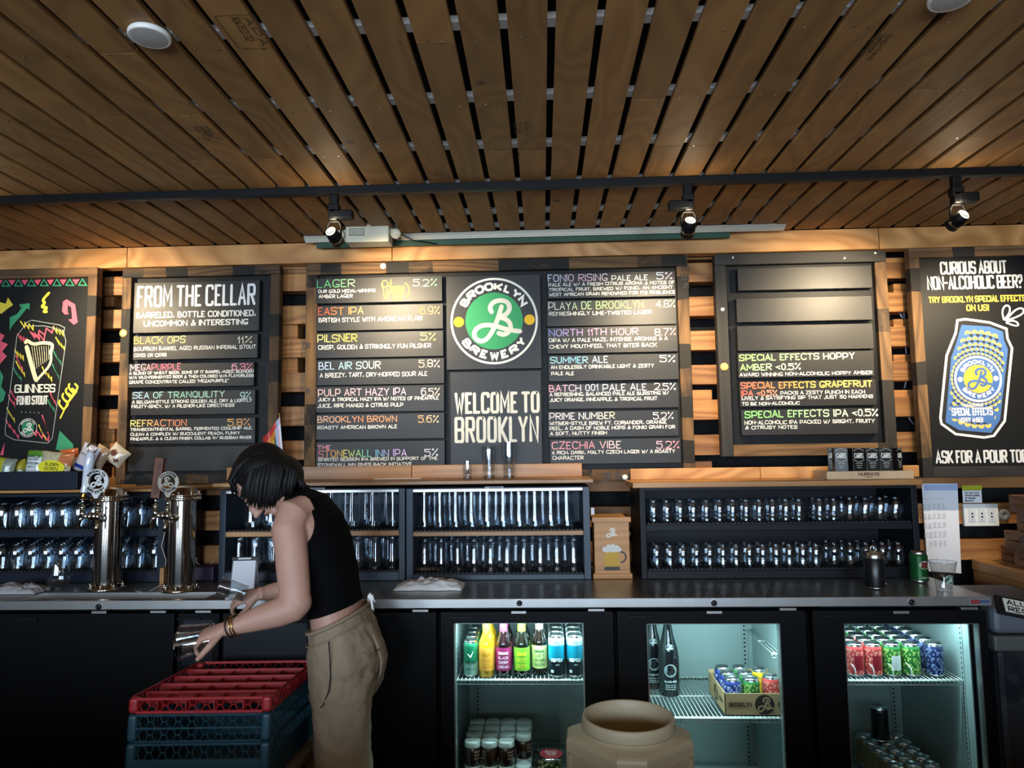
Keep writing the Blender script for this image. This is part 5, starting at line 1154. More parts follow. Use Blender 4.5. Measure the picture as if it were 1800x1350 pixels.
MB().tube([(w2, .03, hb_*.75), (w2+.008, .03, hb_*.72), (w2+.003, .03, hb_*.66)], .0015, 6).build('hasp', STEEL, root)
x = W(1041, 893, YC+.02).x; tag(MB().rbox(x-.006, x+.008, YC+.01, YC+.012, W(1041, 905, YC).z, W(1041, 893, YC).z, .0005).build('small_card', PAPER), 'small white card sticking up behind the cedar box', 'card').location.z = 0
# black sleeve can, green can, plastic cup
p = G(1539, 1035, ZL); root = empty('sleeved_can', (p.x, p.y, ZL+.001), label='can in a black sleeve with a silver top, on the worktop', cat='can')
MB().lathe([(.0335, .006), (.035, .010), (.035, .118), (.033, .120)], n=28).build('black_sleeve', mat('matt_black_sleeve', '101216', rough=.35), root)
MB().lathe([(.030, 0), (.034, .004), (.036, .006), (.036, .008), (.033, .010)], n=28).build('base_ring', ALU, root)
MB().lathe([(.0355, .116), (.036, .122), (.033, .134), (.027, .142), (.026, .140), (0, .140)], n=28, cap=False).build('can_top', ALU, root)
q = MB().tube([(.011*math.cos(R(a)), 0, .150+.011*math.sin(R(a))) for a in range(0, 361, 30)], .0022, 6, cap=False); q.build('pull_ring', ALU, root); MB().tube([(.034, -.002, .018), (.041, -.002, .018)], .004, 8).build('side_button', ALU, root)
def pr_soda(t):
    f = on_cyl(0, 0, 0, .0335, -78); 
    poly(t, [(.022*math.cos(R(a)), .072+.017*math.sin(R(a))) for a in range(0, 360, 30)], lambda u, v: f(u, v), hexc('e0d8c8')); g = lambda u, v: f(u, v, .0004)
    text_uv(t, 'CANADA', .034, .009, .0018, lambda u, v: g(u-.017, v+.073), hexc('b02838')); text_uv(t, 'DRY', .02, .009, .002, lambda u, v: g(u-.010, v+.061), hexc('b02838')); text_uv(t, 'GINGER ALE', .03, .006, .001, lambda u, v: f(u-.015, v+.02), hexc('c8d8c0'))
p = G(1617, 1024, ZL); can('soda', 'green ginger soda can behind the plastic cup', p.x, p.y, ZL+.001, group=None, h=.122, r=.033, col=hexc('1b5a2c'), seg=28, print=pr_soda)
p = G(1660, 1038, ZL); root = empty('plastic_cup', (p.x, p.y, ZL+.001), label='clear plastic cup with a green round emblem, beside the green can', cat='cup')
MB().lathe([(.026, .0), (.0265, .004), (.031, .04), (.034, .060), (.040, .068), (.046, .104), (.048, .106)], n=32).build('cup_wall', glassy('clear_plastic', (.86, .88, .88), 1.5, .08, .10), root); MB().tube([(.047*math.cos(R(a)), .047*math.sin(R(a)), .106) for a in range(0, 361, 12)], .0016, 6, cap=False).build('rolled_rim', BASEG, root)
t = MB(); f = on_cyl(0, 0, 0, .0325); logo(t, .006, .043, .019, lambda u, v, e=0: f(u, v, e), hexc('1c2a22'), hexc('2a6a4a'), None, hexc('d8dcd4'), hexc('b8c4bc')); t.build('printed_emblem', PRINT, root)
# papers on the oiled top, pinned paper, note, sockets
def sheet(label, pts, name='paper_sheet', z=0, m_=PAPER, cat='paper'):
    mb = MB(); n = len(pts); vs = [tuple(G(px, py, z)) for px, py in pts]; mb.add(vs+[(v[0], v[1], v[2]+.0025) for v in vs], [list(range(n)), [i+n for i in range(n)][::-1]]+[[i, i+n, (i+1) % n+n, (i+1) % n] for i in range(n)]); o = mb.build(name, m_); o.location.z = .0008; return tag(o, label, cat)
sheet('white paper slip on the oiled top, nearer the bartender', [(535, 842), (596, 841), (599, 839), (545, 838)], z=ZTC); sheet('white paper slip on the oiled top, nearer the three glasses', [(656, 843), (740, 842), (746, 838), (668, 838)], z=ZTC)
sheet('thin wooden slat lying at the edge of the oiled top', [(1404, 843), (1476, 843), (1478, 841), (1406, 840.5)], z=ZTR, m_=TOPW, name='wood_slip', cat='slat')
YP = YW-.012
a = W(1623, 853, YP); b_ = W(1687, 1006, YP); zt0, zb0 = a.z, b_.z
mb = MB(); fr_ = [(W(1620, 850, YP)), (W(1683, 850, YP)), (W(1690, 1008, YP)), (W(1631, 1004, YP))]
vs = [tuple(v) for v in fr_]; mb.add(vs+[(v[0], v[1]+.0012, v[2]) for v in vs], [[0, 3, 2, 1], [4, 5, 6, 7], [0, 1, 5, 4], [1, 2, 6, 5], [2, 3, 7, 6], [3, 0, 4, 7]])
pp = mb.build('posted_sheet', PAPER); tag(pp, 'tall white printed schedule posted beside the black cabinet', 'poster')
t = MB(); gy = hexc('8a8c90')
poly(t, [(W(x, y, YP-.0003).x, W(x, y, YP-.0003).z) for x, y in ((1624, 852), (1683, 851), (1683, 862), (1625, 862))], lambda u, v: (u, YP-.0003, v), hexc('9fb0d8'))
for rw in range(5):
    for cl in range(5):
        if (rw, cl) in ((4, 0),): continue
        for ln in range(5):
            x0 = 1622+cl*8.4+rw*.8; y0 = 888+rw*16.2+ln*2.1-(cl > 1)*2
            p = W(x0, y0, YP-.0003); q = W(x0+5.6+random.uniform(-1.5, .6), y0, YP-.0003); stroke(t, [(p.x, p.z), (q.x, q.z)], .0016, lambda u, v: (u, YP-.0003, v), gy, False)
p = W(1623, 877, YP-.0003); q = W(1660, 876, YP-.0003); stroke(t, [(p.x, p.z), (q.x, q.z)], .0012, lambda u, v: (u, YP-.0003, v), hexc('c08a90'), False)
for y_ in (912, 928, 945): p = W(1624, y_, YP-.0003); q = W(1660, y_-1, YP-.0003); stroke(t, [(p.x, p.z), (q.x, q.z)], .0009, lambda u, v: (u, YP-.0003, v), hexc('606468'), False)
t.build('printed_schedule', PRINT, pp)
a = W(1693, 884, YP); b_ = W(1725, 862, YP); nt = MB().box(a.x, b_.x, YP, YP+.001, a.z, b_.z).build('handwritten_note', PAPER); tag(nt, 'white handwritten note taped above the wall sockets', 'note')
a2 = W(1692, 862, YP); b2_ = W(1725, 853, YP); MB().box(a2.x-.002, b2_.x+.002, YP-.0004, YP+.001, a2.z, b2_.z).build('tape_strip', mat('yellow_tape', 'a0a020', rough=.5), nt)
t = MB()
for k, s in enumerate(('DO NOT PUT', 'TRAYS IN FRONT', 'OF VOLUME', 'REMOTE')): ptext(t, s, 1696, 1696+(26, 27, 19, 16)[k], 868+k*4.7, 864.8+k*4.7, YP-.0004, ['202226'], lw=.75, jit=.08)
t.build('lettering', PRINT, nt)
a = W(1695, 925, YP); b_ = W(1753, 885, YP); sw_ = empty('socket_plate', ((a.x+b_.x)/2, YP, (a.z+b_.z)/2), label='white triple volume-control plate below the handwritten note', cat='wall plate'); hw = (b_.x-a.x)/2; hh_ = (b_.z-a.z)/2
MB().rbox(-hw, hw, -.006, .012, -hh_, hh_, .003).build('cover_plate', WHITE, sw_)
for k in (-1, 0, 1):
    m_ = MB().rbox(k*.044-.015, k*.044+.015, -.0095, -.005, -.03, .03, .001).build('module', mat('module_white', 'c8cacc', rough=.4), sw_)
    for dz in (.007, -.008): MB().lathe([(.0042, 0), (.0042, .003)], n=14).xf(Matrix.Translation((k*.044, -.0075, dz)) @ Matrix.Rotation(R(90), 4, 'X')).build('socket_hole', BLACK, m_)
    text_t = MB(); text_uv(text_t, ('HD', 'CL', 'MX')[k+1], .009, .004, .0008, lambda u, v: (k*.044-.0045+u, -.0098, v-.024), hexc('3a3c40')); text_t.build('lettering', PRINT, m_)
c_ = W(1764, 905, YP); q = MB().lathe([(.027, 0), (.027, .006), (.023, .010), (.006, .010), (.006, .006), (0, .006)], n=24, cap=False).xf(Matrix.Rotation(R(90), 4, 'X'))
tag(q.build('round_cover', mat('dull_grey_plate', '6a6a68', rough=.5), None, (c_.x, YP, c_.z)), 'dull grey round junction cover beside the white triple plate', 'cover')
# ---------------------------------------------------------------- snack trough and bags, cracker boxes, flag
x0, x1, z0, z1 = rect(-50, 141, 829, 857, YC+.02); yt0 = YC+.0
root = empty('snack_trough', ((x0+x1)/2, yt0, ZTL+.001), label='blue-black wooden trough full of snack bags, under the can painting', cat='trough')
zz1 = W(70, 829, yt0).z
for nm, b in (('front_board', (x0, x1, yt0, yt0+.016, ZTL+.001, zz1)), ('rear_board', (x0, x1, yt0+.19, yt0+.206, ZTL+.001, zz1)), ('end_board', (x0, x0+.016, yt0+.016, yt0+.19, ZTL+.001, zz1)), ('end_board', (x1-.016, x1, yt0+.016, yt0+.19, ZTL+.001, zz1)), ('base_board', (x0+.016, x1-.016, yt0+.016, yt0+.19, ZTL+.001, ZTL+.01))):
    addp(MB().rbox(*b, .002).build(nm, SHELFB), root)
def bag(label, px, py, w, h, tilt, lean_, cols, words=None, wc='101010', y=None, patch=None, clear=False):
    """pillow bag centred at a pixel; cols: function(u, v) -> colour"""
    y = y or yt0+.05; c = W(px, py, y); n, m2 = 14, 16; mb = MB(); vs = []
    for sgn in (-1, 1):
        for j in range(m2+1):
            for i in range(n+1):
                u = i/n*2-1; v = j/m2*2-1; e = max(0, (1-abs(u)**2.4))*max(0, 1-abs(v)**3)
                wr = noise.noise((u*3+px, v*3, 2))*.004*(abs(v) > .5 or abs(u) > .6)
                vs.append((u*w/2*(1-.05*(1-v*v)), sgn*(e**.6*.024+.0004)+wr, v*h/2+noise.noise((u*4, px, v))*.003))
    k = (n+1)*(m2+1)
    for sd in range(2):
        for j in range(m2):
            for i in range(n):
                q = [sd*k+j*(n+1)+i, sd*k+j*(n+1)+i+1, sd*k+(j+1)*(n+1)+i+1, sd*k+(j+1)*(n+1)+i]
                u = (i+.5)/n*2-1; v = (j+.5)/m2*2-1
                mb.f.append(q if sd == 0 else q[::-1]); mb.c.append(cols(u, v)); mb.mi.append(0); mb.sm.append(True)
    for i in range(n):
        for j in (0, m2): mb.f.append([j*(n+1)+i, j*(n+1)+i+1, k+j*(n+1)+i+1, k+j*(n+1)+i]); mb.c.append(cols(0, 1)); mb.mi.append(0); mb.sm.append(False)
    mb.v = vs; o = mb.build('snack_bag', mat('bag_film', 'ffffff', rough=.25, vcol=True, noise_=.25, scale=60, coat=.5)); o.location = c; o.rotation_euler = (R(lean_), R(tilt), 0)
    if words:
        t = MB(); f = lambda u, v, e=0: (u, -(max(0, 1-abs(2*u/w)**2.4)*max(0, 1-abs(2*v/h)**3))**.6*.024-.0042-e, v)
        if patch: poly(t, [(w*.36*math.cos(R(a))*1.15, -h*.1+h*.26*math.sin(R(a))) for a in range(0, 360, 20)], lambda u, v: (u, -.0262, v), hexc(patch))
        for k_, (s, ww, hh2, vv) in enumerate(words): text_uv(t, s, ww*w, hh2, .0022 if hh2 > .012 else .0012, lambda u, v: (u-ww*w/2, -.0272, v+vv*h), hexc(wc), jit=.02)
        t.build('lettering', PRINT, o)
    return tag(o, label, 'snack bag', 'snack bags in the trough')
def two(a, b, f): a, b = hexc(a), hexc(b); return lambda u, v: a if f(u, v) else b
bag('green and white crisp bag standing in the trough', 64, 815, .095, .12, 3, -6, two('d8e0dc', '5a9a2c', lambda u, v: abs(u) < .72 and v < .55), [('HALS', .6, .016, .20), ('NEW YORK', .5, .006, .12), ('KETTLE CHIPS', .62, .009, -.04), ('SALT', .4, .006, -.16)], '22384a', yt0+.085)
bag('popcorn bag with a yellow oval label, at the trough\'s front', 98, 818, .15, .12, 6, -10, two('c8c0a0', 'c87a4a', lambda u, v: u < .3 or v < 0), [('BJORN', .42, .015, -.06), ('QORN', .42, .015, -.22)], '16160e', yt0+.052, patch='e8dc20')
bag('orange and clear snack bag behind the popcorn bag', 122, 808, .09, .10, -6, -4, two('c0663a', 'b8b4a4', lambda u, v: v > .1), None, y=yt0+.135)
bag('yellow-green snack bag at the near end of the trough', 8, 822, .10, .09, 8, -6, two('b8b838', '8a9688', lambda u, v: u < .1), None, y=yt0+.05)
bag('dull yellow snack bag leaning beside the green one', 34, 824, .07, .08, -12, -5, two('b0a030', '6a7a6a', lambda u, v: v > -.3), None, y=yt0+.09)
bag('white and blue pretzel bag tilted out of the trough', 153, 806, .085, .13, 22, -4, two('2a3c9a', 'c8c4cc', lambda u, v: -.75 < v < -.45), [('PRETZELS', .6, .01, .1)], '6a4a3a', yt0+.10)
bag('brown pretzel bag leaning at the end of the trough', 176, 803, .075, .10, 30, -3, two('a89078', 'c8b49a', lambda u, v: u > 0), None, y=yt0+.15)
bag('cream pretzel bag sticking out furthest over the trough end', 206, 800, .095, .085, 38, -9, two('6a4030', 'd8ccb4', lambda u, v: (u+.2)**2+(v-.1)**2 < .12 or (u-.45)**2+(v+.4)**2 < .06), None, y=yt0+.17)
# cracker tray and boxes
xa = W(1452, 835, YC+.05).x; xb = W(1604, 835, YC+.05).x; yy = YC+.04; zt_ = W(1528, 828, yy).z
root = empty('cracker_tray', ((xa+xb)/2, yy, ZTR+.001), label='pale wooden tray of black cracker boxes on the oiled top', cat='tray'); PALEW = mat('pale_tray_wood', 'cdb08a', rough=.6, noise_=.15, scale=30)
for nm, b in (('front_board', (xa, xb, yy, yy+.008, ZTR+.001, zt_)), ('rear_board', (xa, xb, yy+.15, yy+.158, ZTR+.001, zt_)), ('end_board', (xa, xa+.008, yy+.008, yy+.15, ZTR+.001, zt_)), ('end_board', (xb-.008, xb, yy+.008, yy+.15, ZTR+.001, zt_)), ('base_board', (xa+.008, xb-.008, yy+.008, yy+.15, ZTR+.001, ZTR+.005))):
    addp(MB().rbox(*b, .001).build(nm, PALEW), root)
t = MB(); ptext(t, 'MURRAYS', 1509, 1546, 836.5, 830.5, yy-.0004, ['6a3a2c'], lw=1.3, serif=.8, jit=.02); ptext(t, 'CHEESE', 1520, 1534, 839.5, 837.6, yy-.0004, ['6a3a2c'], lw=.5); addp(t.build('lettering', PRINT, None), root)
bk = mat('box_black', '101012', rough=.35)
for k, (px, w, rz, yo) in enumerate(((1463, 12, 62, .085), (1480, 25, 8, .012), (1511, 24, -6, .012), (1535, 24, 0, .012), (1559, 24, 2, .012), (1583, 15, -52, .04))):
    wd_ = .062; y = yy+.014+yo; p = W(px, 828, y); zt2 = W(px, 787.5, y).z; h = zt2-ZTR-.006
    r_ = empty('cracker_box', (p.x, y, ZTR+.006), rz=R(-rz*.5 if abs(rz) > 20 else -rz), label='black cracker box in the pale tray, %s of six across' % ORD[k], cat='box', group='black cracker boxes in the pale tray')
    hw = (.027 if 0 < k < 5 else .0165); dp = .04
    MB().rbox(-hw, hw, 0, dp, 0, h, .001).build('carton', bk, r_)
    t = MB(); f = lambda u, v, e=0: (u, -.0004-e, v); kx = hw/.027
    stroke(t, chaikin([(-.024*kx, h*.62), (0, h*.50), (.024*kx, h*.62)], False, 2), .0014, f, hexc('c8c8c0'), False); stroke(t, chaikin([(-.024*kx, h*.90), (0, h*1.0), (.024*kx, h*.90)], False, 2), .0014, f, hexc('c8c8c0'), False)
    text_uv(t, 'CARRS', .040*kx, h*.17, .0026*kx, lambda u, v: f(u-.020*kx, v+h*.66), hexc('e8e8e0'), jit=.03)
    for q in range(3): text_uv(t, ('TABLE WATER', 'CRACKERS', 'ORIGINAL')[q], (.03-.005*q)*kx, .0035, .0007, lambda u, v: f(u-(.015-.0025*q)*kx, v+h*(.47-.07*q)), hexc('b8b8b0'))
    disc(t, .006*kx, h*.13, .013*kx, f, hexc('c9b48c'), 20); disc(t, -.002*kx, h*.16, .006*kx, lambda u, v: f(u, v, .0003), hexc('e0d8c0'), 12)
    t.build('lettering', PRINT, r_)
# flag in the gap beside the cellar board
y = YB-.06; s0 = W(507, 806, y); s1 = W(491, 728, y)
root = empty('flag', s0, label='small rainbow pride flag on a stick behind the bartender', cat='flag')
addp(MB().tube([s1, W(494, 770, y), W(495, 817, y)], .0028, 8).build('flag_stick', PALEW), root); o = MB(); ball(o, s1.x, s1.y, s1.z, .006); addp(o.build('finial', BRASS), root)
mb = MB(); strip = vecc('c83c38', 'd88838', 'd8c048', '3c8a4c', '3858a0', '6a3a8a'); cv = vecc('e8e8ec', 'e0a8b8', '88b8d8', '5a4a40', '202020')
def fq2(u, v, e=0):                      # u along the hoist (down the stick), v along the fly
    a = W(493+u*6, 733+u*70, y); return (a.x+v*(.085 if 1 else 0)*(-1 if v > 0 else 1)*.95, y-.008-.02*math.sin(v*7)*abs(v)-e, a.z - abs(v)*.10)
for k in range(6):
    for q in range(10):
        for sgn in (1, -1):
            v0, v1 = q/10*sgn*(.95 if sgn > 0 else .45), (q+1)/10*sgn*(.95 if sgn > 0 else .45); u0, u1 = k/6, (k+1)/6
            col = strip[k] if not (sgn > 0 and abs(v0) < .42*(1-abs(k-2.5)/4)) else cv[min(4, int(abs(v0)*10+abs(k-2.5)*.6))]
            if sgn < 0: col = strip[0] if k < 4 else strip[1]
            mb.add([fq2(u0, v0), fq2(u1, v0), fq2(u1, v1), fq2(u0, v1)], [[0, 1, 2, 3]], col, sm=True)
addp(mb.build('flag_cloth', PRINT), root)
# ---------------------------------------------------------------- track lighting
zc = ZC
a = G(0, 346, zc-.03); b_ = G(1800, 291, zc-.03); YT = (a.y+b_.y)/2
a = G(0, 341, zc); b_ = G(1800, 287, zc)
YT = (G(900, 327, zc-.015).y)
tr = MB().rbox(-3.2, 3.1, YT-.018, YT+.018, zc-.03, zc-.0005, .002).box(-3.2, 3.1, YT-.006, YT+.006, zc-.0305, zc-.028, mi=1)
tag(tr.build('light_track', [mat('track_black', '08090b', rough=.5, spec=.2), BLACK]), 'long black lighting track across the plank ceiling', 'track')
def track_lamp(label, px, pyh, tx, ty, power, side, on=True, size=48):
    p = W(px, pyh, YT); x = p.x; root = empty('track_spotlight', (x, YT, zc-.03), label=label, cat='spotlight', group='black track spotlights')
    MB().rbox(-.016, .016, -.014, .014, -.045, 0, .003).rbox(-.022, .022, -.018, .018, -.075, -.04, .004).build('track_adapter', MATS['track_black'], root)
    MB().rbox(min(0, side*.075), max(0, side*.075), -.02, .02, -.10, -.065, .005).rbox(-.018, .018, -.018, .018, -.105, -.06, .004).build('driver_box', MATS['track_black'], root)
    c = Vector((0, 0, -.165)); tgt = Vector(W(tx, ty, YB)) - Vector((x, YT, zc-.03)) - c; q = tgt.to_track_quat('-Z', 'Y').to_matrix().to_4x4()
    yk = MB().tube([(-.027, 0, -.165), (-.027, 0, -.125), (-.018, 0, -.108), (.018, 0, -.108), (.027, 0, -.125), (.027, 0, -.165)], .004, 8); yk.build('yoke', MATS['track_black'], root)
    bd = MB().lathe([(.012, .035), (.022, .028), (.026, .0), (.026, -.038), (.024, -.040), (.0235, -.030)], n=28, cap=False).xf(Matrix.Translation(c) @ q); hd = bd.build('lamp_head', MATS['track_black'], root)
    MB().lathe([(.006, .016), (.014, .004), (.022, -.012), (.0235, -.030)], n=28, cap=False).xf(Matrix.Translation(c) @ q).build('reflector', CHROME, hd)
    MB().lathe([(.0262, -.012), (.0270, -.016), (.0262, -.020)], n=28, cap=False).xf(Matrix.Translation(c) @ q).build('trim_ring', CHROME, hd)
    MB().lathe([(0, .034), (.016, .0335), (.020, .030)], n=20, cap=False).xf(Matrix.Translation(c) @ q).build('glass_back', mat('lamp_glass_lit', 'fff1d8', emit=1.0), hd)
    light('lamp_spill', 'POINT', (x, YT-.02, zc-.03-.11), (x, YT, 0), 1.1, WARM, shadow_soft_size=.02)
    L = light('track_bulb', 'SPOT', (0, 0, 0), (0, 0, -1), power, WARM, spot_size=R(size), spot_blend=1.0, shadow_soft_size=.012)
    L.matrix_world = Matrix.Translation(Vector((x, YT, zc-.03))+c) @ q @ Matrix.Translation((0, 0, -.042)); return root
track_lamp('black track spotlight beside the white emergency light', 588, 322, 712, 590, 98, 1, size=88)
track_lamp('black track spotlight over the right menu column', 1208, 318, 1150, 660, 98, -1, size=88)
track_lamp('black track spotlight nearest the blank menu planks and can board', 1678, 300, 1455, 585, 98, 1, size=88)
track_lamp('black track spotlight beyond the near end of the photo, over the cellar board', 60-110, 345, 200, 600, 88, 1, size=92)
track_lamp('black track spotlight past the far end of the track', 1678+240, 300, 1700, 640, 85, 1, size=90)
# aluminium channel between the planks and the header, and the emergency light
a = W(535, 412, 3.30).x; b_ = W(1380, 392, 3.30).x
root = empty('shutter_channel', ((a+b_)/2, 3.3, zc), label='long ribbed aluminium channel between the ceiling planks and the header', cat='channel')
q = MB()
for k, (z_, y_) in enumerate(((-.006, 3.290), (-.012, 3.302), (-.018, 3.314))): q.box(a, b_, y_, y_+.011, zc+z_-.004, zc+z_+.010)
addp(q.build('ribbed_channel', mat('channel_aluminium', 'b9b4a6', rough=.35, metal=.6)), root)
addp(MB().box(a+.05, b_-.25, 3.33, 3.345, zc-.045, zc-.012).build('green_tape', mat('green_band', '14402c', rough=.5)), root)
p = W(645, 405, 3.16); ex0 = W(607, 407, 3.16).x; ex1 = W(683, 407, 3.16).x; ez0 = W(645, 425, 3.16).z; ez1 = W(645, 391, 3.16).z
root = empty('emergency_light', ((ex0+ex1)/2, 3.16, ez1), label='cream emergency light box with a small lamp head on each end', cat='emergency light'); CREAM = mat('cream_metal', 'cfcab4', rough=.4)
addp(MB().rbox(ex0, ex1, 3.16, 3.25, ez0, ez1, .004).build('housing', CREAM), root)
t = MB().box(ex0+.018, ex0+.088, 3.1585, 3.1597, ez0+.030, ez0+.064, hexc('4a4a44')); t.box(ex0+.021, ex0+.085, 3.158, 3.1586, ez0+.033, ez0+.061, hexc('bdb9a6')); 
for k in range(4): text_uv(t, 'EMERGENCY LIGHTING UNIT'[:16-k], .055, .0035, .0006, lambda u, v: (ex0+.025+u, 3.1576, ez0+.053-k*.006+v), hexc('3a3a36'))
addp(t.build('rating_label', PRINT), root)
for sgn, xx in ((-1, ex0), (1, ex1)):
    q = MB().tube([(xx, 3.2, ez1-.03), (xx+sgn*.018, 3.2, ez1-.035)], .014, 12); q.lathe([(.012, 0), (.022, .006), (.024, .03), (.020, .036), (0, .037)], n=20, cap=False)
    m4 = Matrix.Translation((xx+sgn*.030, 3.2, ez1-.04)) @ Matrix.Rotation(R(115), 4, 'X'); k0 = len(q.v)-5*20
    q.v = q.v[:k0]+[tuple(m4 @ Vector(v)) for v in q.v[k0:]]; addp(q.build('lamp_head', CREAM), root)
addp(MB().tube([(ex1+.04, 3.22, ez1-.04), (ex1+.1, 3.27, zc-.04), (ex1+.2, 3.3, zc-.05)], .003, 6).build('power_lead', BLACK), root)
# round ceiling speakers
for px, py, lb, s in ((263, 65, 'white round ceiling speaker over the cellar board side', 1), (1672, -2, 'white round ceiling speaker at the top edge, over the far end', 1)):
    p = G(px, py, zc-.012); root = empty('ceiling_speaker', (p.x, p.y, zc), label=lb, cat='speaker', group='round ceiling speakers')
    MB().lathe([(.046, -.001), (.049, -.006), (.049, -.013), (.046, -.016)], n=40).build('rim', WHITE, root); MB().lathe([(.0455, -.0155), (.03, -.0175), (0, -.018)], n=36, cap=False).build('grille', mat('speaker_grille', 'b8b4b2', rough=.6, noise_=.2, scale=600), root)
# ---------------------------------------------------------------- front bar below the frame (it shades the floor of the work aisle)
root = empty('front_bar', (0, .55, 0), label='long wooden serving bar on the near side of the work aisle, below the view', cat='bar')
addp(board('bar_top', -3.6, 2.6, .12, .80, .90, .94, TOPW), root); addp(MB().box(-3.5, 2.5, .2, .76, 0, .90).build('bar_body', RECD), root)
# ---------------------------------------------------------------- beige container with open mouth
YB2 = 2.13; pt = W(1104, 1257, YB2); s_ = YB2/F
root = empty('food_container', (pt.x, YB2, 0), rz=R(41), label='beige plastic container with an open round mouth, in front of the middle glass door', cat='container')
zt = pt.z; rr = 77*s_
BEI = mat('beige_plastic', 'd0c6a8', rough=.42, noise_=.06, scale=9)
def octa(a, c): return [(a, -a+c), (a, a-c), (a-c, a), (-a+c, a), (-a, a-c), (-a, -a+c), (-a+c, -a), (a-c, -a)]
mb = MB(); A = 128*s_*.70; C = .055; secs = []
n8 = 5
def ring_pts(a, c, r, t, z):                      # blend octagon -> circle
    P = []; o = octa(a, c)
    for i in range(8):
        p, q = Vector(o[i]), Vector(o[(i+1) % 8])
        for k in range(n8):
            v = p.lerp(q, k/n8); cir = v.normalized()*r; w = v.lerp(cir, t); P.append((w.x, w.y, z))
    return P
for a, c, r, t, z in ((A*.95, C, 0, 0, 0), (A, C, 0, 0, .03), (A, C, 0, 0, zt-.062), (A*.985, C, 0, .0, zt-.054), (A*.95, C*.97, rr*1.12, .05, zt-.049), (A*.88, C, rr*1.08, .5, zt-.043), (A*.8, C, rr*1.0, 1, zt-.038), (A*.8, C, rr*.98, 1, zt-.030)):
    secs.append(ring_pts(a, c, r, t, z))
N_ = len(secs[0])
for sct in secs: mb.v += sct
for j in range(len(secs)-1):
    for i in range(N_): mb.f.append([j*N_+i, j*N_+(i+1) % N_, (j+1)*N_+(i+1) % N_, (j+1)*N_+i]); mb.mi.append(0); mb.sm.append(j >= 5); mb.c.append(None)
mb.f.append(list(range(N_))[::-1]); mb.mi.append(0); mb.sm.append(False); mb.c.append(None)
body = mb.build('container_body', BEI, root)
MB().lathe([(rr*.95, zt-.034), (rr*1.0, zt-.034), (rr*1.03, zt-.026), (rr*1.0, zt-.006), (rr*.985, zt), (rr*.94, zt+.001), (rr*.915, zt-.003), (rr*.905, zt-.03), (rr*.9, zt-.045), (rr*1.02, zt-.065), (A*.95, zt-.11), (A*.95, zt-.4), (0, zt-.4)], n=64, cap=False).build('threaded_mouth', BEI, root)
# raised panel outlines on the faces
for k in range(4):
    g = MB(); w = A-C-.012
    for x0, x1, z0, z1 in ((-w, w, zt-.095, zt-.090), (-w, w, zt-.42, zt-.415), (-w, -w+.005, zt-.42, zt-.09), (w-.005, w, zt-.42, zt-.09)): g.box(x0, x1, -A-.004, -A+.001, z0, z1)
    g.prism([(-w*.9, zt-.14), (w*.9, zt-.115), (w*.9, zt-.121), (-w*.9, zt-.146)], -A-.003, -A+.001)
    g.xf(Matrix.Rotation(R(90*k), 4, 'Z')); g.build('raised_moulding', BEI, root)
o = MB().box(-.014, .016, -.001, .001, -.012, .012, hexc('8d8a86')).box(-.012, .014, -.0018, -.0008, -.001, .006, hexc('5a3a44')).build('maker_sticker', PRINT, root, label='small grey sticker'); q = W(1206, 1283, YB2-.0); 
o.rotation_euler = (R(-50), 0, R(45)); o.location = (A*.87, -.02, zt-.078)
# red bucket rim glimpsed behind the container
p = W(1214, 1328, 2.35); root = empty('red_bucket', (p.x-.06, 2.40, 0), label='red bucket mostly hidden behind the beige container', cat='bucket')
MB().lathe([(.052, 0), (.066, p.z-.02), (.066, p.z+.012), (.062, p.z+.012), (.060, p.z-.02), (.046, .01), (0, .01)], n=32, cap=False).build('bucket_wall', mat('red_bucket_plastic', '9c2c22', rough=.4), root)
# ---------------------------------------------------------------- recycling bin with sign
YR = 2.72; a = xR+.012; zt = W(1770, 1066, YR).z
root = empty('recycling_bin', (a+.2, YR, 0), label='grey recycling bin with a black and white sign, past the end of the worktop', cat='bin')
GB = mat('bin_grey', '5c626b', rough=.45)
addp(MB().rbox(a+.005, a+.33, YR, YR+.42, zt-.10, zt, .02).build('bin_hood', GB), root); zl = W(1770, 1122, YR).z
addp(MB().rbox(a-.004, a+.335, YR-.012, YR+.43, zl-.045, zl+.01, .008).build('bin_collar', mat('bin_collar', '565a58', rough=.4)), root)
addp(MB().rbox(a+.012, a+.32, YR+.004, YR+.41, 0, zl-.045, .02).build('bin_body', mat('bin_body', '23262c', rough=.5)), root)
mb = MB(); n = 30
for j in range(7):
    for i in range(n+1):
        u = i/n; mb.v.append((a+.01+u*.31, YR-.006-.012*noise.noise((u*9, j*.7, 3)), zl-.045-j*.03+.01*noise.noise((u*6, j, 8))))
for j in range(6):
    for i in range(n): mb.f.append([j*(n+1)+i, j*(n+1)+i+1, (j+1)*(n+1)+i+1, (j+1)*(n+1)+i][::-1]); mb.mi.append(0); mb.sm.append(True); mb.c.append(None)
addp(mb.build('clear_bin_liner', glassy('liner_film', (.75, .78, .85), 1.5, .15, .05)), root)
o = MB().rbox(0, .30, -.006, .006, 0, .072, .003).build('sign_board', BLACK); sgx = W(1755, 1078, YR-.03)
MB().box(.024, .29, -.0072, -.0058, .009, .063, hexc('d4d0c4')).build('sign_face', PRINT, o)
t = MB(); 
for s, zz, w in (('ALUMINUM', .038, .19), ('RECYCLING', .012, .20)): text_uv(t, s, w, .021, .0042, lambda u, v: (.034+u, -.0078, zz+v), hexc('141414'), gap=.35)
t.build('lettering', PRINT, o); o.location = sgx; o.rotation_euler = (R(-38), R(11), R(-4)); M_ = o; addp(o, root)
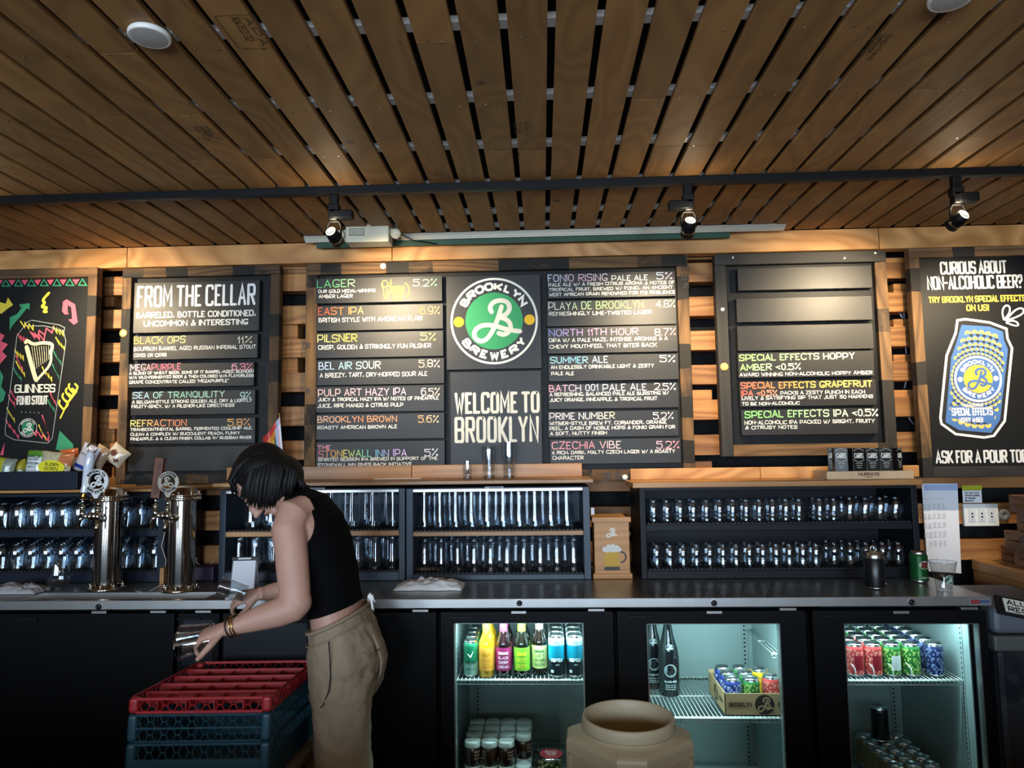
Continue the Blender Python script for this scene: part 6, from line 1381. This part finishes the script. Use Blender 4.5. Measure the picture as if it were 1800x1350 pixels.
# ---------------------------------------------------------------- side ledge with wooden crates
e0 = W(1712, 984, 3.42); root = empty('side_ledge', (e0.x, 3.0, e0.z), label='wooden side ledge coming forward from the back wall, under stacked crates', cat='ledge')
addp(board('ledge_board', e0.x, 3.6, 2.45, 3.44, e0.z-.045, e0.z, TOPW, axis=1), root)
addp(board('ledge_apron', e0.x+.004, e0.x+.03, 2.45, 3.44, e0.z-.11, e0.z-.045, SLAT, axis=1), root)
addp(MB().box(e0.x+.2, 3.6, 2.5, 3.4, 0, e0.z-.045).build('ledge_base', BLACK), root)
CR = wood('crate_wood', '8d5f38', '6a4326', rings=9, scale=2.2, stretch=.12, rough=.6, var=.3)
def crate(label, x0, y0, z0, w, d, h, emblem=False):
    r_ = empty('wooden_crate', (x0+w/2, y0, z0), label=label, cat='crate', group='wooden crates stacked on the side ledge')
    for b_ in ((x0, x0+w, y0, y0+.014, z0, z0+h), (x0, x0+w, y0+d-.014, y0+d, z0, z0+h)): addp(MB().rbox(*b_, .002).build('end_panel', CR), r_)
    for b_ in ((x0, x0+.012, y0+.014, y0+d-.014, z0, z0+h*.47), (x0, x0+.012, y0+.014, y0+d-.014, z0+h*.53, z0+h), (x0+w-.012, x0+w, y0+.014, y0+d-.014, z0, z0+h*.47), (x0+w-.012, x0+w, y0+.014, y0+d-.014, z0+h*.53, z0+h)): addp(board('side_slat', *b_, CR, axis=1), r_)
    addp(MB().box(x0+.012, x0+w-.012, y0+.014, y0+d-.014, z0, z0+.008).build('crate_floor', CR), r_)
    if emblem:
        t = MB(); t.eps = Vector((-1, 0, 0)); f = lambda u, v, e=0: (x0-.0006-e, y0+d-u, v); disc(t, .13, z0+h/2, h*.42, f, hexc('33231a')); script_b(t, .13, z0+h/2, h*.36, lambda u, v: f(u, v, .0004), hexc('8d5f38')); addp(t.build('burned_emblem', PRINT), r_)
cx0 = W(1783, 930, 3.24).x;  zc0 = e0.z+.001; hh = .076
for k, (dx, dy, em) in enumerate(((-.01, .0, False), (-.04, .01, True), (.012, -.0, False), (-.012, .005, False))):
    crate('wooden crate on the side ledge, %s of a stack of four' % ('bottom', 'second from the bottom', 'third from the bottom', 'topmost')[k], cx0+dx, 2.93+dy, zc0+k*(hh+.001), .34, .31, hh, em)
crate('pale small crate on the side ledge, next to the stack of four', 2.085, 3.27, zc0, .07, .13, .068)
# ---------------------------------------------------------------- dish racks on a beige trolley
YR0 = 2.10; fl_ = W(225, 1227, YR0)
RM = Matrix.Translation(fl_) @ Matrix.Rotation(R(2.5), 4, 'Z') @ Matrix.Rotation(R(-3.9), 4, 'X')
RW, RD = .418, .47
def rack(name, label, z1, h, bands, m_, cells=False, slot=False):
    """a square rack, local x across, y back, z down from the top rim"""
    root = bpy.data.objects.new(name, None); COL.objects.link(root); root.matrix_world = RM @ Matrix.Translation((0, 0, z1-h)); root.empty_display_size = .05
    tag(root, label, 'dish rack', 'square dish racks stacked on the beige trolley'); cw = .030; t_ = .005
    # corner posts, rounded
    for sx in (0, 1):
        for sy in (0, 1):
            cx, cy = (cw*.5 if not sx else RW-cw*.5), (cw*.5 if not sy else RD-cw*.5)
            MB().rbox(cx-cw/2, cx+cw/2, cy-cw/2, cy+cw/2, 0, h, .011, seg=3).build('corner_post', m_, root)
    rl = MB(); bh = bands[1]; nb = bands[0]; rail = (h-nb*bh)/(nb+1) if not slot else .008
    zz = [h-rail-(bh+rail)*k for k in range(nb)]            # top of each band
    def rails(x0, x1, y0, y1):
        rl.rbox(x0, x1, y0, y1, h-rail, h, .002, seg=1)
        for k in range(nb): rl.rbox(x0, x1, y0, y1, (zz[k]-bh-rail) if k < nb-1 or not slot else 0, zz[k]-bh, .002, seg=1)
    for (x0, x1, y0, y1) in ((cw*.8, RW-cw*.8, 0, t_), (cw*.8, RW-cw*.8, RD-t_, RD), (0, t_, cw*.8, RD-cw*.8), (RW-t_, RW, cw*.8, RD-cw*.8)): rails(x0, x1, y0, y1)
    rl.build('rim_rails', m_, root)
    def lattice(along_x, c0, L_):
        g = MB(); n = int(round(L_/.0415)); p_ = L_/n; r = min(bh*.5, p_*.36)
        for k in range(nb):
            zc_ = zz[k]-bh/2
            for i in range(n):
                u = cw+p_*(i+.5); hx = [(u+r*math.cos(R(a)), zc_+(bh/2)*math.sin(R(a))/math.sin(R(60))) for a in range(0, 361, 60)]
                f = (lambda q: (q[0], c0, q[1])) if along_x else (lambda q: (c0, q[0], q[1]))
                g.tube([f(q) for q in hx], .002, 4, cap=False, sm=False)
                g.tube([f((u+r, zc_)), f((u+p_-r, zc_))], .002, 4, sm=False)
        return g
    lattice(True, .0025, RW-2*cw).build('honeycomb_grille', m_, root); lattice(True, RD-.0025, RW-2*cw).build('honeycomb_grille', m_, root)
    lattice(False, .0025, RD-2*cw).build('honeycomb_grille', m_, root); lattice(False, RW-.0025, RD-2*cw).build('honeycomb_grille', m_, root)
    if cells:
        for k in range(1, 5):
            y = RD*k/5; MB().box(t_, RW-t_, y-.0012, y+.0012, .004, h-.006).build('divider', m_, root)
            x = RW*k/5; MB().box(x-.0012, x+.0012, t_, RD-t_, .004, h-.012).build('divider', m_, root)
    if slot:
        MB().rbox(RW*.3, RW*.56, -.004, .001, .018, .034, .003).build('hand_slot', BLACK, root); MB().box(.01, RW-.01, .01, RD-.01, 0, .006).build('rack_floor', m_, root)
    return root
REDP = mat('red_rack_plastic', 'a3262b', rough=.4); TEAL = mat('teal_rack_plastic', '1f4757', rough=.45); 
rack('dish_rack', 'red open dish rack extender on top of the two teal racks', 0, .046, (1, .028), REDP, True)
rack('dish_rack', 'teal rack extender just under the red one', -.047, .078, (2, .030), TEAL)
rack('dish_rack', 'teal base rack at the bottom of the rack stack, with a hand slot', -.126, .125, (1, .036), TEAL, False, True)
root = bpy.data.objects.new('trolley', None); COL.objects.link(root); root.matrix_world = RM @ Matrix.Translation((0, 0, -.252)); tag(root, 'beige trolley carrying the dish racks', 'trolley')
TR = mat('trolley_beige', '8f7b68', rough=.6); MB().rbox(-.02, RW+.03, -.02, RD+.02, -.03, 0, .006).build('trolley_top', TR, root)
for x in (0, RW-.02):
    for y in (0, RD-.02): MB().box(x, x+.03, y, y+.03, -.49 + (.03 if y else 0), -.03).build('trolley_leg', TR, root)
# ---------------------------------------------------------------- the bartender
PY = 2.38
def pt_(x, y, Y=PY): return W(x, y, Y)
def loft(secs, n=28, cap=True, m=None):
    """secs: (centre, in-plane radius, lateral radius[, axis hint]) -> elliptical tube; the lateral axis is world y"""
    mb = m or MB(); o = len(mb.v); cs = [Vector(s[0]) for s in secs]
    for i, s in enumerate(secs):
        t = (cs[min(i+1, len(cs)-1)]-cs[max(i-1, 0)]).normalized() if len(s) < 4 else Vector(s[3]).normalized()
        lat = Vector((0, 1, 0)); lat = (lat - t*lat.dot(t)).normalized(); nn = lat.cross(t).normalized()
        for k in range(n):
            a = 2*math.pi*k/n; mb.v.append(tuple(cs[i]+nn*math.cos(a)*s[1]+lat*math.sin(a)*s[2]))
    for j in range(len(secs)-1):
        for k in range(n): mb.f.append([o+j*n+k, o+j*n+(k+1) % n, o+(j+1)*n+(k+1) % n, o+(j+1)*n+k]); mb.mi.append(0); mb.sm.append(True); mb.c.append(None)
    if cap:
        mb.f.append([o+k for k in range(n)][::-1]); mb.f.append([o+(len(secs)-1)*n+k for k in range(n)]); mb.mi += [0, 0]; mb.sm += [True]*2; mb.c += [None]*2
    return mb
def ell(mb, c, r, M_=None, n=24):
    o = len(mb.v); q = MB().lathe([(max(.0005, math.sin(R(a))), -math.cos(R(a))) for a in range(0, 181, 10)], n=n)
    T = Matrix.Translation(c) @ (M_ or Matrix.Identity(4)) @ Matrix.Diagonal((r[0], r[1], r[2], 1)); q.xf(T); mb.add(q.v, q.f, sm=True); return mb
px = PY/F
person = empty('person', (pt_(600, 1150).x, PY, 0), label='bartender in a black sleeveless top and khaki trousers, bending over the racks', cat='person')
SKIN = mat('skin', 'b98d7a', rough=.55, noise_=.08, scale=14)
SKIN.node_tree.nodes['Principled BSDF'].inputs['Subsurface Weight'].default_value = .08
SKIN.node_tree.nodes['Principled BSDF'].inputs['Subsurface Radius'].default_value = (.02, .008, .004)
torso = [((606, 1185), .085, .135), ((608, 1150), .095, .145), ((603, 1115), .088, .142), ((593, 1080), .083, .128), ((586, 1050), .080, .122), ((577, 1010), .088, .130), ((564, 965), .096, .142), ((549, 925), .094, .152), ((532, 897), .078, .150), ((513, 880), .052, .100), ((498, 869), .043, .060), ((482, 860), .042, .050), ((468, 850), .042, .048)]
mb = MB(); loft([(pt_(*c), a, b) for c, a, b in torso], m=mb)
# head: looks down over the racks; f = facing direction, u = crown direction
hc = pt_(459, 842); fw = Vector((-.50, -.06, -.86)).normalized(); up = Vector((-.86, .0, .50)); up = (up-fw*up.dot(fw)).normalized(); sd = up.cross(fw)
HM = Matrix((sd, fw, up)).transposed().to_4x4()
ell(mb, hc, (.070, .090, .100), HM); ell(mb, hc-up*.045+fw*.012, (.056, .070, .068), HM); ell(mb, hc-up*.098+fw*.062, (.022, .020, .018), HM)
ell(mb, hc+fw*.092-up*.038, (.013, .022, .026), HM); ell(mb, hc+fw*.108-up*.052, (.013, .013, .010), HM); ell(mb, hc+fw*.083-up*.078, (.020, .011, .0065), HM); ell(mb, hc+fw*.086-up*.018, (.045, .010, .010), HM)
for s in (-1, 1):
    ell(mb, hc+sd*s*.072-up*.02, (.008, .018, .030), HM); ell(mb, hc+sd*s*.030+fw*.066-up*.045, (.026, .022, .024), HM)
def limb(pts, m): loft([(pt_(x, y, Y), a, b) for x, y, Y, a, b in pts], n=22, m=m)
# near (left) arm and far (right) arm
limb([(536, 893, 2.30, .045, .05), (516, 903, 2.262, .056, .055), (508, 930, 2.238, .055, .050), (512, 968, 2.22, .051, .046), (515, 1005, 2.205, .050, .044), (518, 1040, 2.19, .048, .042), (519, 1060, 2.185, .046, .042)], mb)
ell(mb, pt_(521, 1058, 2.187), (.047, .042, .046))
limb([(531, 1052, 2.19, .040, .040), (515, 1066, 2.185, .047, .042), (488, 1077, 2.17, .043, .040), (455, 1087, 2.16, .037, .035), (428, 1096, 2.15, .029, .029), (408, 1102, 2.14, .0235, .027), (396, 1105, 2.135, .023, .030)], mb)
limb([(536, 900, 2.47, .045, .05), (520, 915, 2.51, .050, .050), (520, 960, 2.55, .044, .043), (524, 1010, 2.57, .041, .040), (520, 1034, 2.57, .040, .038)], mb)
limb([(530, 1030, 2.57, .034, .036), (505, 1036, 2.56, .038, .036), (480, 1040, 2.54, .030, .029), (463, 1043, 2.52, .024, .024), (455, 1044, 2.51, .023, .026)], mb)
# legs under the trousers
for Y in (2.30, 2.46): limb([(606, 1170, Y, .070, .066), (604, 1230, Y, .066, .062), (602, 1300, Y, .062, .060), (603, 1370, Y, .052, .05), (606, 1440, Y, .050, .048), (610, 1530, Y, .036, .035), (608, 1550, Y, .035, .035)], mb)
for Y in (2.30, 2.46): limb([(618, 1548, Y, .032, .032), (600, 1560, Y, .030, .035), (570, 1566, Y, .022, .040), (552, 1568, Y, .015, .030)], mb)
# hands: palm plus five jointed digits each
def hand(w, dirn, nrm, side, curl, m, sc_=1.0):
    """w wrist point, dirn to the knuckles, nrm back of the hand, side towards the thumb"""
    d = Vector(dirn).normalized(); nr = Vector(nrm); nr = (nr-d*nr.dot(d)).normalized(); s = Vector(side); s = (s-d*s.dot(d)-nr*s.dot(nr)).normalized(); w = Vector(w)
    q = MB(); secs = [(0, .020, .026), (.02, .019, .031), (.045, .0165, .037), (.070, .0145, .039), (.082, .011, .036)]
    o = len(m.v); n = 18
    for t, a, b in secs:
        for k in range(n):
            an = 2*math.pi*k/n; m.v.append(tuple(w+d*t*sc_+nr*a*math.cos(an)*sc_+s*b*math.sin(an)*sc_))
    for j in range(len(secs)-1):
        for k in range(n): m.f.append([o+j*n+k, o+j*n+(k+1) % n, o+(j+1)*n+(k+1) % n, o+(j+1)*n+k]); m.mi.append(0); m.sm.append(True); m.c.append(None)
    for e, fl2 in ((0, True), (len(secs)-1, False)):
        idx = [o+e*n+k for k in range(n)]; m.f.append(idx[::-1] if fl2 else idx); m.mi.append(0); m.sm.append(True); m.c.append(None)
    for i, (L_, off) in enumerate(((.072, .029), (.080, .010), (.074, -.009), (.058, -.027))):
        p = w+d*(.074-abs(off)*.12)*sc_+s*off*sc_; dd = d.copy(); pts = [p-d*.012, p]; rs = [.009, .0095]
        for k, (f_, a) in enumerate(zip((.45, .31, .24), curl)):
            rot = Matrix.Rotation(R(a), 3, nr.cross(d)); dd = (rot @ dd).normalized(); p = p+dd*L_*f_*sc_; pts.append(p); rs.append((.0088, .0080, .0066)[k])
        m.tube(pts, [r*sc_ for r in rs], 10); ell(m, pts[-1], (rs[-1]*sc_,)*3, n=10)
    p = w+d*.018*sc_+s*.020*sc_-nr*.006; dd = (d*.62+s*.70-nr*.35).normalized(); pts = [p]; rs = [.0125]
    for L_, tw, r in ((.038, 0, .0115), (.030, .55, .0100), (.024, .5, .0080)):
        dd = (dd+d*tw*.9-s*tw*.35-nr*tw*.5).normalized(); p = p+dd*L_*sc_; pts.append(p); rs.append(r)
    m.tube(pts, [r*sc_ for r in rs], 10); ell(m, pts[-1], (rs[-1]*sc_,)*3, n=10)
hw_ = pt_(398, 1104, 2.136)
hand(hw_, (-1, -.05, -.28), (.05, -.25, 1), (0, -1, -.3), (38, 48, 34), mb, .95)
hf_ = pt_(456, 1044, 2.512); hand(hf_, (-1, -.12, -.16), (.1, -.5, .9), (.1, -.8, -.6), (30, 40, 30), mb, .92)
body = mb.build('body', SKIN, person)
def remesh(o, v, sm_=4, tex=None, st=0, sc_=.1):
    r = o.modifiers.new('merge', 'REMESH'); r.mode = 'VOXEL'; r.voxel_size = v; r.use_smooth_shade = True
    s = o.modifiers.new('soften', 'SMOOTH'); s.iterations = sm_; s.factor = .5
    if st:
        tx = bpy.data.textures.new('folds', 'CLOUDS'); tx.noise_scale = sc_; d = o.modifiers.new('folds', 'DISPLACE'); d.texture = tx; d.strength = st; d.mid_level = .5; d.texture_coords = 'GLOBAL'
def child_place(o): o.location = -Vector(person.location)
child_place(body); remesh(body, .0042, 3)
# eyes and brow marks, lips
e = MB()
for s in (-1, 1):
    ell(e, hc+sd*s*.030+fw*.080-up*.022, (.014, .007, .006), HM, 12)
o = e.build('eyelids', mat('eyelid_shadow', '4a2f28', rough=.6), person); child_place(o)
e = MB(); ell(e, hc+fw*.0915-up*.078, (.018, .005, .005), HM, 12); o = e.build('lips', mat('lips', '8e4a48', rough=.4), person); child_place(o)
# black top
tp = MB(); G_ = .0065
hem = [((590, 1068), .0905, .132, (-.30, 0, 1)), ((588, 1052), .085, .128, (-.2, 0, 1)), ((578, 1010), .0935, .136, (-.28, 0, 1)), ((565, 965), .1015, .148, (-.35, 0, 1)), ((550, 925), .100, .158, (-.45, 0, 1)), ((534, 898), .086, .156, (-.75, 0, .9)), ((520, 885), .062, .120, (-.9, 0, .6)), ((509, 878), .052, .085, (-.9, 0, .5))]
loft([(pt_(*c), a, b, t) for c, a, b, t in hem], n=48, m=tp)
top_ = tp.build('black_top', mat('black_ribbed_cotton', '060607', rough=.9, spec=.1, bump=.2, scale=200), person); child_place(top_)
r = top_.modifiers.new('merge', 'REMESH'); r.mode = 'VOXEL'; r.voxel_size = .004; r.use_smooth_shade = True
for k, (x, y, Y, rx, ry, rz) in enumerate(((501, 917, 2.215, .090, .085, .098), (501, 917, 2.545, .090, .085, .098))):
    c = MB(); ell(c, pt_(x, y, Y), (rx, ry, rz), Matrix.Rotation(R(-20), 4, 'Y'), 40)
    co = c.mesh('armhole_cutter', SKIN); cut = bpy.data.objects.new('armhole_cutter', co); COL.objects.link(cut)
    b_ = top_.modifiers.new('armhole', 'BOOLEAN'); b_.object = cut; b_.operation = 'DIFFERENCE'; b_.solver = 'FAST'
    cut['_x'] = 1
bpy.context.view_layer.update()
dg = bpy.context.evaluated_depsgraph_get(); me = bpy.data.meshes.new_from_object(top_.evaluated_get(dg)); top_.modifiers.clear(); top_.data = me
for f in me.polygons: f.use_smooth = True
for o in [o for o in COL.objects if '_x' in o]: bpy.data.objects.remove(o)
# trousers
tr = MB(); KH = mat('khaki_cotton', '918069', rough=.85, bump=.25, scale=260, noise_=.08)
loft([(pt_(*c), a, b, t) for c, a, b, t in (((596, 1085), .098, .146, (-.42, 0, 1)), ((599, 1100), .102, .158, (-.42, 0, 1)), ((606, 1125), .118, .168, (-.25, 0, 1)), ((612, 1155), .124, .176, (-.05, 0, 1)), ((610, 1190), .116, .172, (.05, 0, 1)), ((604, 1222), .100, .160, (0, 0, 1)))], n=48, m=tr)
for Y, dx in ((2.302, 0), (2.462, -6)):
    limb([(606+dx, 1180, Y, .100, .090), (603+dx, 1225, Y, .094, .088), (602+dx, 1270, Y, .088, .084), (602+dx, 1320, Y, .087, .083), (604+dx, 1380, Y, .088, .083), (608+dx, 1450, Y, .086, .082), (610+dx, 1535, Y, .085, .082)], tr)
tro = tr.build('khaki_trousers', KH, person); child_place(tro); remesh(tro, .0065, 5, True, .022, .07)
# waistband, pocket, cord, button, knotted strings
wbm = MB()
def hemring(c, a, b, t, n=40):
    t = Vector(t).normalized(); lat = Vector((0, 1, 0)); nn = lat.cross(t).normalized(); cc = pt_(*c); return [cc+nn*math.cos(2*math.pi*k/n)*a+lat*math.sin(2*math.pi*k/n)*b for k in range(n+1)]
wbm.tube(hemring((596, 1085), .103, .151, (-.42, 0, 1)), .006, 8, cap=False); wbm.tube(hemring((599, 1104), .110, .164, (-.42, 0, 1)), .0025, 6, cap=False)
o = wbm.build('waistband', KH, tro)
o = MB().tube([pt_(x, y, Y) for x, y, Y in ((578, 1128, 2.205), (580, 1160, 2.2), (581, 1190, 2.2), (578, 1215, 2.205), (568, 1240, 2.215), (556, 1250, 2.24), (552, 1236, 2.25))], .0022, 6).build('dark_cord', mat('cord_dark', '2c2220', rough=.7), tro)
o = MB().lathe([(.008, 0), (.008, .004), (.004, .005), (0, .003)], n=16, cap=False).xf(Matrix.Translation(pt_(664, 1138, 2.31)) @ Matrix.Rotation(R(-45), 4, 'Z') @ Matrix.Rotation(R(90), 4, 'X')).build('pocket_button', mat('button_dark', '3c342c', rough=.3), tro)
o = MB().tube([pt_(x, y, Y) for x, y, Y in ((640, 1150, 2.225), (648, 1156, 2.24), (656, 1150, 2.26), (668, 1140, 2.30))], .002, 6).build('pocket_seam', KH, tro)
fl3 = MB(); loft([(pt_(658, 1110, 2.34), .008, .03), (pt_(668, 1130, 2.34), .010, .04), (pt_(675, 1155, 2.34), .010, .042), (pt_(673, 1178, 2.34), .007, .038), (pt_(668, 1192, 2.34), .003, .03)], m=fl3); fl3.build('hanging_flap', KH, tro)
o = MB(); random.seed(9)
for k in range(5): o.tube([pt_(648, 1058, 2.30), pt_(652+random.uniform(-4, 6), 1050+random.uniform(-8, 4), 2.28), pt_(657+random.uniform(-4, 4), 1064+random.uniform(-8, 10), 2.29)], [.004, .006, .002], 6)
o.build('tied_strings', CLOTH, tro)
# hair: full cap and hanging locks
HM_ = mat('black_hair', '0a0808', rough=.62, spec=.3); hb2 = MB()
ell(hb2, hc+up*.014-fw*.026, (.086, .096, .090), HM); ell(hb2, pt_(490, 836), (.082, .090, .074)); ell(hb2, pt_(445, 826), (.066, .078, .058)); ell(hb2, pt_(504, 850, PY), (.055, .075, .05))
ell(hb2, pt_(464, 826, PY-.045), (.088, .055, .056)); random.seed(12)
def lock(pts, r):
    hb2.tube([pt_(*p) for p in pts], r, 7)
for k in range(64):                                    # from the crown over the near side down to the jaw
    t = k/63; x = 432+t*86; Y = PY-.082+random.uniform(-.006, .010)-.014*math.sin(t*3.1)
    e_ = 880+16*math.sin(t*3.0)-14*t*t+random.uniform(-9, 5)
    lock([(468+random.uniform(-10, 14), 794+random.uniform(-2, 3), PY-.01), ((x+468)/2+2, 801+abs(t-.5)*10, PY-.055), (x+5, 822+abs(t-.45)*14, Y), (x-1, 850, Y-.004), (x-3+random.uniform(-3, 3), (850+e_)/2+4, Y), (x-4+random.uniform(-6, 6)-5*(1-t), e_, Y+.012)], [.006, .0085, .009, .0085, .006, .001])
for k in range(24):                                    # wisps flicking out at the nape
    Y = PY-.07+k*.0063; lock([(500, 812, Y), (522, 838, Y), (531+random.uniform(-5, 5), 852+random.uniform(-5, 6), Y), (538+random.uniform(-8, 8), 858+random.uniform(-6, 12), Y)], [.010, .009, .005, .001])
for k in range(14):                                    # fringe falling forward of the face
    Y = PY-.07+k*.011; lock([(442, 803, Y), (416+random.uniform(-3, 4), 822, Y), (408+random.uniform(-4, 5), 845, Y), (412+random.uniform(-6, 12), 868+random.uniform(-8, 10), Y)], [.012, .013, .009, .0015])
hair = hb2.build('black_hair', HM_, person); child_place(hair)
# bracelet and watch strap
def band(x, y, Y, ax, r, th, m_, nm):
    c = pt_(x, y, Y); ax = Vector(ax).normalized(); u = ax.orthogonal().normalized(); w = ax.cross(u)
    o = MB().tube([c+u*r*math.cos(R(a))+w*r*1.05*math.sin(R(a)) for a in range(0, 361, 15)], th, 6, cap=False).build(nm, m_, person); child_place(o)
GOLD = mat('gold', 'd8b060', rough=.2, metal=1)
band(416, 1099, 2.145, (-1, 0, -.3), .031, .0022, GOLD, 'gold_bracelet'); band(411, 1100, 2.143, (-1, 0, -.25), .030, .0018, GOLD, 'gold_bracelet'); band(404, 1103, 2.138, (-1, 0, -.3), .0285, .0030, mat('brown_band', '3c221c', rough=.6), 'leather_band')
# glasses in the hands
HG = glassy('held_glass', (.90, .93, .95), 1.5, .04, .06)
def held(c0, c1, label, grp, r0=.030, r1=.040):
    a, b_ = Vector(c0), Vector(c1); L_ = (b_-a).length; q = (b_-a).to_track_quat('Z', 'Y').to_matrix().to_4x4()
    mb1 = MB().lathe([(r0, 0), (r0, .012), (r0*1.1, L_*.5), (r1, L_)], n=28, cap=False).lathe([(0, .013), (r0*.92, .013), (r0*1.03, L_*.5), (r1-.0022, L_)], n=28, cap=False)
    rt = empty('pint_glass', a, label=label, cat='glass', group=grp); o1 = mb1.xf(q).build('glass_wall', HG, rt)
    MB().lathe([(0, 0), (r0, 0), (r0*.96, .012), (0, .012)], n=28, cap=False).xf(q).build('glass_base', HG, rt)
    MB().tube([tuple((q @ Vector((r1*math.cos(R(t)), r1*math.sin(R(t)), L_)))) for t in range(0, 361, 12)], .0014, 6, cap=False).build('glass_rim', HG, rt)
held(pt_(374, 1124, 2.14), pt_(313, 1136, 2.12), 'empty glass held sideways in her lowered hand, lower of two', None)
held(pt_(374, 1112, 2.20), pt_(322, 1122, 2.20), 'empty glass held sideways in her lowered hand, upper of two', None)
held(pt_(432, 1044, 2.47), pt_(385, 1030, 2.44), 'empty glass being wiped in her farther hand over the worktop', None, .028, .034)
cloth('wiping_cloth', 'white wiping cloth under the glass in her farther hand', 422, 1052, .09, .06, .02, 31).location.z = ZL+.002
